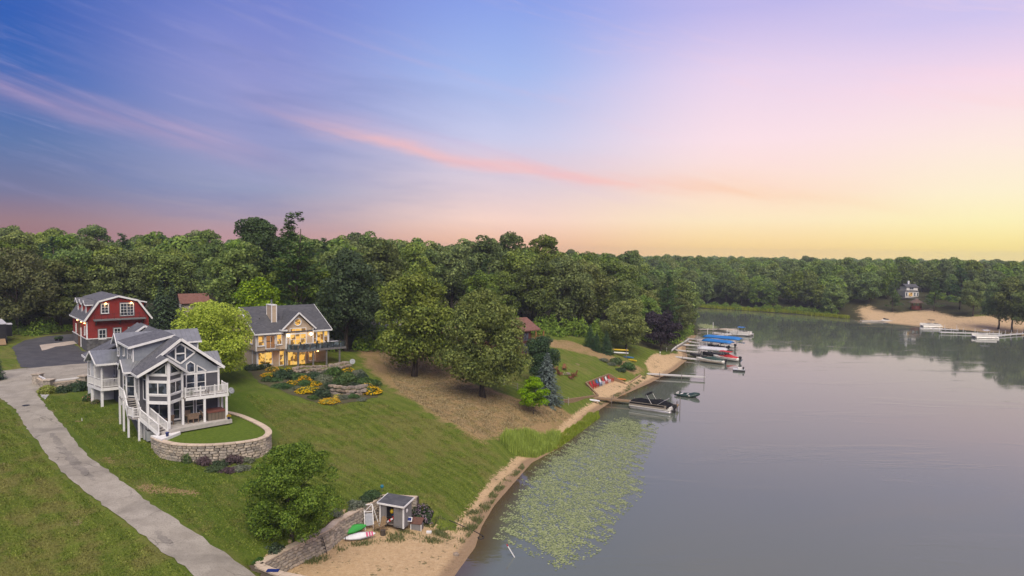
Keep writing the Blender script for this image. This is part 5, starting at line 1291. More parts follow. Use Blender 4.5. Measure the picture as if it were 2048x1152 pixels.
# ================================================================== brown cabin with covered deck
M_BRN = siding('brown_siding', (0.115, 0.045, 0.036), (0.085, 0.036, 0.03), 0.18)
M_BROOF = shingle('red_brown_shingle', (0.14, 0.068, 0.055), (0.19, 0.092, 0.072), (0.16, 0.085, 0.07))
M_PINEW = pm('stained_pine', (0.27, 0.135, 0.05), (0.20, 0.10, 0.04), 5, .7)
cp = G(1060, 708); cz = cp[2]
cb = thing('brown_cabin', 'brown cabin with covered pine deck half hidden by the right oak', 'house', (cp[0] + .4, cp[1], cz), TH)
MB().poly([(-11.5, 0, -.5), (-.4, 0, -.5), (-.4, 0, 4.4), (-11.5, 0, 4.4)], (0, 7.0, 0)).build('wall', M_BRN, cb)
MB().slab([(-12.0, -.5, 4.5), (1.6, -.5, 4.5), (1.6, 3.5, 6.4), (-12.0, 3.5, 6.4)], .18).build('roof', M_BROOF, cb); MB().slab([(-12.0, 3.5, 6.4), (1.6, 3.5, 6.4), (1.6, 7.5, 4.5), (-12.0, 7.5, 4.5)], .18).build('roof', M_BROOF, cb)
MB().poly([(1.45, 0, 4.35), (1.45, 7, 4.35), (1.45, 3.5, 6.1)], (.08, 0, 0)).build('gable_wall', M_BLACK, cb)
MB().bb(-.4, 1.7, -1.4, 6, 2.2, 2.4).build('deck', M_PINEW, cb)
for p in ((1.55, -1.3), (1.55, 2.4), (1.55, 5.8), (-.3, -1.3)):
    post(cb, (p[0], p[1], -1.0), 4.3 if p[1] > 0 or True else 2.3, 0.18, M_PINEW)
railing(cb, [(-.35, -1.3, 2.4), (1.6, -1.3, 2.4), (1.6, 2.2, 2.4), (1.6, 5.8, 2.4)], .95, .1, .07, .14, M_PINEW)
win(cb, (-2.2, 0, 2.6), 0, 1.2, 1.4, 2, 1, .1, frame=M_BRN); win(cb, (-5.6, 0, 2.6), 0, 1.2, 1.4, 2, 1, .1, frame=M_BRN); win(cb, (-2.2, 0, .3), 0, 1.6, 1.8, 2, 1, .1, frame=M_BRN)
sb = thing('brown_shed', 'small dark red shed left of the right oak', 'shed', G(912, 690) + np.array([0, 1.5, 0]), TH)
MB().bb(-1.6, 1.6, 0, 3, -.4, 2.2).build('wall', M_BRN, sb); MB().slab([(-1.9, -.3, 2.2), (1.9, -.3, 2.2), (1.9, 1.5, 3.2), (-1.9, 1.5, 3.2)], .12).build('roof', M_BROOF, sb); MB().slab([(-1.9, 1.5, 3.2), (1.9, 1.5, 3.2), (1.9, 3.3, 2.2), (-1.9, 3.3, 2.2)], .12).build('roof', M_BROOF, sb); win(sb, (-.4, 0, 1.0), 0, .8, .7, 2, 1, .06)

# ================================================================== houses glimpsed in the wood
def small_house(label, pos, rz, w, d, h, rh, wallm, roofm, name='cottage'):
    t = thing(name, label, 'house', pos, rz)
    MB().poly([(0, 0, -1), (0, d, -1), (0, d, h), (0, d / 2, h + rh), (0, 0, h)], (w, 0, 0)).build('wall', wallm, t)
    o = .45
    k = rh / (d / 2)
    MB().slab([(-o, -o, h - o * k + .15), (w + o, -o, h - o * k + .15), (w + o, d / 2, h + rh + .15), (-o, d / 2, h + rh + .15)], .14).build('roof', roofm, t)
    MB().slab([(-o, d / 2, h + rh + .15), (w + o, d / 2, h + rh + .15), (w + o, d + o, h - o * k + .15), (-o, d + o, h - o * k + .15)], .14).build('roof', roofm, t)
    return t
M_CREAM = siding('cream_siding', (0.42, 0.36, 0.30), (0.48, 0.42, 0.36), .18)
q = aty(364, 614, 131)
t = small_house('cream house with red-brown roof behind the yellow-green maple', (q[0], q[1], zt(q[0], q[1])), TH + R(-6), 4.6, 4.0, q[2] - zt(q[0], q[1]) - .3 + 1.2, 1.4, M_CREAM, M_BROOF)
win(t, (-.02, 2.6, 3.2), -90, 1.0, 1.2, 2, 1, .1)
q = aty(282, 583, 150)
t = small_house('pale gray roof and wall glimpsed through trees right of the barn', (q[0], q[1], zt(q[0], q[1])), TH, 2.6, 3.0, q[2] - zt(q[0], q[1]) - .4, .9, M_CREAM, pm('pale_roof', (.34, .31, .29), (.28, .25, .24), 3, .9))
win(t, (1.2, 0, 3.2), 0, .9, 1.1, 2, 1, .1)
q = G(745, 668) + np.array([-1.5, 6, 0])
t = small_house('white garage half hidden behind the left oak', (q[0], q[1], q[2] - .2), TH, 7.0, 6.0, 2.6, 1.6, pm('white_garage', (.62, .58, .54), (.55, .51, .47), 2, .8), M_HROOF, 'garage')
MB().bb(1.0, 3.6, -.06, -.01, 0, 2.1).build('garage_door', M_WHITE, t); win(t, (4.4, 0, .9), 0, 1.0, 1.0, 2, 1, .1)

# ================================================================== house, terraces and gazebo across the lake
fp = np.array(aty(1822, 594, 287)); fz = fp[2]
fh = thing('hillside_house', 'white house with gray roof on the wooded slope across the lake', 'house', (fp[0] - 3.2, fp[1], fz), R(-4), None, .88)
M_FW = siding('white_siding', (.74, .70, .64), (.66, .62, .57), .2)
MB().bb(0.8, 6.8, 0, 8, -4, 3.0).build('wall', M_FW, fh)
MB().poly([(1.4, .2, 2.9), (6.6, .2, 2.9), (6.6, .2, 4.9), (1.4, .2, 4.9)], (0, 6, 0)).build('upper_wall', M_FW, fh)
MB().slab([(.5, -.4, 2.95), (7.1, -.4, 2.95), (7.1, .25, 3.2), (.5, .25, 3.2)], .12).build('porch_roof', M_HROOF, fh)
MB().slab([(1.0, -.2, 4.85), (7.0, -.2, 4.85), (7.0, 3.5, 6.2), (1.0, 3.5, 6.2)], .18).build('roof', M_HROOF, fh); MB().slab([(1.0, 3.5, 6.2), (7.0, 3.5, 6.2), (7.0, 7, 4.6), (1.0, 7, 4.6)], .18).build('roof', M_HROOF, fh)
MB().bb(3.3, 4.0, 3, 3.8, 6.0, 7.6).build('chimney', M_WHITE, fh)
for u in (1.1, 4.8, 6.2): win(fh, (u, 0, .6), 0, .7, 1.5, 1, 2, .12)
win(fh, (2.4, 0, .3), 0, 1.7, 1.9, 2, 1, .12, glass=LIT); win(fh, (2.8, .2, 3.6), 0, 1.8, .9, 2, 1, .12)
MB().bb(-2.5, 10, -3.2, -.1, -.5, -.25).build('terrace', M_GRAYW, fh)
railing(fh, [(-2.5, -3.1, -.25), (1.5, -3.1, -.25), (5.5, -3.1, -.25), (10, -3.1, -.25)], .95, .12, .08, .3, M_BLACK)
for u in (-2, 2, 6, 9.6): post(fh, (u, -3, -5.0), -.5, .2, M_BLACK)
gp = np.array(aty(1832, 622, 268)); 
gz = thing('gazebo', 'red gazebo with brown roof on the sand across the lake', 'gazebo', (gp[0], gp[1], zt(gp[0], gp[1])), R(10))
M_GZ = pm('gazebo_red', (.20, .055, .035), (.15, .045, .03), 3, .8)
MB().lathe([(2.0, 0), (2.0, .45)], 8).build('floor', M_GZ, gz)
for k in range(8):
    a = 6.2832 * k / 8; post(gz, (1.8 * math.cos(a), 1.8 * math.sin(a), .45), 2.6, .14, M_GZ)
    b = 6.2832 * (k + 1) / 8
    if k != 6: board(gz, (1.8 * math.cos(a), 1.8 * math.sin(a), .95), (1.8 * math.cos(b), 1.8 * math.sin(b), .95), .06, .7, M_GZ, 'rail_panel')
MB().lathe([(2.5, 2.55), (2.45, 2.7), (.9, 3.8), (.15, 4.3), (.05, 4.7)], 8).build('roof', shingle('gazebo_shingle', (.13, .085, .065), (.18, .12, .095), (.15, .1, .08)), gz)
# ================================================================== near beach: block wall
wa = thing('retaining_wall', 'stepped buff block retaining wall along the near sandy beach', 'retaining wall', (-14.0, 51.7, 1.0))
nb = block_wall(wa, [Vector(p) for p in WALL_A], 2.45, 0.25, 0.5, 21, 1, True, None, 0.6, 0.7)
back = [(-13.2, 42.9), (-15.5, 43.65), (-18.1, 45.2), (-17.0, 48.1), (-14.8, 52.0), (-14.55, 53.5), (-12.7, 57.7), (-11.55, 59.75), (-8.0, 59.3)]
inner = [(-13.05, 43.35), (-15.25, 44.1), (-17.35, 45.45), (-16.35, 47.85), (-14.15, 51.75), (-13.9, 53.25), (-12.1, 57.4), (-11.2, 59.15), (-8.1, 58.75)]
ef = MB().poly([(x + 14.0, y - 51.7, -1.2) for x, y in inner + back[::-1]], (0, 0, 2.58)); ef.build('earth_fill', MATS['earth'], wa)
# ================================================================== timber wall round the neighbour's sand
M_TIMB = pm('landscape_timber', (0.27, 0.185, 0.105), (0.19, 0.125, 0.07), 4, .9, stretch=(1, 1, 4), objrand=.12)
wb = thing('timber_wall', 'low tan timber retaining wall round the sandy patch with red chairs', 'retaining wall', (WALL_B[2][0], WALL_B[2][1], 1.5))
cB = np.mean(np.array(CUT_B), 0); WBT = []
for p in WALL_B:
    v = Vector((p[0] - cB[0], p[1] - cB[1])).normalized() * 1.1; WBT.append(zt(p[0] + v.x, p[1] + v.y) + .14)
WBT[0] = zt(WALL_B[0][0] - .8, WALL_B[0][1] + .8) + .12; WBT[1] = min(WBT[1], zt(WALL_B[1][0] - 1.0, WALL_B[1][1] + .6) + .12)
for i in range(len(WALL_B) - 1):
    a, b = WALL_B[i], WALL_B[i + 1]
    for c in range(6):
        za, zb_ = WBT[i] - .22 * (c + .5) - 1.5, WBT[i + 1] - .22 * (c + .5) - 1.5
        MB().bar((a[0] - wb.location.x, a[1] - wb.location.y, za), (b[0] - wb.location.x, b[1] - wb.location.y, zb_), .24 + .03 * (c == 0), .212).build('timber', M_TIMB, wb)
print('timber tops', [round(z, 2) for z in WBT], [round(zt(*p), 2) for p in WALL_B])
# ================================================================== docks
M_DOCK = pm('dock_wood', (0.34, 0.30, 0.26), (0.25, 0.215, 0.185), 3, .85, stretch=(8, 1, 1), objrand=.08)
M_DOCKG = pm('dock_pale', (0.52, 0.50, 0.47), (0.42, 0.40, 0.38), 3, .8, stretch=(8, 1, 1))
M_POST = pm('dock_post', (0.20, 0.17, 0.15), (0.13, 0.11, 0.10), 4, .8)
M_WPOST = pm('white_pipe', (0.66, 0.65, 0.63), (0.55, 0.54, 0.52), 4, .5)
def dock(label, a, b, w=1.1, z=.55, mat=None, pm_=None, sp=3.0, ph=.9, group='docks', name='dock', tall=()):
    a = Vector((a[0], a[1], z)); b = Vector((b[0], b[1], z)); d = b - a; L = d.length; ang = math.atan2(d.y, d.x)
    t = thing(name, label, 'dock', (a.x, a.y, 0), ang, group); mat = mat or M_DOCK; pm_ = pm_ or M_POST
    n = max(2, int(L / 2.4))
    for k in range(n): MB().bb(L * k / n + .02, L * (k + 1) / n - .02, -w / 2, w / 2, z - .12, z).build('deck_section', mat, t)
    for s in (-1, 1): MB().bb(0, L, s * (w / 2 + .03) - .03, s * (w / 2 + .03) + .03, z - .22, z - .02).build('side_rail', mat, t)
    m = max(2, int(L / sp) + 1)
    for k in range(m):
        x = .3 + (L - .5) * k / (m - 1)
        for s in (-1, 1): MB().lathe([(.05, -1.6), (.05, z + ph * (1.0 if s > 0 else .45) + (1.2 if (k in tall) else 0))], 8, (x, s * (w / 2 + .1), 0)).build('post', pm_, t)
    return t
def W(px, py, z=.5): q = atz(px, py, z); return (float(q[0]), float(q[1]))
dock('tan wooden dock beside the black-covered pontoon boat', (12.9, 109.9), (26.0, 104.6), 1.0, .7, M_TIMB, sp=3.2, ph=.5)
dock('long narrow dock with a tall end post by the timber wall', (24.6, 133.0), (37.2, 129.6), .7, .7, M_DOCKG, sp=4.0, ph=.3, tall=(3,))
dock('gray dock meeting the sand beside the green-covered speedboat', W(1336, 711), W(1400, 718.5), 1.2, .5, M_DOCKG)
dock('short gray dock running past the dark rowboat', W(1349, 699), W(1400, 704), 1.0, .5, M_DOCKG)
dock('pale dock on the water side of the white canopy lift', W(1366, 688.6), W(1444, 693.5), 1.2, .5, M_DOCKG)
dock('pale dock beneath the shorter blue canopy', W(1371, 676), W(1420, 681), 1.0, .5, M_DOCKG)
dock('pale dock at the birch tree with the blue-topped pontoon boat', W(1425, 665), W(1500, 669.5), 1.3, .5, M_DOCKG)
dock('farthest dock of the row, just past the birch', W(1397, 658), W(1474, 657.5), 1.2, .5, M_DOCK)
dock('slanting pale dock between the two blue canopies and the seawall', W(1368, 681), W(1424, 689.5), 1.0, .5, M_DOCKG)
dock('white dock finger past the longer blue canopy', W(1412, 671.5), W(1462, 668), .9, .5, M_DOCKG)
for i_, (px, py, lb) in enumerate(((1415, 674, 'white piling left of the longer blue canopy'), (1454, 676, 'white piling at the middle of the longer blue canopy'), (1426, 660, 'white piling near the tan-covered boat'), (1398, 712, 'white piling at the bow of the green-covered boat'), (1441, 699, 'white piling at the end of the pale canopy'))):
    q = W(px, py, 0); tag(MB().lathe([(.09, -1.5), (.09, 2.4), (.02, 2.5)], 8).build('piling', M_WPOST, None), lb, 'post', 'white pilings').location = (q[0], q[1], 0)
# seawall
sw = thing('seawall', 'weathered plank seawall at the shore ends of the docks', 'seawall', (37.5, 161.3, 0))
for i, (p, q) in enumerate(zip([(36.6, 157.2), (38.3, 162.5), (41.5, 170.5), (45.2, 178.4)], [(38.3, 162.5), (41.5, 170.5), (45.2, 178.4), (48.6, 186)])):
    for c in range(3): MB().bar((p[0] - 37.5, p[1] - 161.3, .12 + .27 * c), (q[0] - 37.5, q[1] - 161.3, .12 + .27 * c), .16, .26).build('plank', M_DOCK, sw)
    MB().bar((p[0] - 37.5, p[1] - 161.3, .86), (q[0] - 37.5, q[1] - 161.3, .86), .5, .08).build('cap_board', M_DOCKG, sw)
# ================================================================== boats
M_CANVBLK = pm('black_canvas', (.008, .008, .010), (.014, .014, .017), 3, .9, bmp=.5, bscale=5, spec=.08)
M_ALU = pm('aluminium', (.55, .52, .50), (.42, .40, .39), 2, .35, .6)
M_HULLW = pm('white_gelcoat', (.66, .63, .58), (.58, .55, .50), 1.5, .3)
M_DARK = pm('dark_plastic', (.018, .018, .02), (.03, .03, .03), 4, .5)
def outboard(parent, x, z, mat=None):
    m = MB(); m.loft([[(x + a, b, c) for a, b, c in r] for r in ([(0, -.18, z), (.5, -.18, z), (.5, .18, z), (0, .18, z)], [(-.05, -.22, z + .3), (.62, -.22, z + .3), (.62, .22, z + .3), (-.05, .22, z + .3)], [(.05, -.16, z + .6), (.5, -.16, z + .6), (.5, .16, z + .6), (.05, .16, z + .6)])])
    o = m.build('outboard_motor', mat or M_DARK, parent); MB().bb(x + .15, x + .4, -.07, .07, z - .9, z + .02).build('motor_leg', mat or M_DARK, o); return o
pb = thing('pontoon_boat', 'pontoon boat under a black cover with folded canopy frame at the tan dock', 'boat', (21.85, 103.9, 0), R(-33))
for s in (-1, 1):
    MB().tube([(-3.45, s * .95, .28), (-3.1, s * .95, .2), (3.0, s * .95, .2), (3.3, s * .95, .24)], [.05, .31, .31, .2], 12).build('pontoon', M_ALU, pb, True)
MB().bb(-3.4, 3.2, -1.25, 1.25, .5, .62).build('deck', M_HULLW, pb)
for s in (-1, 1): MB().bb(-3.3, 2.6, s * 1.22 - .03, s * 1.22 + .03, .62, 1.2).build('side_fence', pm('tan_panel', (.30, .25, .20), (.24, .2, .16), 3, .6), pb)
MB().bb(-3.33, -3.27, -1.2, 1.2, .62, 1.2).build('bow_fence', M_HULLW, pb)
cv = MB(); rows = []
for x, hgt, wd in [(-3.35, 1.15, 1.2), (-3.2, 1.3, 1.28), (-2.2, 1.55, 1.28), (-1.0, 1.45, 1.28), (.2, 1.6, 1.28), (1.2, 1.75, 1.28), (2.0, 1.55, 1.28), (2.9, 1.0, 1.2)]:
    rows.append([(x, -wd, .92), (x, -wd, 1.12), (x, -wd * .5, hgt), (x, 0, hgt + .08), (x, wd * .5, hgt), (x, wd, 1.12), (x, wd, .92)])
cv.loft(rows); cv.build('cover', M_CANVBLK, pb, True)
for x0, x1, z1 in ((.4, -.6, 2.5), (.9, 2.2, 1.9)):
    MB().tube([(x0, -1.2, 1.0), (x1, -1.15, z1), (x1, 1.15, z1), (x0, 1.2, 1.0)], .035, 6).build('canopy_frame', M_ALU, pb)
MB().tube([(-.62, -1.1, 2.5), (-.62, 1.1, 2.5)], .16, 8).build('folded_canopy', M_CANVBLK, pb, True)
outboard(pb, 3.2, .75); MB().bb(2.6, 3.25, -.8, .8, .62, .95).build('stern_bench', M_HULLW, pb)
for i_, (x, y) in enumerate(((26.3, 104.9), (25.3, 103.0), (23.6, 106.4))): tag(MB().lathe([(.06, -1.6), (.06, 1.9 - .3 * i_)], 8, (0, 0, 0)).build('mooring_post', M_POST, None), ['tall mooring post at the outer end of the tan dock', 'mooring post behind the stern of the pontoon boat', 'mooring post midway along the tan dock'][i_], 'post', 'mooring posts').location = (x, y, 0)
def hull(parent, L, B, H, mat, name='hull', z0=-.15, trans=.85, bow=.25):
    rows = []
    for f in (0, .12, .3, .55, .8, 1.0):
        x = -L / 2 + L * f; w = B / 2 * min(1.0, (.04 + 1.35 * f ** .6)) * (trans if f == 1 else 1); sh = H + bow * (1 - f) ** 2
        rows.append([(x, -w, sh), (x, -w * .82, (sh + z0) * .4), (x, 0, z0 + .35 * (1 - f) ** 3), (x, w * .82, (sh + z0) * .4), (x, w, sh)])
    return MB().loft(rows).build(name, mat, parent, True)
def speedboat(label, pos, rz, L, cover, hullm, stripe=None):
    t = thing('speedboat', label, 'boat', pos, rz, 'boats moored along the row of docks'); B = 2.3
    hull(t, L, B, .8, hullm)
    if stripe: 
        for s in (-1, 1): MB().bar((-L * .3, s * (B / 2 * .93), .45), (L * .48, s * (B / 2 * .93), .42), .03, .16).build('stripe', stripe, t)
    rows = []
    for f, h in ((.10, .95), (.3, 1.1), (.5, 1.35), (.6, 1.5), (.75, 1.2), (.95, .95)):
        x = -L / 2 + L * f; w = B / 2 * min(1.0, (.04 + 1.35 * f ** .6))
        rows.append([(x, -w, .72), (x, -w * .6, h - .1), (x, 0, h), (x, w * .6, h - .1), (x, w, .72)])
    MB().loft(rows).build('cover', cover, t, True)
    outboard(t, L / 2 - .1, .6)
    return t
M_GREENC = pm('green_canvas', (.016, .042, .036), (.026, .058, .048), 3, .8)
M_REDC = pm('red_canvas', (.42, .022, .028), (.34, .02, .025), 3, .7)
M_BLUEC = pm('blue_canvas', (.012, .155, .44), (.012, .125, .37), 2, .6)
M_PALEC = pm('pale_canvas', (.50, .50, .52), (.40, .40, .43), 2, .7)
speedboat('white and tan speedboat under a dark green cover', (44.3, 150.7, 0), R(-38), 6.6, M_GREENC, M_HULLW, pm('tan_stripe', (.30, .24, .16), (.25, .2, .14), 3, .4))
sb2 = speedboat('speedboat with a red cover behind the green-covered boat', (49.0, 154.5, 0), R(-38), 6.0, M_REDC, M_HULLW)
MB().loft([[(-1.4 + k * .9, -1.0, 2.0 + .1 * (k == 1)), (-1.4 + k * .9, 0, 2.16 + .1 * (k == 1)), (-1.4 + k * .9, 1.0, 2.0 + .1 * (k == 1)), (-1.4 + k * .9, 0, 1.98)] for k in range(4)]).build('sun_top', M_REDC, sb2)
for s in (-1, 1): MB().tube([(-.9, s * 1.0, .8), (.6, s * 1.0, 2.02)], .03, 6).build('top_frame', M_ALU, sb2)
dgy = thing('rowboat', 'dark rowboat tied between the gray docks', 'boat', (44.0, 159.2, 0), R(-35), 'boats moored along the row of docks'); hull(dgy, 4.2, 1.5, .55, M_DARK); MB().bb(-.6, -.2, -.6, .6, .38, .44).build('seat', M_DOCK, dgy); MB().bb(.8, 1.2, -.65, .65, .38, .44).build('seat', M_DOCK, dgy)
def canopy_lift(label, pos, rz, L, B, z, mat, boat=None, cover=None):
    t = thing('boat_lift', label, 'boat lift', pos, rz, 'boat lifts along the row of docks')
    rows = []
    for k in range(9):
        x = -L / 2 + L * k / 8; e = .25 if k in (0, 8) else 0
        rows.append([(x, -B / 2, z - .35), (x, -B / 2 + .1, z - .05 - e * .4), (x, -B / 4, z + .28 - e), (x, 0, z + .36 - e), (x, B / 4, z + .28 - e), (x, B / 2 - .1, z - .05 - e * .4), (x, B / 2, z - .35), (x, 0, z - .1)])
    MB().loft(rows).build('canopy', mat, t, True)
    for x in (-L * .33, L * .33):
        for s in (-1, 1): MB().lathe([(.05, -1.5), (.05, z - .1)], 8, (x, s * B * .44, 0)).build('post', M_WPOST, t)
        MB().bar((x, -B * .44, .25), (x, B * .44, .25), .1, .1).build('cross_beam', M_WPOST, t)
    for s in (-1, 1): MB().bar((-L * .4, s * B * .3, .35), (L * .4, s * B * .3, .35), .12, .12).build('bunk', M_DOCK, t)
    return t
canopy_lift('boat lift with a pale gray canopy over a dark boat', (47.0, 158.2, 0), R(-30), 6.6, 2.8, 2.2, M_PALEC)
canopy_lift('boat lift with the longer blue canopy, farther from the camera', (54.3, 174.5, 0), R(-38), 9.6, 2.8, 2.9, M_BLUEC)
canopy_lift('boat lift with the shorter, scalloped blue canopy', (52.1, 171.2, 0), R(-42), 7.6, 2.6, 2.35, M_BLUEC)
for L_, p, r_, h_, lb in ((5.6, (47.0, 158.2, .35), -30, M_DARK, 'dark runabout lifted under the pale gray canopy'), (6.2, (54.3, 174.5, .3), -38, M_HULLW, 'white runabout lifted under the longer blue canopy'), (5.4, (52.1, 171.2, .3), -42, M_DARK, 'dark runabout lifted under the shorter blue canopy')):
    b = thing('runabout', lb, 'boat', p, R(r_), 'boats on the lifts'); hull(b, L_, 2.0, .7, h_); MB().bb(-.3, .0, -.7, .7, .7, 1.15).build('windscreen', M_GLASS, b); outboard(b, L_ / 2 - .1, .5)
def pontoon(label, pos, rz, L, top, group='pontoon boats at far docks'):
    t = thing('pontoon_boat', label, 'boat', pos, rz, group)
    for s in (-1, 1): MB().tube([(-L / 2, s * .9, .25), (-L / 2 + .4, s * .9, .18), (L / 2, s * .9, .18)], [.06, .3, .28], 8).build('pontoon', M_ALU, t)
    MB().bb(-L / 2, L / 2, -1.2, 1.2, .45, .6).build('deck', M_HULLW, t)
    for s in (-1, 1): MB().bb(-L * .48, L * .42, s * 1.16 - .03, s * 1.16 + .03, .6, 1.2).build('side_fence', M_HULLW, t)
    MB().bb(L * .1, L * .3, -.9, -.3, .6, 1.3).build('console', M_DARK, t)
    if top:
        MB().loft([[(x, -1.15, 2.35), (x, 0, 2.5), (x, 1.15, 2.35), (x, 0, 2.33)] for x in (-.9, 0, .9)]).build('sun_top', top, t)
        for x in (-.8, .8):
            for s in (-1, 1): MB().tube([(x * .3, s * 1.12, 1.1), (x, s * 1.12, 2.35)], .025, 6).build('top_frame', M_ALU, t)
    return t
q = W(1483, 668, .3); pontoon('pontoon boat with small blue sun top at the birch dock', (q[0], q[1], 0), R(-40), 6.5, M_BLUEC)
q = W(1458, 663.5, .3)
cb_ = thing('covered_boat', 'long boat under a pale tan cover near the birch', 'boat', (q[0], q[1], 0), R(-40), 'boats moored along the row of docks'); hull(cb_, 7.4, 2.3, .7, M_HULLW)
MB().loft([[(-3.4 + k * 1.1, -1.0, .7), (-3.4 + k * 1.1, 0, 1.0 + .3 * math.sin(k / 6 * 3.14)), (-3.4 + k * 1.1, 1.0, .7)] for k in range(7)]).build('cover', pm('tan_canvas', (.44, .37, .29), (.36, .3, .24), 2, .8), cb_, True)
# inflatable
ib = thing('inflatable_boat', 'dark green inflatable boat with raised pointed bow, afloat', 'boat', (29.8, 114.4, 0), R(-32))
tubep = [(-1.9, -.75, .22), (-.2, -.78, .22), (1.0, -.7, .26), (1.75, -.3, .5), (2.0, 0, .62), (1.75, .3, .5), (1.0, .7, .26), (-.2, .78, .22), (-1.9, .75, .22)]
M_GRNB = pm('dark_green_rubber', (.014, .034, .028), (.022, .046, .038), 3, .45)
MB().tube(tubep, [.12, .26, .26, .25, .24, .25, .26, .26, .12], 10).build('tube', M_GRNB, ib, True)
MB().bb(-1.6, 1.4, -.6, .6, .06, .14).build('floor', M_GRAYTRIM, ib); MB().bb(-1.65, -1.55, -.6, .6, .1, .6).build('transom', M_HULLW, ib)
MB().loft([[(.5, -.6, .42), (.5, 0, .62), (.5, .6, .42)], [(1.2, -.5, .62), (1.2, 0, .85), (1.2, .5, .62)], [(1.9, -.06, .8), (1.9, 0, .86), (1.9, .06, .8)]]).build('bow_cover', M_GRNB, ib)
for x in (-.9, .1): MB().bb(x - .12, x + .12, -.7, .7, .34, .40).build('seat', M_HULLW, ib)
for s in (-1, 1): MB().bb(.5, .85, s * .94 - .05, s * .94 + .05, .26, .4).build('white_patch', M_HULLW, ib)
# swim raft
q = W(1478, 742, 0)
rf = thing('swim_raft', 'small floating swim raft with a pale top, alone off the docks', 'raft', (q[0], q[1], 0), R(-20)); MB().bb(-1.2, 1.2, -.8, .8, -.1, .3).build('float', M_DARK, rf); MB().bb(-1.15, 1.15, -.75, .75, .3, .42).build('deck', M_PALEC, rf); MB().bb(-.2, .5, -.5, .4, .42, .75).build('box', M_HULLW, rf); MB().bb(.7, 1.0, -.4, .3, .42, .9).build('seat', M_DARK, rf)
# small things afloat by the far beach
dock('long low jetty with a jet ski off the far beach', W(1722, 641), W(1835, 640.5), 1.0, .4, M_DOCKG, M_WPOST, 4.0, .3, 'docks at the far beach')
dock('far beach dock beside the dark pontoon boat', W(1840, 656), W(1916, 659), 1.2, .5, M_DOCKG, M_WPOST, 3.0, 1.3, 'docks at the far beach')
dock('long far beach dock behind the white-posted pontoon boat', W(1879, 664), W(2002, 667), 1.2, .5, M_DOCKG, M_WPOST, 3.2, 1.3, 'docks at the far beach')
dock('far beach dock at the edge of the view', W(1990, 671), W(2075, 664), 1.2, .5, M_DOCKG, M_WPOST, 3.2, 1.2, 'docks at the far beach')
q = W(1862, 652, .3); pontoon('dark pontoon boat with black top at the far beach', (q[0], q[1], 0), R(-8), 6.5, M_CANVBLK, 'pontoon boats at the far beach')
q = W(1970, 674, .3); pontoon('white pontoon boat with pale top among white posts at the far beach', (q[0], q[1], 0), R(-8), 6.5, M_PALEC, 'pontoon boats at the far beach')
q = W(1766, 640, .3); js = thing('jet_ski', 'white jet ski parked by the long jetty at the far beach', 'jet ski', (q[0], q[1] - 1.6, 0), R(10)); hull(js, 3.2, 1.2, .5, M_HULLW); MB().bb(-.2, 1.2, -.25, .25, .5, .9).build('seat', M_DARK, js); MB().bb(-.6, -.2, -.4, .4, .7, 1.15).build('handlebar', M_DARK, js)
# ================================================================== kayaks and boards
def kayak(name, label, pos, rz, L, B, H, mat, tilt=0.0, cat='kayak', group=None, deck=None, pitch=0.0):
    rows = []
    for f in (0, .06, .2, .5, .8, .94, 1.0):
        x = -L / 2 + L * f; w = max(.02, B / 2 * math.sin(math.pi * min(.98, max(.02, f))) ** .6); h = H * (.75 + .25 * math.sin(math.pi * f)); k = .12 * H * abs(f - .5) * 2
        rows.append([(x, -w, h * .55 + k), (x, -w * .6, k), (x, w * .6, k), (x, w, h * .55 + k), (x, w * .55, h + k), (x, -w * .55, h + k)])
    t = thing(name, label, cat, pos, rz, group); t.rotation_euler = (tilt, pitch, rz)
    MB().loft(rows).build('hull', mat, t, True)
    if deck: 
        for x0, x1, m in deck: MB().bb(L * x0, L * x1, -B * .3, B * .3, H + .004, H + .03).build('deck_patch', m, t)
    return t
M_ORG = pm('orange_plastic', (.55, .16, .012), (.46, .13, .01), 2, .4); M_YEL = pm('yellow_plastic', (.58, .40, .02), (.5, .34, .02), 2, .4); M_WPL = pm('white_plastic', (.66, .66, .66), (.56, .56, .57), 2, .4); M_BPL = pm('blue_plastic', (.02, .14, .34), (.02, .11, .28), 2, .4)
M_GPL = pm('green_plastic', (.05, .36, .06), (.04, .28, .05), 2, .35); M_PINK = pm('pink_print', (.50, .05, .14), (.42, .045, .12), 2, .4); M_RPL = pm('red_plastic', (.45, .018, .02), (.36, .016, .018), 2, .4)
q = G(1236, 760); kayak('kayak', 'orange kayak lying against the timber wall', on(q[0], q[1], .05), R(-25), 3.0, .65, .3, M_ORG)
rk = thing('kayak_rack', 'wooden rack for kayaks under the bright green tree', 'rack', G(1240, 712), R(-18))
for x in (-1.3, 1.3):
    for y in (-.35, .35): post(rk, (x, y, -.3), 1.6, .09, M_POST)
    for z in (.5, 1.1): MB().bb(x - .04, x + .04, -.5, .5, z - .04, z).build('arm', M_POST, rk)
rx = np.array(rk.location)
for (z, m, lb) in ((1.1, M_YEL, 'yellow kayak on the top of the rack under the bright green tree'), (.5, M_WPL, 'white kayak on the lower arms of the rack')): kayak('kayak', lb, (rx[0], rx[1], rx[2] + z), R(-18), 3.4, .62, .3, m, group='kayaks by the rack')
q = G(1254, 716); kayak('kayak', 'blue kayak on the ground beside the rack', on(q[0], q[1], .03), R(-24), 2.8, .6, .28, M_BPL, group='kayaks by the rack')
q = G(1264, 722); kayak('kayak', 'yellow kayak on the ground nearest the sand', on(q[0], q[1], .03), R(-48), 2.4, .6, .28, M_YEL, group='kayaks by the rack')
q = G(1186, 803); kayak('paddle_board', 'white board lying on the shore beside the tan dock', on(q[0], q[1], .05), R(-30), 2.3, .75, .28, M_WPL, cat='board')
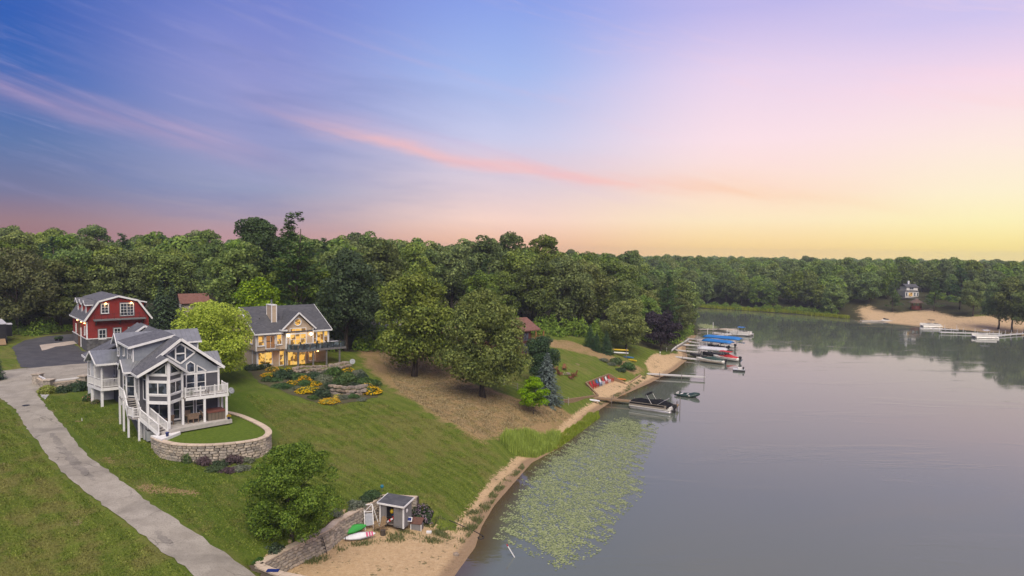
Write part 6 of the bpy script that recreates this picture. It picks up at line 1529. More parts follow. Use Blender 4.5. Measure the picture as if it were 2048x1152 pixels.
# white board and green board leaning at the near wall
q = G(719, 1080); kayak('paddle_board', 'white paddle board with pink striped tail below the block wall', (q[0], q[1], q[2] + .32), R(26), 2.55, .62, .10, M_WPL, R(48), 'board', None, [(.20, .26, M_PINK), (.29, .34, M_PINK), (.37, .42, M_PINK), (-.46, -.44, M_DARK)])
q = G(706, 1072); kayak('paddle_board', 'green paddle board leaning on the block wall', (q[0] - .05, q[1] + .35, q[2] + .42), R(42), 2.3, .75, .10, M_GPL, R(55), 'board')
print('beach blocks', nb)
# ================================================================== single trees
def hero(name, label, pos, h, r, base, mat, seed, K=70, N=16000, leaf=.3, tr=.25, group=None, bark=None, rc=(.18, .32), pear=.08, droop=0., hollow=.55, limbs=9, rz=0.):
    me, Cc, Rr = broad_crown(seed, h, r, base, K, N, leaf, rc=rc, mat=mat, pear=pear, droop=droop, hollow=hollow)
    return put_tree(name, label, pos, me, trunk_mesh(seed + 1, h, base, tr, Cc, bark or M_BARK, limbs), rz, 1.0, group)
q = aty(420, 700, 86); hero('maple_tree', 'round yellow-green maple between the gray and beige houses', on(q[0], q[1], -.1), 10.8, 4.7, .6, L_LIME, 401, 95, 26000, .30, .22, pear=.02)
q = on(-16.0, 49.35, -.1); hero('young_maple', 'leafy bright green tree above the near beach wall', q, 7.3, 3.2, -.3, L_FRESH, 411, 120, 46000, .15, .13, pear=.10, rc=(.11, .26))
q = G(829, 753, -.1); hero('oak_tree', 'left of the two oaks on the dry brown lawn', q, 16.6, 5.8, .8, L_OAK, 421, 125, 30000, .42, .42, pear=.05, droop=.8)
q = G(965, 794, -.1); hero('oak_tree', 'right of the two oaks, in front of the brown cabin', q, 15.0, 5.5, 1.0, L_OAK, 431, 125, 32000, .36, .38, pear=.14, droop=1.0)
q = G(1046, 792, -.1); q = on(4.6, 105.5, -.1); hero('dark_tree', 'dense dark green tree between the right oak and the blue spruce', q, 8.2, 2.7, .3, leafm('leaf_dark', (0.023, 0.052, 0.020), (0.052, 0.093, 0.032), .2, .05), 441, 60, 13000, .28, .2, rc=(.26, .42))
t = thing('blue_spruce', 'blue-gray spruce beside the small lime-green tree', 'tree', G(1093, 803, -.1)); link('crown', spruce_crown(451, 7.2, 2.5, L_SPRUCE, .1, 30, .30, droop=.28, up=.06, power=.72, dens=1.7), t); link('trunk', trunk_mesh(452, 8.5, 1, .13, None, M_BARK), t)
q = G(1066, 829, -.1); hero('small_tree', 'small lime-green tree standing in front of the blue spruce', q, 5.4, 2.0, .8, L_NEWTREE, 461, 46, 6500, .24, .07, rc=(.18, .30), pear=.25)
q = G(1250, 704, -.1); hero('leafy_tree', 'tall bright green tree standing over the kayak rack', q, 11.6, 4.7, .9, L_BRIGHT, 471, 80, 17000, .40, .26, pear=.10)
q = on(34.6, 157.0, -.1); hero('purple_beech', 'dark purple-leaved beech near the docks', q, 10.2, 3.9, .4, L_PURPLE, 481, 70, 14000, .36, .25, pear=.12)
q = on(45.6, 184.5, -.1)
me, Cc, Rr = broad_crown(491, 12.0, 4.2, 1.2, 60, 7000, .42, rc=(.16, .28), mat=L_BIRCH, pear=.12)
put_tree('birch_tree', 'thin gray-green birch with pale limbs above the docks', q, me, trunk_mesh(492, 13, 1.2, .20, Cc, M_BIRCHBARK, 22))
q = aty(592, 600, 117); t = put_tree('white_pine', 'tall white pine with level boughs behind the beige house', on(q[0], q[1], -.2), PINE[0], PINE[1], .4, (1.3, 1.3, 1.12))
L_OLIVE = leafm('leaf_olive', (0.072, 0.090, 0.026), (0.152, 0.162, 0.052), .3, .06, c3=(0.174, 0.167, 0.058))
q = aty(515, 640, 107); hero('leafy_tree', 'fresh green tree just behind the beige house chimney', on(q[0], q[1], -.2), 12.2, 3.9, 1.5, L_BRIGHT, 501, 50, 10000, .42)
q = aty(695, 650, 112); hero('oak_tree', 'big dark tree at the right end of the beige house', on(q[0], q[1], -.2), 17.0, 5.6, 1.2, leafm('leaf_deep', (0.035, 0.061, 0.020), (0.081, 0.113, 0.035), .25, .05), 511, 95, 17000, .45, .4)
q = aty(520, 640, 126); hero('oak_tree', 'tallest tree of the skyline, behind the beige house', on(q[0], q[1], -.2), 23.0, 5.4, 4, leafm('leaf_deep2', (0.035, 0.061, 0.020), (0.081, 0.113, 0.035), .25, .05), 515, 80, 14000, .5, .4)
for i, (px, dep, h, r, lb) in enumerate([(35, 121, 16.2, 6.6, 'spreading olive-green tree behind the parked motorhome'), (118, 126, 14.0, 5.6, 'olive-green tree between the motorhome and the red barn'), (245, 133, 15.5, 5.5, 'dark broad tree right behind the red barn')]):
    q = aty(px, 640, dep); hero('leafy_tree', lb, on(q[0], q[1], -.2), h, r, 1.6, L_OLIVE if i < 2 else L_FOREST, 521 + i * 3, 85, 15000, .46, .34, rc=(.16, .3))
for i, (px, dep, s, lb) in enumerate([(300, 117, .62, 'short dark fir just right of the red barn'), (322, 119, .92, 'tallest dark fir right of the red barn'), (345, 121, .86, 'dark fir between the barn and the cream house'), (366, 116, .55, 'small dark fir below the cream house')]):
    q = aty(px, 640, dep); t = put_tree('fir_tree', lb, on(q[0], q[1], -.1), FIR[0], FIR[1], i * 1.3, s, 'firs right of the red barn')
for i, (px, dep, s, lb) in enumerate([(1180, 139, .42, 'upright dark juniper nearest the brown cabin lawn'), (1193, 137, .36, 'middle of the dark junipers left of the kayak rack'), (1213, 137, .42, 'dark juniper touching the kayak rack tree')]):
    q = aty(px, 700, dep); put_tree('juniper', lb, on(q[0], q[1], -.1), FIR[0], FIR[1], i * 1.1, (s * 1.3, s * 1.3, s), 'junipers by the kayak rack')
t = put_tree('spruce', 'dark spruce tip at the left edge by the driveway', on(aty(-6, 790, 84)[0], 84, -.1), FIR[0], FIR[1], .3, .36)
fpn, ftip = pine_crown(305, 15, 4.2, 2.5, L_PINE, .7, 44, 1.0)
for i, (px, py, dep, h, lb) in enumerate([(1786, 623, 268, 12.5, 'pine left of the gazebo on the far beach'), (1868, 628, 262, 13.0, 'pine right of the gazebo on the far beach'), (1917, 622, 262, 17.0, 'tall pine at the right end of the far beach clearing')]):
    q = aty(px, py, dep); put_tree('pine_tree', lb, on(q[0], q[1], -.1), fpn, trunk_mesh(306 + i, 17, 3, .26, ftip, M_BARK, 8), i * 2.0, h / 15., 'pines on the far beach')
for i, (px, dep, h, r, lb) in enumerate([(1945, 250, 15, 4.4, 'leafy tree above the far beach docks'), (1996, 224, 16, 5.0, 'leafy tree at the foot of the far beach lawn'), (2025, 218, 18, 5.4, 'big tree by the water at the right edge of the view'), (2052, 214, 17, 5.2, 'tree cut by the right edge of the view')]):
    q = aty(px, 640, dep); me, tr_, hh_, rr_ = STOCK[i % 5]
    put_tree('broadleaf_tree', lb, on(q[0], q[1], -.1), me, tr_, i * 1.7, (r / rr_, r / rr_, h / hh_), 'trees beside the far beach docks')

# ================================================================== shrubs and flowers
def dome(seed, mat, N=900, leaf=.16, K=14, flat=.8):
    rs = np.random.RandomState(seed); d = sph(rs, K); d[:, 2] = np.abs(d[:, 2])
    c = d * .62 * np.array([1, 1, flat]); k = rs.randint(0, K, N); q = sph(rs, N); q[:, 2] += .3; q /= np.linalg.norm(q, axis=1)[:, None]
    pos = c[k] + q * .42 * rs.uniform(.7, 1.0, (N, 1)); pos[:, 2] = np.abs(pos[:, 2])
    return quads_mesh('foliage', pos, q + .5 * rs.normal(size=(N, 3)), leaf * rs.uniform(.6, 1.3, N), mat, rs, fold=.1)
L_SHRUB = leafm('leaf_shrub', (0.043, 0.087, 0.026), (0.102, 0.152, 0.046), .25, .2)
L_SHRUBD = leafm('leaf_shrub_dark', (0.026, 0.052, 0.023), (0.058, 0.087, 0.038), .2, .15)
L_SHRUBG = leafm('leaf_shrub_gray', (0.109, 0.131, 0.080), (0.189, 0.203, 0.138), .25, .12)
L_SHRUBP = leafm('leaf_shrub_purple', (0.058, 0.038, 0.043), (0.123, 0.080, 0.087), .2, .15)
L_GOLD = leafm('petal_gold', (.62, .32, .008), (.75, .44, .015), .3, .05)
L_PINKF = leafm('petal_pink', (.50, .12, .12), (.60, .25, .20), .3, .05)
L_LILAC = leafm('petal_lilac', (.16, .11, .15), (.26, .19, .24), .3, .05)
L_YG = leafm('leaf_yellow_green', (0.189, 0.232, 0.029), (0.348, 0.362, 0.058), .3, .08)
DOMES = {k: [dome(600 + 7 * i + j, m, 1300, .17) for j in range(3)] for i, (k, m) in enumerate((('g', L_SHRUB), ('d', L_SHRUBD), ('y', L_SHRUBG), ('p', L_SHRUBP), ('l', L_YG)))}
def blossoms(seed, mat, N=260, leaf=.10):
    rs = np.random.RandomState(seed); q = sph(rs, N); q[:, 2] = np.abs(q[:, 2]) + .15; q /= np.linalg.norm(q, axis=1)[:, None]
    return quads_mesh('blossoms', q * np.array([1.0, 1.0, .82]) * rs.uniform(.86, 1.08, (N, 1)), q * .5 + np.array([0, 0, 1]) + .4 * rs.normal(size=(N, 3)), leaf * rs.uniform(.7, 1.4, N), mat, rs)
BLOS = {'gold': [blossoms(701, L_GOLD, 420, .17), blossoms(702, L_GOLD, 340, .18)], 'pink': [blossoms(703, L_PINKF, 160)], 'lilac': [blossoms(704, L_LILAC, 500, .10)]}
srs = random.Random(31)
def shrub(label, pos, r, h, kind='g', flower=None, name=None, group=None, cat=None):
    t = thing(name or ('flowering_shrub' if flower else 'shrub'), label, cat or ('flowers' if flower else 'shrub'), pos, srs.uniform(0, 6.28), group)
    t.scale = (r, r, h)
    link('foliage', srs.choice(DOMES[kind]), t)
    if flower: link('blossoms', srs.choice(BLOS[flower]), t)
    return t
BED = 'shrubs in the bed below the beige house'
for px, py, r, h, k, lb in [(508, 738, 1.5, .9, 'd', 'low dark hedge shrub at the beige house corner'), (528, 735, 1.1, 1.3, 'd', 'round dark ball shrub left of the beige patio'), (569, 756, 1.7, 1.6, 'd', 'wide drooping dark shrub at the front left of the patio bed'), (537, 762, 1.1, .8, 'g', 'green shrub low on the left of the flower bed'),
                            (566, 774, 1.9, .55, 'g', 'low spreading green ground cover at the bed edge'), (596, 757, 1.2, 1.0, 'g', 'green shrub just under the patio stones'), (627, 757, 1.5, 1.2, 'd', 'dark shrub in the middle of the bed under the deck'), (648, 765, 1.4, 1.3, 'y', 'gray-green shrub in the middle of the flower bed'),
                            (668, 752, 1.5, 1.5, 'g', 'tall green shrub below the third deck post'), (695, 762, 1.5, 1.6, 'g', 'bushy green shrub right of centre in the bed'), (715, 752, 1.4, 1.2, 'y', 'gray-green shrub at the right end of the patio'), (731, 768, 1.5, 1.1, 'g', 'green shrub above the right golden flowers'),
                            (643, 793, 1.2, 1.4, 'd', 'dark round shrub at the lower tip of the bed'), (684, 797, .8, .7, 'y', 'small gray-green shrub below the boulder wall'), (706, 795, 1.0, .6, 'g', 'low green shrub beneath the boulder wall'), (610, 770, 1.2, .8, 'g', 'low green shrub among the golden flowers')]:
    shrub(lb, G(px, py, -.05), r, h, k, group=BED)
FB = 'golden flower clumps below the beige house'
for px, py, r, h, lb in [(545, 741, 1.0, .7, 'golden flowers beside the dark ball shrub'), (537, 752, 1.1, .6, 'golden flowers low on the left of the bed'), (584, 769, .8, .7, 'small golden flower clump at the left bed edge'), (609, 761, 1.0, .8, 'golden flowers above the large clump'), (618, 783, 1.5, .8, 'largest golden flower clump in the middle of the bed'),
                         (605, 785, 1.0, .7, 'golden flowers just left of the largest clump'), (659, 804, 1.3, .6, 'golden flowers at the lowest point of the bed'), (695, 743, 1.1, .7, 'golden flowers below the last deck post'), (742, 786, 1.5, 1.1, 'big golden flower clump at the right end of the boulder wall'), (733, 776, 1.0, .8, 'golden flowers on top of the boulder wall'), (679, 794, .8, .5, 'small golden clump under the boulder wall')]:
    shrub(lb, G(px, py, -.05), r, h, 'l' if h < .7 else 'g', 'gold', 'flower_clump', FB)
for px, py, r, h, k, fl, lb in [(552, 762, 1.0, .6, 'g', None, 'low green plant left of the drooping dark shrub'), (590, 778, 1.0, .5, 'y', None, 'low gray-green mat below the small golden clump'), (628, 770, 1.0, .7, 'g', 'gold', 'golden flowers between the gray-green shrub and the largest clump'), (660, 775, 1.1, .9, 'd', None, 'dark shrub just above the boulder wall, left end'), (680, 768, 1.2, 1.1, 'g', None, 'green shrub above the middle of the boulder wall'), (706, 774, 1.1, .9, 'd', None, 'dark shrub above the right half of the boulder wall'),
                                (722, 760, 1.2, 1.2, 'd', None, 'dark shrub behind the right golden flowers'), (750, 770, 1.1, .9, 'g', None, 'green shrub at the outer right corner of the bed'), (655, 748, 1.0, .9, 'y', None, 'pale shrub under the second deck post'), (580, 742, .9, .6, 'g', 'gold', 'golden flowers against the patio stones'), (625, 797, .9, .5, 'g', None, 'low green plant at the lower left bed edge'), (725, 800, 1.0, .4, 'y', None, 'pale ground cover below the right end of the boulder wall')]:
    shrub(lb, G(px, py, -.05), r, h, k, fl, group=BED if not fl else FB)
drape('flower_bed', zone([(498, 742), (530, 736), (575, 748), (640, 750), (692, 741), (735, 752), (764, 778), (752, 795), (700, 805), (662, 812), (615, 800), (565, 784), (520, 766)]), pm('bark_mulch', (.060, .045, .028), (.075, .085, .026), 1.6, .95, bmp=.8, bscale=8), .04, .7, .2, kind='structure')
WB = 'plants at the foot of the curved block wall'
for px, py, r, h, k, lb in [(381, 922, .9, 1.2, 'g', 'tall green grassy shrub at the foot of the curved wall'), (407, 928, .9, .9, 'p', 'purple shrub right of the grassy shrub at the curved wall'), (440, 930, .9, .6, 'd', 'dark low shrub in the middle of the curved wall'), (468, 925, 1.0, .9, 'p', 'larger purple shrub at the curved wall'), (493, 924, .8, .5, 'y', 'gray-green low plant by the curved wall'),
                            (430, 940, 1.1, .4, 'g', 'spreading green plant in front of the curved wall'), (455, 942, 1.0, .35, 'p', 'dark red ground cover in front of the curved wall'), (482, 938, 1.0, .4, 'y', 'pale green ground cover by the leafy tree'), (518, 908, .7, .9, 'p', 'purple shrub where the curved wall bends back')]:
    shrub(lb, G(px, py, -.03), r, h, k, group=WB)
for px, py, r, h, k, fl, lb in [(97, 786, 1.2, 1.1, 'l', None, 'yellow-green shrub by the stone gate wall'), (128, 784, 1.0, .9, 'd', None, 'dark shrub along the stone gate wall'), (158, 780, 1.4, 1.3, 'd', None, 'big dark shrub between the gate wall and the porch'), (181, 800, .9, .9, 'g', 'pink', 'pink-flowered shrub below the gray house porch'), (192, 806, .6, .5, 'g', 'pink', 'small pink-flowered plant at the porch post')]:
    shrub(lb, G(px, py, -.03), r, h, k, fl)
for px, py, r, h, k, fl, lb in [(843, 1042, 1.35, 1.75, 'd', 'lilac', 'lilac-flowered bush crowding the beach shed'), (710, 1018, 1.0, .8, 'y', None, 'gray-green bush on top of the near block wall'), (745, 997, 1.1, .7, 'g', None, 'green tuft at the wall corner by the blue globe'), (672, 1032, .7, .5, 'y', None, 'low bush on the wall beside the leafy tree'), (545, 1103, .9, .7, 'd', None, 'dark bush below the leafy tree trunk'), (515, 1126, .6, .45, 'g', None, 'small bush at the driveway end of the near wall'), (728, 1010, .8, .6, 'd', None, 'dark bush behind the white slide frame')]:
    shrub(lb, G(px, py, -.03), r, h, k, fl, name='lilac_bush' if fl else None, cat='shrub')
for px, py, r, h, k, lb in [(1231, 728, 1.6, 1.5, 'g', 'round green shrub at the lower left of the kayaks'), (1255, 738, 1.7, 1.6, 'g', 'round green shrub above the timber wall end'), (1207, 722, 1.2, .7, 'y', 'gray shrub on the strip above the lawn'), (1222, 730, 1.0, .7, 'y', 'small silvery shrub beside the round green shrub'), (1240, 742, 1.2, .8, 'd', 'low dark shrub over the sandy patch')]:
    shrub(lb, G(px, py, -.05), r, h, k, group='shrubs above the neighbour beach')
# undergrowth along the edge of the woods (nobody could count it)
def undergrowth():
    rs = np.random.RandomState(5); P = []; Nn = []; S = []
    def line(pts, step, w, hmax):
        for a, b in zip(pts, pts[1:]):
            a, b = np.array(a, float), np.array(b, float); L = np.linalg.norm(b - a)
            for k in range(int(L / step) + 1):
                c = a + (b - a) * rs.rand() + rs.normal(size=2) * w
                if shore_sd(np.array([c]))[0] < 1.5: continue
                if any(math.hypot(c[0] - x, c[1] - y) < r_ * .8 for x, y, r_ in KEEP + [(33, 155, 7), (40, 168, 6), (35.5, 159.5, 7)]): continue
                r = rs.uniform(.9, 2.0); h = rs.uniform(.8, hmax); N = 170
                q = sph(rs, N); q[:, 2] = np.abs(q[:, 2])
                P.append(q * np.array([r, r, h]) * rs.uniform(.75, 1.05, (N, 1)) + np.array([c[0], c[1], zt(c[0], c[1]) - .1])); Nn.append(q + .5 * rs.normal(size=(N, 3))); S.append(.5 * rs.uniform(.6, 1.2, N))
    line(FRONT[:6], .75, 1.6, 3.2); line(FRONT[5:18], .6, 1.8, 4.5); line([(82, 308), (100, 297), (119, 281), (129, 270)], .5, 1.5, 3.0); line([(130, 279), (134, 292), (165, 296), (178, 282), (187, 262), (190, 246)], .7, 2.0, 3.0)
    return quads_mesh('undergrowth', np.concatenate(P), np.concatenate(Nn), np.concatenate(S), L_FOREST, rs, fold=.1)
link('undergrowth', undergrowth(), kind='stuff', label='tangled undergrowth along the edges of the woods', category='undergrowth')
# ================================================================== reeds, grass tufts, lily pads
def blades(name, poly, n, h0, h1, w, mat, seed, hfun=None, clump=0.0, lean=.25, water=True):
    rs = np.random.RandomState(seed); pa = np.array(poly); out = []
    lo, hi = pa.min(0), pa.max(0)
    while len(out) < n:
        Q = lo + rs.rand(n, 2) * (hi - lo); Q = Q[inpoly(Q, poly)]
        if clump: Q = Q[np.sin(Q[:, 0] * 2.1 + 1.3 * np.sin(Q[:, 1] * 1.7)) * np.cos(Q[:, 1] * 1.9) + rs.normal(size=len(Q)) * .5 > clump]
        out += Q.tolist()
    Q = np.array(out[:n]); z = np.maximum(ztv(Q), 0.0 if water else -9) - .03
    h = rs.uniform(h0, h1, n) * (hfun(Q) if hfun else 1.0); a = rs.rand(n) * 6.283
    d = np.stack([np.cos(a), np.sin(a)], 1); l = lean * h[:, None] * rs.rand(n, 1); s = np.stack([-d[:, 1], d[:, 0]], 1) * w / 2
    v0 = np.column_stack([Q - s, z]); v1 = np.column_stack([Q + s, z]); v2 = np.column_stack([Q + s * .7 + d * l * .35, z + h * .6]); v3 = np.column_stack([Q - s * .7 + d * l * .35, z + h * .6]); v4 = np.column_stack([Q + d * l, z + h])
    V = np.stack([v0, v1, v2, v3, v4], 1).reshape(-1, 3); i = np.arange(n)[:, None] * 5
    F = np.concatenate([i + np.array([0, 1, 2, 3])]).tolist() + (i + np.array([3, 2, 4])).tolist()
    me = bpy.data.meshes.new(name); me.from_pydata(V.tolist(), [], F); me.materials.append(mat)
    return me
L_REED = leafm('reed_blade', (.20, .27, .014), (.46, .54, .04), .35, .02)
L_REED2 = leafm('sedge_blade', (0.16, 0.21, 0.022), (0.34, 0.36, 0.06), .3, .02)
RE1 = zone([(1000, 884), (1015, 866), (1050, 868), (1090, 880), (1120, 872), (1122, 884), (1105, 902), (1072, 916), (1040, 914), (1018, 902)])
RE2 = zone([(1090, 882), (1120, 870), (1150, 850), (1178, 828), (1197, 826), (1200, 836), (1160, 866), (1125, 892), (1100, 906)])
link('reeds', blades('reeds', RE1, 9000, .8, 1.6, .05, L_REED, 1, lean=.35, hfun=lambda Q: .8 + .3 * np.sin(Q[:, 0] * 1.3 + 1) * np.cos(Q[:, 1] * 1.1)), kind='stuff', label='tall bright green reeds at the water edge', category='reeds')
link('sedge', blades('sedge', RE2, 8000, .25, .75, .05, L_REED2, 2, lean=.5, hfun=lambda Q: .6 + .4 * np.sin(Q[:, 0] * 2.3) * np.cos(Q[:, 1] * 1.7)), kind='stuff', label='short green sedge along the bank towards the tan dock', category='sedge')
TUF = [zone([(590, 1115), (690, 1080), (745, 1062), (800, 1062), (880, 1062), (905, 1090), (820, 1085), (700, 1095), (640, 1130)]), zone([(845, 1050), (905, 1045), (960, 1010), (1010, 955), (1045, 928), (1050, 936), (1000, 985), (960, 1050), (915, 1100), (880, 1075)]), zone([(1195, 800), (1240, 785), (1265, 765), (1290, 750), (1295, 755), (1268, 775), (1240, 792), (1200, 812)])]
M_T = leafm('grass_tuft', (0.094, 0.128, 0.026), (0.217, 0.203, 0.065), .3, .02)
vs = []
tm = [blades('weeds', p, n, .10, .34, .05, M_T, 11 + i, clump=.5, lean=.6) for i, (p, n) in enumerate(zip(TUF, (2200, 3600, 1600)))]
bm = bmesh.new()
for m in tm: bm.from_mesh(m)
m = bpy.data.meshes.new('weeds'); bm.to_mesh(m); bm.free(); m.materials.append(M_T)
link('weeds', m, kind='stuff', label='thin weeds and grass tufts on the sandy beach', category='weeds')
# rough, clumpy sward on the nearer lawns
GA = zone([(-40, 790), (0, 803), (28, 828), (57, 878), (95, 926), (138, 968), (186, 1006), (243, 1050), (300, 1097), (378, 1152), (400, 1170), (-40, 1170)])
GB = zone([(80, 792), (165, 800), (225, 815), (300, 890), (330, 918), (430, 932), (545, 908), (565, 870), (490, 790), (600, 805), (760, 803), (870, 843), (985, 892), (1000, 908), (955, 1000), (925, 1040), (860, 1040), (768, 983), (660, 1050), (518, 1122), (452, 1100), (318, 1012), (207, 930), (127, 846)])
GC = zone([(745, 690), (880, 710), (950, 775), (1040, 805), (1110, 816), (1150, 835), (1010, 868), (962, 880), (885, 836), (800, 785)])
def sward_mat():
    m, t, p, out = newmat('lawn_blade')
    geo = t.new('ShaderNodeNewGeometry'); tc = t.new('ShaderNodeTexCoord'); V = tc.outputs['Object']
    sep = t.new('ShaderNodeSeparateXYZ'); t.link(V, sep.inputs[0])
    s1 = t.math('ADD', t.math('MULTIPLY', sep.outputs[0], 0.66), t.math('MULTIPLY', sep.outputs[1], 0.75))
    s2 = t.math('ADD', t.math('MULTIPLY', sep.outputs[0], 0.75), t.math('MULTIPLY', sep.outputs[1], -0.66))
    big = t.noise(V, 0.09, 3, .5); mid = t.noise(V, 0.45, 4, .6)
    st = t.sstep(t.math('SINE', t.math('MULTIPLY', t.math('ADD', s1, t.math('MULTIPLY', big, 5.0)), 4.4)), -.5, .5)
    sk = t.sstep(t.noise(t.xyz(t.math('MULTIPLY', s1, 2.6), t.math('MULTIPLY', s2, .22), 0.0), 1.0, 5, .75), .36, .66)
    f = t.math('ADD', t.math('MULTIPLY', st, .30), t.math('MULTIPLY', sk, .70))
    a = t.mix(f, (.055, .100, .009, 1), (.155, .200, .028, 1)); b = t.mix(f, (.135, .185, .022, 1), (.295, .335, .070, 1))
    c = t.mix(geo.outputs['Random Per Island'], a, b)
    worn = t.sstep(t.math('ADD', t.math('MULTIPLY', mid, .6), t.math('MULTIPLY', big, .5)), .53, .66)
    c = t.mix(t.math('MULTIPLY', worn, .45), c, (.27, .21, .09, 1))
    t.link(c, p.inputs['Base Color']); p.inputs['Roughness'].default_value = .7; p.inputs['Specular IOR Level'].default_value = .15
    tr = t.new('ShaderNodeBsdfTranslucent'); t.link(c, tr.inputs[0]); mx = t.new('ShaderNodeMixShader'); mx.inputs[0].default_value = .3
    t.link(p.outputs[0], mx.inputs[1]); t.link(tr.outputs[0], mx.inputs[2]); t.link(mx.outputs[0], out.inputs[0]); return m
L_SWARD = sward_mat()
L_STRAW = leafm('straw_blade', (.19, .15, .055), (.46, .36, .17), .3, .0)
rs_g = lambda Q: .75 + .5 * np.abs(np.sin(Q[:, 0] * .9 + np.sin(Q[:, 1] * .6) * 2))
gm_ = [blades('grass', GA, 34000, .04, .12, .11, L_SWARD, 41, rs_g, .0, .8), blades('grass', GB, 80000, .04, .12, .11, L_SWARD, 42, rs_g, .0, .8)]
bm = bmesh.new()
for m in gm_: bm.from_mesh(m)
m = bpy.data.meshes.new('grass'); bm.to_mesh(m); bm.free(); m.materials.append(L_SWARD)
link('grass', m, kind='stuff', label='short clumpy grass of the mown lawns', category='grass')
link('dry_grass', blades('dry_grass', GC, 42000, .05, .16, .12, L_STRAW, 43, rs_g, -.2, .9), kind='stuff', label='dry straw-coloured grass under the oaks', category='grass')
def pads(poly, n, seed, thr, r0=.07, r1=.15):
    rs = np.random.RandomState(seed); pa = np.array(poly); lo, hi = pa.min(0), pa.max(0); out = []
    c = pa.mean(0)
    for _ in range(140):
        Q = lo + rs.rand(4000, 2) * (hi - lo); Q = Q[inpoly(Q, poly)]
        best = np.full(len(Q), 1e9)
        for a, b in zip(pa, np.roll(pa, -1, 0)):
            d = b - a; t = np.clip(((Q - a) @ d) / (d @ d), 0, 1); best = np.minimum(best, np.hypot(*(Q - a - t[:, None] * d).T))
        f = np.sin(Q[:, 0] * 1.7 + np.sin(Q[:, 1] * .9) * 2) * np.cos(Q[:, 1] * 1.3 + Q[:, 0] * .4) + .5 * np.sin(Q[:, 0] * 4.1 + Q[:, 1] * 3.3)
        Q = Q[(f + rs.normal(size=len(Q)) * .7 + np.clip(best - 1.6, -1.6, 1.0) * .9) > thr]
        out += Q.tolist()
        if len(out) > n: break
    Q = np.array(out[:n]); k = len(Q); V = []; m = 7
    r = rs.uniform(r0, r1, k); a0 = rs.rand(k) * 6.28
    ang = a0[:, None] + np.linspace(.25, 6.03, m)[None]
    rim = np.stack([Q[:, 0:1] + r[:, None] * np.cos(ang), Q[:, 1:2] + r[:, None] * np.sin(ang), .012 + rs.uniform(0, .02, (k, 1)) + rs.normal(size=(k, m)) * .006], -1)
    ctr = np.column_stack([Q, np.full(k, .012)])[:, None]
    V = np.concatenate([ctr, rim], 1).reshape(-1, 3); F = (np.arange(k)[:, None] * (m + 1) + np.arange(m + 1)).tolist()
    me = bpy.data.meshes.new('lily_pads'); me.from_pydata(V.tolist(), [], F); me.materials.append(L_PAD); return me
L_PAD = leafm('lily_pad', (.15, .19, .06), (.37, .40, .20), .1, .02)
LP = [W(x, y, 0) for x, y in [(1058, 940), (1095, 908), (1150, 876), (1195, 842), (1245, 834), (1290, 842), (1318, 852), (1312, 880), (1288, 930), (1292, 985), (1245, 1035), (1222, 1085), (1165, 1132), (1110, 1142), (1062, 1112), (1018, 1088), (985, 1078), (1000, 1030), (1018, 995), (1040, 960)]]
link('lily_pads', pads(LP, 30000, 3, -.05, .035, .10), kind='stuff', label='floating carpet of pale green lily pads by the reeds', category='lily pads')
FR = [(80, 306.5), (85, 305), (100, 294.5), (118, 277.5), (129, 260.5), (130.5, 262.5), (119.5, 280), (101, 297), (86, 308)]
link('far_reeds', blades('far_reeds', FR, 5000, .6, 1.5, .22, L_REED2, 6, lean=.4), kind='stuff', label='strip of pale green reeds along the far shore', category='reeds')
LP2 = [W(x, y, 0) for x, y in [(1393, 648), (1412, 647), (1440, 654), (1436, 658), (1400, 657)]]
link('lily_pads', pads(LP2, 1200, 4, .0, .15, .35), kind='stuff', label='distant patch of lily pads past the birch', category='lily pads')
# ================================================================== things round the gray house
def gw(u, v, z=0.0): q = gu(u, v, z); return (float(q[0]), float(q[1]), float(q[2]))
def chair(name, label, mat, pos, rz, group, frame=None, cat='chair'):
    t = thing(name, label, cat, pos, rz, group); frame = frame or mat
    MB().bb(-.26, .26, -.26, .26, .40, .46).build('seat', mat, t)
    MB().poly([(-.26, .24, .46), (.26, .24, .46), (.26, .40, 1.02), (-.26, .40, 1.02)], (0, .06, 0)).build('backrest', mat, t)
    for x in (-.24, .24):
        for y in (-.23, .25): MB().bb(x - .025, x + .025, y - .025, y + .025, 0, .40).build('leg', frame, t)
        MB().bb(x - .03, x + .03, -.26, .30, .62, .66).build('arm', frame, t); MB().bb(x - .025, x + .025, -.25, -.2, .46, .62).build('arm_post', frame, t)
    return t
def adirondack(label, mat, pos, rz, group, name='adirondack_chair'):
    t = thing(name, label, 'chair', pos, rz, group)
    for k in range(4): MB().poly([(-.27, -.38 + k * .17, .40 - .045 * k), (.27, -.38 + k * .17, .40 - .045 * k), (.27, -.23 + k * .17, .36 - .045 * k), (-.27, -.23 + k * .17, .36 - .045 * k)], (0, 0, .03)).build('seat_slat', mat, t)
    for k in range(5): 
        x = -.27 + k * .11; h = .98 + .06 * (2 - abs(k - 2))
        MB().poly([(x, .27, .25), (x + .098, .27, .25), (x + .098, .55, h), (x, .55, h)], (0, .03, 0)).build('back_slat', mat, t)
    for x in (-.34, .34):
        MB().bb(x - .07, x + .07, -.42, .38, .56, .59).build('arm', mat, t); MB().bb(x - .03, x + .03, -.38, -.28, 0, .56).build('leg', mat, t)
        MB().poly([(x - .02, -.3, .30), (x - .02, .55, .02), (x - .02, .55, .12), (x - .02, -.3, .42)], (.04, 0, 0)).build('rear_leg', mat, t)
    return t
M_WICK = pm('tan_wicker', (.24, .165, .115), (.17, .115, .08), 8, .85)
PT = -.02
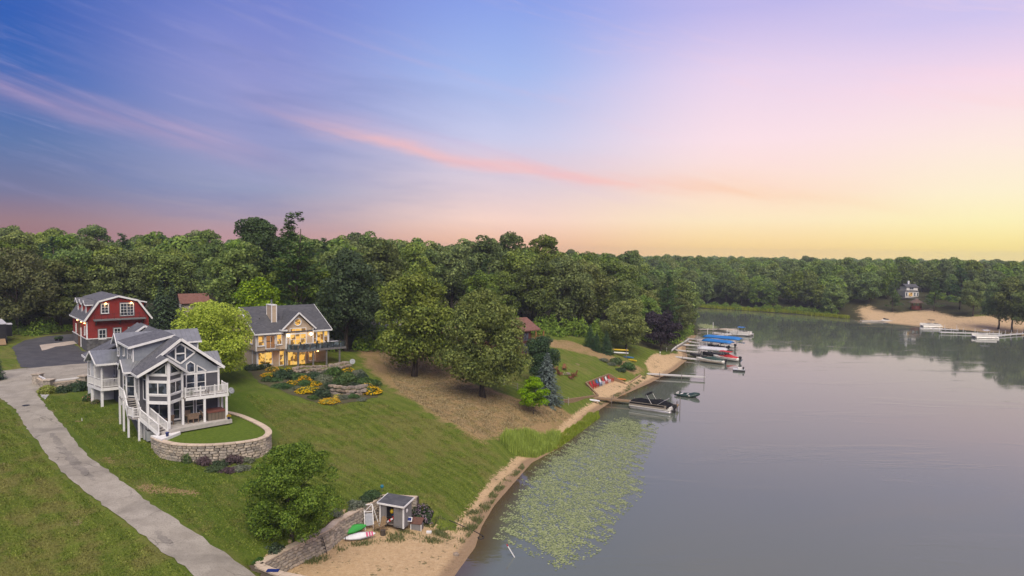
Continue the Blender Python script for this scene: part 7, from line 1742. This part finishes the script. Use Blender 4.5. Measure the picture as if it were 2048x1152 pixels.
for u, v, r_, lb in [(-5.0, -1.0, 200, 'tan patio chair nearest the corner post under the deck'), (-3.2, -1.5, 175, 'tan patio chair with its back to the lawn, left one'), (-2.75, -1.5, 180, 'tan patio chair with its back to the lawn, right one'), (-3.1, -.45, 0, 'tan patio chair on the house side of the table'), (-1.7, -1.0, 95, 'tan patio chair at the hot tub end of the table')]:
    chair('patio_chair', lb, M_WICK, gw(u, v, PT), TH + R(r_), 'patio chairs under the gray house deck')
t = thing('patio_table', 'patio table among tan chairs under the gray house deck', 'table', gw(-2.9, -1.0, PT), TH); MB().bb(-.7, .7, -.4, .4, .70, .75).build('table_top', M_WICK, t)
for x in (-.6, .6):
    for y in (-.32, .32): MB().bb(x - .03, x + .03, y - .03, y + .03, 0, .70).build('leg', M_BLACK, t)
t = thing('hot_tub', 'brown hot tub with a reddish cover at the end of the patio', 'hot tub', gw(-.75, -1.0, PT), TH)
MB().bb(-.85, .85, -.75, .75, 0, .8).build('cabinet', pm('tub_panel', (.15, .115, .085), (.11, .085, .06), 6, .7, stretch=(8, 8, .5)), t); MB().bb(-.9, .9, -.8, .8, .802, .95).build('cover', pm('tub_cover', (.16, .055, .04), (.13, .045, .035), 3, .7), t)
for k in range(6): MB().bb(-.86 + k * .34, -.84 + k * .34, -.77, -.751, .02, .8).build('slat_line', M_BLACK, t)
def pot(label, pos, r, h, mat, plant=None, fl=None, group=None):
    t = thing('flower_pot', label, 'flower pot', pos, 0, group); MB().lathe([(r * .7, 0), (r, h * .9), (r * 1.08, h * .9), (r * 1.08, h), (r * .9, h), (r * .85, h * .85)], 14).build('pot', mat, t, True)
    if plant:
        f = link('plant', srs.choice(DOMES[plant]), t, (0, 0, h * .85), 0, (r * 1.5, r * 1.5, r * 1.7))
        if fl: link('blossoms', srs.choice(BLOS[fl]), t, (0, 0, h * .85), 0, (r * 1.5, r * 1.5, r * 1.7))
    return t
M_COB = pm('cobalt_glaze', (.014, .03, .16), (.012, .025, .12), 3, .25)
pot('cobalt blue pot on the white step at the stair foot', gw(-6.0, -4.35, -.28), .16, .38, M_COB)
pot('blue pot of yellow flowers at the end of the patio', gw(.3, -2.15, PT), .16, .3, M_COB, 'l', 'gold')
pot('wide planter of brown-green plants on the deck rail, left', gw(-3.1, -1.62, 2.64), .2, .35, M_WICK, 'y', None, 'deck planters of the gray house'); pot('wide planter of brown-green plants on the deck rail, right', gw(-1.6, -1.62, 2.64), .2, .35, M_WICK, 'p', None, 'deck planters of the gray house')
M_GRAYDISH = pm('dish_gray', (.26, .27, .28), (.22, .23, .24), 3, .5)
def dish(label, pos, rz, r=.38, mast=.6):
    t = thing('satellite_dish', label, 'satellite dish', pos, rz); MB().lathe([(.03, 0), (.03, mast)], 8).build('mast', M_METAL, t)
    d = MB().lathe([(.03, -.02), (r * .55, .04), (r, .14), (r, .155), (r * .5, .06), (.02, .0)], 18).build('reflector', M_GRAYDISH, t, True); d.location = (0, -.08, mast); d.rotation_euler = (R(62), 0, 0)
    MB().bar((0, -.1, mast - .1), (0, -.5, mast + .12), .03, .03).build('feed_arm', M_METAL, t); return t
dish('satellite dish on the corner post of the gray house deck', gw(.5, -2.0, 2.3), TH + R(20), .34, .55)
q = G(705, 733); dish('satellite dish on a pole in the brown lawn by the beige house', on(q[0], q[1], -.1), R(10), .42, .8)
t = thing('air_conditioner', 'gray air-conditioner unit under the outside stairs', 'air conditioner', gw(-6.9, -1.9, -1.0), TH); MB().bb(-.4, .4, -.4, .4, 0, .9).build('casing', pm('ac_gray', (.30, .31, .31), (.25, .26, .26), 3, .5), t); MB().lathe([(.33, .901), (.33, .93)], 14).build('fan_grille', M_BLACK, t)
q = gw(-10.6, -3.6); q = G(158, 843); t = thing('sprinkler', 'small pale lawn sprinkler on the grass beside the driveway', 'sprinkler', q); MB().bb(-.35, .35, -.05, .05, 0, .06).build('base', M_TIMB, t); MB().lathe([(.03, .06), (.03, .35)], 8, (.3, 0, 0)).build('head', M_WHITE, t)
tag(MB().lathe([(.35, 0), (.35, .03)], 16).build('manhole_cover', M_BLACK, None), 'round dark drain cover in the driveway', 'drain cover').location = tuple(G(52, 812, .06))
# gate wall with pillars and white rails by the driveway
gwl = thing('gate_wall', 'low stone wall with pillars and white rails beside the driveway', 'wall', G(100, 790), 0)
gp0, gp1, gp2 = G(76, 768), G(98, 782), G(168, 772)
o_ = np.array(gwl.location)
zt0 = max(p[2] for p in (gp0, gp1, gp2)) + .75
def pv(p): return Vector((p[0] - o_[0], p[1] - o_[1]))
grs = random.Random(8)
for a, b in ((gp0, gp1), (gp1, gp2)):
    A, B = pv(a), pv(b); d = B - A; L_ = d.length; n_ = max(2, int(L_ / .55))
    for c in range(6):
        for k in range(n_):
            m = A.lerp(B, (k + .5 + (c % 2) * .35 - .17) / n_); link('block', BLOCKS[grs.randrange(8)], gwl, (m.x, m.y, zt0 - o_[2] - .22 * (c + 1)), math.atan2(d.y, d.x), (L_ / n_ * .98, .9, .21))
    MB().bar((A.x, A.y, zt0 - o_[2] + .05), (B.x, B.y, zt0 - o_[2] + .05), .5, .09).build('coping', M_CAP, gwl)
    MB().bar((A.x, A.y, zt0 - o_[2] + .32), (B.x, B.y, zt0 - o_[2] + .32), .10, .16).build('white_rail', M_WHITE, gwl)
for p in (gp0, gp1, gp2):
    A = pv(p); MB().bb(A.x - .42, A.x + .42, A.y - .42, A.y + .42, zt0 - o_[2] - 1.6, zt0 - o_[2] + .45).build('pillar', M_STONE[1], gwl); MB().bb(A.x - .52, A.x + .52, A.y - .52, A.y + .52, zt0 - o_[2] + .451, zt0 - o_[2] + .56).build('pillar_cap', M_STONE[0], gwl)
# white gravel patch by the gate
drape('gravel_bed', zone([(78, 782), (98, 790), (90, 800), (84, 794)]), pm('white_gravel', (.42, .41, .40), (.30, .29, .28), 6, .9), .045, .5, .08, kind='structure')
# ================================================================== barn yard
pot('dark pot with a tall clipped evergreen by the barn path', G(121, 682), .3, .5, M_BLACK, 'd', None, 'barn planters'); pot('dark pot of green plants by the barn path', G(113, 682), .28, .45, M_BLACK, 'g', None, 'barn planters')
rv = thing('motorhome', 'black and silver motorhome with its rear ramp down at the left edge', 'motorhome', G(6, 690) + np.array([-1.4, -.6, 0]), R(41))
MB().bb(-2.6, 2.0, 0, 9, .8, 3.3).build('body', pm('rv_black', (.018, .019, .022), (.03, .03, .034), 2, .3), rv); MB().bb(-2.65, 2.05, -.03, 9.05, 3.301, 3.45).build('roof', M_PALEC, rv)
MB().bb(-.6, 1.2, 1.0, 3.0, 3.451, 3.75).build('roof_unit', M_WHITE, rv); MB().bb(-1.9, -.9, 3.4, 4.6, 3.451, 3.6).build('solar_panel', M_COB, rv)
for v in (1.6, 2.9, 7.5): MB().tube([(2.02, v, .42), (2.2, v, .42)], .42, 14).build('wheel', M_DARK, rv)
MB().bb(2.0, 3.0, 3.2, 5.4, 1.0, 2.9).build('slide_out', MATS['rv_black'], rv); MB().bb(2.0, 3.05, 3.15, 5.45, 2.901, 3.0).build('slide_awning', M_PALEC, rv)
MB().bb(2.02, 2.06, .8, 2.2, 1.6, 2.5).build('window', M_GLASS, rv); MB().bb(2.02, 2.05, 0.2, 8.8, 1.15, 1.4).build('stripe', M_PALEC, rv)
MB().poly([(-2.2, -.05, .9), (1.8, -.05, .9), (1.8, -1.6, .12), (-2.2, -1.6, .12)], (0, 0, .08)).build('ramp', M_TIMB, rv)
# ================================================================== beige house deck and garden
def hw(u, v, z=0.0): q = hu(u, v, z); return (float(q[0]), float(q[1]), float(q[2]))
M_TEAL = pm('teal_glaze', (.02, .16, .22), (.016, .12, .18), 3, .3)
for i, (u, m, pl, lb) in enumerate([(8.2, M_BPL, 'g', 'blue planter on the beige house deck, first from the gable'), (8.9, M_BPL, 'l', 'blue planter on the beige house deck, second from the gable'), (9.7, M_TEAL, 'g', 'teal planter in the middle of the beige house deck'), (10.5, M_BPL, 'g', 'blue planter on the beige house deck near the white tables'), (11.8, M_TEAL, 'l', 'teal planter at the far end of the beige house deck'), (6.6, M_TEAL, 'g', 'teal planter on the beige house deck below the big window')]):
    pot(lb, hw(u, -1.95, 2.72), .24, .5, m, pl, None, 'deck planters of the beige house')
for i, (u, v) in enumerate(((7.2, -1.2), (11.2, -1.0))):
    t = thing('deck_table', ['pale table on the beige house deck below the big window', 'pale table at the far end of the beige house deck'][i], 'table', hw(u, v, 2.72), TH); MB().bb(-.6, .6, -.4, .4, .70, .75).build('table_top', M_PALEC, t)
    for x in (-.5, .5):
        for y in (-.32, .32): MB().bb(x - .03, x + .03, y - .03, y + .03, 0, .7).build('leg', M_BLACK, t)
for i, (u, v, r_) in enumerate(((6.3, -1.1, 90), (8.1, -1.1, -90), (7.2, -.5, 0), (10.3, -1.0, 90), (11.2, -.35, 0))):
    chair('deck_chair', ['dark deck chair left of the pale table under the big window', 'dark deck chair right of the pale table under the big window', 'dark deck chair between the table and the big window', 'dark deck chair left of the far deck table', 'dark deck chair behind the far deck table'][i], M_DARK, hw(u, v, 2.72), TH + R(r_), 'chairs on the beige house deck')
# boulder walls
M_BOUL = [pm('boulder_%s' % n, c, d, 3, .95, bmp=.6, bscale=7, objrand=.2) for n, c, d in (('a', (.30, .235, .175), (.19, .15, .115)), ('b', (.24, .205, .17), (.15, .125, .105)))]
def boulder(seed, mat):
    rs = random.Random(seed); bm = bmesh.new(); bmesh.ops.create_icosphere(bm, subdivisions=1, radius=.5)
    for v in bm.verts: v.co = Vector((max(-.42, min(.42, v.co.x * 1.15)), max(-.4, min(.4, v.co.y * 1.1)), max(-.36, min(.36, v.co.z)))) * rs.uniform(.9, 1.1)
    me = bpy.data.meshes.new('stone'); bm.to_mesh(me); bm.free(); me.materials.append(mat); return me
BOUL = [boulder(i, M_BOUL[i % 2]) for i in range(6)]
def boulder_wall(label, pts, rows, w, h, seed):
    rs = random.Random(seed); P = resample([Vector(p[:2]) for p in pts], w * .72); zb = min(p[2] for p in pts)
    t = thing('boulder_wall', label, 'stone wall', (P[0].x, P[0].y, zb)); 
    for r in range(rows):
        for p in P:
            p = p + Vector((rs.uniform(-.2, .2) + .35 * (r % 2), rs.uniform(-.15, .15) + .18 * r))
            o = link('stone', BOUL[rs.randrange(6)], t, (p.x - P[0].x, p.y - P[0].y, max(zt(p.x, p.y), zb) - zb + h * (r + .3 + rs.uniform(-.15, .15))), rs.uniform(-.4, .4), (w * rs.uniform(.8, 1.6), w * .9, h * rs.uniform(1.1, 1.6)))
    return t
boulder_wall('low boulder edge holding up the flagstone patio', [G(584, 750), G(600, 747), G(640, 746), G(665, 742), G(690, 737)], 3, .8, .36, 3)
boulder_wall('curved boulder wall among the golden flowers', [G(662, 788), G(690, 791), G(715, 790), G(730, 786)], 3, .75, .40, 5)
# ================================================================== near beach
sh = thing('beach_shed', 'small gray beach shed with white corner trim and open doors', 'shed', (-10.9, 56.55, 1.0), R(-22))
M_SHG = siding('shed_gray_boards', (.16, .155, .155), (.20, .19, .19), .2, True)
SW, SD_, HF, HB = 2.25, 1.35, 1.75, 1.95
for a, b in ((0, .62), (1.32, SW)): MB().bb(a, b, 0, .05, -.1, HF).build('front_wall', M_SHG, sh)
MB().bb(.62, 1.32, 0, .05, 1.62, HF).build('lintel', M_SHG, sh)
for x in (0, SW - .05): MB().poly([(x, .051, -.1), (x, SD_, -.1), (x, SD_, HB), (x, .051, HF)], (.05, 0, 0)).build('side_wall', M_SHG, sh)
MB().bb(.05, SW - .05, SD_ - .05, SD_, -.1, HB - .02).build('back_wall', M_SHG, sh); MB().bb(.05, SW - .05, .06, SD_ - .06, 0, .06).build('floor', M_POST, sh)
MB().poly([(-.16, -.2, HF), (SW + .16, -.2, HF), (SW + .16, SD_ + .15, HB + .05), (-.16, SD_ + .15, HB + .05)], (0, 0, .09)).build('roof', M_HROOF, sh)
board(sh, (-.17, -.22, HF + .03), (SW + .17, -.22, HF + .03), .05, .14); board(sh, (SW + .18, -.22, HF + .03), (SW + .18, SD_ + .16, HB + .08), .05, .14, name='rake_board'); board(sh, (-.18, -.22, HF + .03), (-.18, SD_ + .16, HB + .08), .05, .14, name='rake_board')
for x in (.0, SW): MB().bb(x - .06, x + .06, -.03, .06, -.1, HF).build('corner_board', M_WHITE, sh)
MB().bb(.10, .60, -.04, -.005, .02, 1.6).build('door', M_SHG, sh); MB().bb(1.34, 1.86, -.04, -.005, .02, 1.6).build('door', M_SHG, sh)
pl = MB().lathe([(.02, -.01), (.16, 0), (.16, .02), (.02, .03)], 12).build('wall_plaque', M_WHITE, sh); pl.location = (SW + .01, .55, 1.25); pl.rotation_euler = (0, R(90), 0)
def sl(u, v, z): a = R(-22); return (-10.9 + u * math.cos(a) - v * math.sin(a), 56.55 + u * math.sin(a) + v * math.cos(a), 1.0 + z)
kayak('float_board', 'red and white float board standing in the shed doorway', sl(.95, .12, .38), R(-22), 1.1, .22, .1, M_RPL, R(80), 'board', None, [(-.3, -.1, M_WPL), (.1, .3, M_WPL)], R(-35))
tag(MB().lathe([(.02, -.2), (.13, -.15), (.19, 0), (.13, .15), (.02, .2)], 14).build('beach_ball', M_YEL, None, True), 'yellow ball hanging inside the open shed', 'ball').location = sl(.95, .35, 1.05)
t = thing('life_jackets', 'heap of colourful life jackets hanging inside the shed', 'life jackets', sl(.97, .8, .06), R(-22))
for i in range(9): MB().lathe([(.05, 0), (.13, .06), (.14, .26), (.06, .34)], 8, (srs.uniform(-.28, .28), srs.uniform(-.15, .2), .1 + .14 * i), .9, .6).build('life_jacket', [M_RPL, M_ORG, M_BPL, M_DARK, M_WPL][i % 5], t)
bp = G(834, 1058)
t = thing('dock_box', 'low storage box with a rusty brown lid beside the shed', 'storage box', on(bp[0], bp[1], -.02), R(-12)); MB().bb(-.45, .45, -.3, .35, 0, .55).build('body', M_SHG, t); MB().poly([(-.5, -.34, .551), (.5, -.34, .551), (.5, .4, .85), (-.5, .4, .85)], (0, 0, .05)).build('lid', pm('rusty_lid', (.13, .06, .04), (.09, .045, .035), 5, .85), t)
for x in (-.47, .44): MB().bb(x, x + .06, -.32, -.26, -.02, .56).build('corner_trim', M_WHITE, t)
bp = G(818, 1060); t = thing('solar_panel', 'small white-framed solar panel on a stake beside the shed', 'solar panel', on(bp[0], bp[1], -.05), R(-8)); MB().lathe([(.025, 0), (.025, .95)], 8).build('stake', M_TIMB, t)
p_ = MB().bb(-.26, .26, -.03, .0, -.02, .34).build('frame', M_WHITE, t); p_.location = (0, -.03, .82); p_.rotation_euler = (R(-25), 0, 0); p2 = MB().bb(-.20, .20, -.04, -.031, .03, .29).build('cell', M_COB, p_)
bp = G(760, 1062); adirondack('weathered tan adirondack chair facing the sand by the shed', M_TIMB, on(bp[0], bp[1], .0), R(-30), None)
bp = G(766, 1070); tag(MB().lathe([(.24, -.05), (.22, .05), (.21, .4), (.20, .42)], 12).build('tree_stump', M_BARK, None), 'dark tree stump in front of the tan beach chair', 'stump').location = on(bp[0], bp[1], 0)
# white slide frame leaning on the wall
bp = G(739, 1060); t = thing('slide_frame', 'white tubular ladder frame with a gray mat leaning on the near wall', 'ladder', on(bp[0], bp[1], 0), R(22))
A_ = [(-.35, 0, 0), (.35, 0, 0)]; B_ = [(-.35, .75, 1.9), (.35, .75, 1.9)]
for a, b in zip(A_, B_): MB().bar(a, b, .06, .06).build('side_rail', M_WHITE, t)
for f in (1.0, .72): MB().bar(Vector(A_[0]).lerp(Vector(B_[0]), f), Vector(A_[1]).lerp(Vector(B_[1]), f), .05, .05).build('cross_bar', M_WHITE, t)
MB().bar(Vector(A_[0]).lerp(Vector(B_[0]), .72), Vector(B_[1]), .04, .04).build('brace', M_WHITE, t); MB().bar((.35, .75, 1.88), (.9, .35, .05), .04, .04).build('brace', M_WHITE, t)
MB().poly([(-.3, .1, .35), (.3, .1, .35), (.3, .47, 1.25), (-.3, .47, 1.25)], (0, -.05, .02)).build('mat', pm('gray_mat', (.33, .34, .36), (.26, .27, .29), 5, .9), t)
# black ladder
bp = G(650, 1106); t = thing('ladder', 'black ladder leaning on the near block wall', 'ladder', on(bp[0], bp[1], -.05), R(62))
for y in (-.22, .22): MB().bar((0, y, 0), (-.5, y, 1.5), .04, .04).build('side_rail', M_BLACK, t)
for k in range(5): MB().bar((-.5 * (k + .6) / 5, -.22, 1.5 * (k + .6) / 5), (-.5 * (k + .6) / 5, .22, 1.5 * (k + .6) / 5), .04, .04).build('rung', M_BLACK, t)
bp = G(686, 1066); t = thing('wetsuit', 'black wetsuit hung on a post against the near wall', 'wetsuit', on(bp[0], bp[1], 0), R(30)); MB().lathe([(.035, 0), (.035, 1.3)], 8).build('post', M_POST, t); MB().loft([[(-.1, -.05, .35), (.1, -.05, .35), (.1, .06, .35), (-.1, .06, .35)], [(-.17, -.08, .8), (.17, -.08, .8), (.17, .09, .8), (-.17, .09, .8)], [(-.2, -.07, 1.2), (.2, -.07, 1.2), (.2, .08, 1.2), (-.2, .08, 1.2)], [(-.08, -.04, 1.35), (.08, -.04, 1.35), (.08, .05, 1.35), (-.08, .05, 1.35)]]).build('suit', M_CANVBLK, t, True)
bp = G(764, 985); t = thing('gazing_globe', 'blue glass globe on a stake behind the near wall', 'garden globe', on(bp[0], bp[1], -.05)); MB().lathe([(.02, 0), (.02, .4)], 8).build('stake', M_POST, t); MB().lathe([(.02, .38), (.12, .43), (.17, .55), (.12, .67), (.02, .72)], 14).build('globe', M_TEAL, t, True)
bp = G(558, 1143); tag(MB().bb(-.4, .4, -.18, .18, 0, .05).build('folded_mat', M_COB, None), 'dark blue folded mat lying on the wall cap', 'mat').location = (-15.75, 44.55, 2.55)
bp = G(858, 1066); tag(MB().bb(-.22, .22, -.12, .12, 0, .16).build('foam_block', M_WPL, None), 'white foam block on the grass beyond the storage box', 'block').location = on(bp[0], bp[1], 0); 
bp = G(912, 1110); tag(MB().lathe([(.3, -.1), (.26, .1), (.12, .2)], 7).build('rock', M_BOUL[0], None), 'pale rock on the sand near the water', 'rock').location = on(bp[0], bp[1], 0)
bp = G(548, 1146)
pts = [on(*G(x, y)[:2], .03) for x, y in ((898, 1041), (915, 1048), (935, 1057), (955, 1066), (968, 1073))]; lp = pts[-1]
pts += [(lp[0] + .25 * math.cos(a) - .25, lp[1] - .3 + .3 * math.sin(a), max(zt(lp[0], lp[1]), 0) + .03) for a in [1.2, .4, -.5, -1.4, -2.3, -3.2, -4.0]]
tag(MB().tube(pts, .035, 6).build('hose', M_DARK, None, True), 'dark hose trailing over the bank to the water', 'hose')
bp = atz(1034, 1115, 0); t = thing('marker_pole', 'white pole with red tip leaning out of the shallow water', 'pole', (bp[0], bp[1], -.3)); d = Vector((-.72, .1, 1.15)); MB().bar((0, 0, 0), d * 1.0, .06, .06).build('pole', M_WHITE, t); MB().bar(d * 1.0, d * 1.14, .062, .062).build('tip', M_RPL, t)
# ================================================================== neighbour's sand and lawn
q0 = G(1196, 772)
COLR = [(1177, 773, M_RPL, 'red', 'red adirondack chair nearest the lawn corner of the sandy patch'), (1188, 772, M_RPL, 'red', 'red adirondack chair, second from the lawn corner'), (1193, 771, M_BPL, 'blue', 'blue adirondack chair between the red and white ones'), (1199, 770, M_WPL, 'white', 'white adirondack chair beside the blue one'), (1205, 768, M_RPL, 'red', 'red adirondack chair between the two white ones'), (1211, 766, M_WPL, 'white', 'white adirondack chair nearer the orange kayak'), (1217, 763, M_RPL, 'red', 'red adirondack chair next to the orange kayak')]
wdir = Vector(WALL_B[3]) - Vector(WALL_B[2]); wn_ = Vector((wdir.y, -wdir.x)).normalized()
for i, (px, py, m, c, lb) in enumerate(COLR):
    p = Vector(WALL_B[2]).lerp(Vector(WALL_B[3]), .10 + .80 * i / 6) + wn_ * .85
    adirondack(lb, m, on(p.x, p.y, 0), math.atan2(wdir.y, wdir.x), 'adirondack chairs on the sandy patch')
fp_ = G(1130, 748); fpt = thing('fire_pit', 'ring of pale stones round a fire pit on the striped lawn', 'fire pit', on(fp_[0], fp_[1], 0))
for k in range(12): link('stone', BOUL[k % 6], fpt, (.75 * math.cos(k * .5236), .75 * math.sin(k * .5236), .08), k * .5236, (.42, .32, .4))
M_RUST = pm('rust_brown', (.20, .075, .035), (.15, .058, .03), 3, .8)
for k, lb in enumerate(('brown chair on the lake side of the fire pit', 'brown chair on the far side of the fire pit', 'brown chair at the cabin side of the fire pit', 'brown chair nearest the spruce by the fire pit', 'brown chair on the near side of the fire pit')):
    a = k * 1.2566 + .3; adirondack(lb, M_RUST, on(fp_[0] + 1.7 * math.cos(a), fp_[1] + 1.7 * math.sin(a), 0), a - math.pi / 2, 'brown chairs round the fire pit')
fn = [G(1008, 772), G(1035, 782), G(1108, 800), G(1137, 810)]
t = thing('wire_fence', 'post and wire fence between the spruce and the timber wall', 'fence', fn[0])
for p in fn: MB().lathe([(.05, -.3), (.05, 1.15)], 8, tuple(np.array(p) - fn[0])).build('post', M_DOCK, t)
for a, b in zip(fn, fn[1:]):
    for z in (.35, .7, 1.05): MB().bar(tuple(np.array(a) - fn[0] + np.array([0, 0, z])), tuple(np.array(b) - fn[0] + np.array([0, 0, z])), .02, .02).build('wire', M_METAL, t)
for i_, (px, py) in enumerate(((1333, 703), (1320, 712))):
    p = G(px, py); t = thing('path_light', ['white path light on the lawn by the purple beech', 'white path light near the seawall end'][i_], 'lamp post', p); MB().lathe([(.03, 0), (.03, .7)], 8).build('stake', M_WHITE, t); MB().lathe([(.12, .7), (.10, .9), (.02, .95)], 10).build('head', M_WHITE, t)
# ================================================================== evening haze
hz = MB().bb(-1260, 1260, -330, 1300, -3.2, 34).build('haze', None, None, kind='stuff', label='thin evening haze over the lake and woods', category='haze')
def haze_mat():
    m = bpy.data.materials.new('haze'); m.use_nodes = True; t = NT(m.node_tree); t.n.clear()
    out = t.new('ShaderNodeOutputMaterial'); v = t.new('ShaderNodeVolumePrincipled')
    v.inputs['Color'].default_value = (0.80, 0.86, 0.95, 1); v.inputs['Density'].default_value = 0.00026; v.inputs['Anisotropy'].default_value = 0.2
    t.link(v.outputs[0], out.inputs['Volume']); return m
hz.data.materials.append(haze_mat())
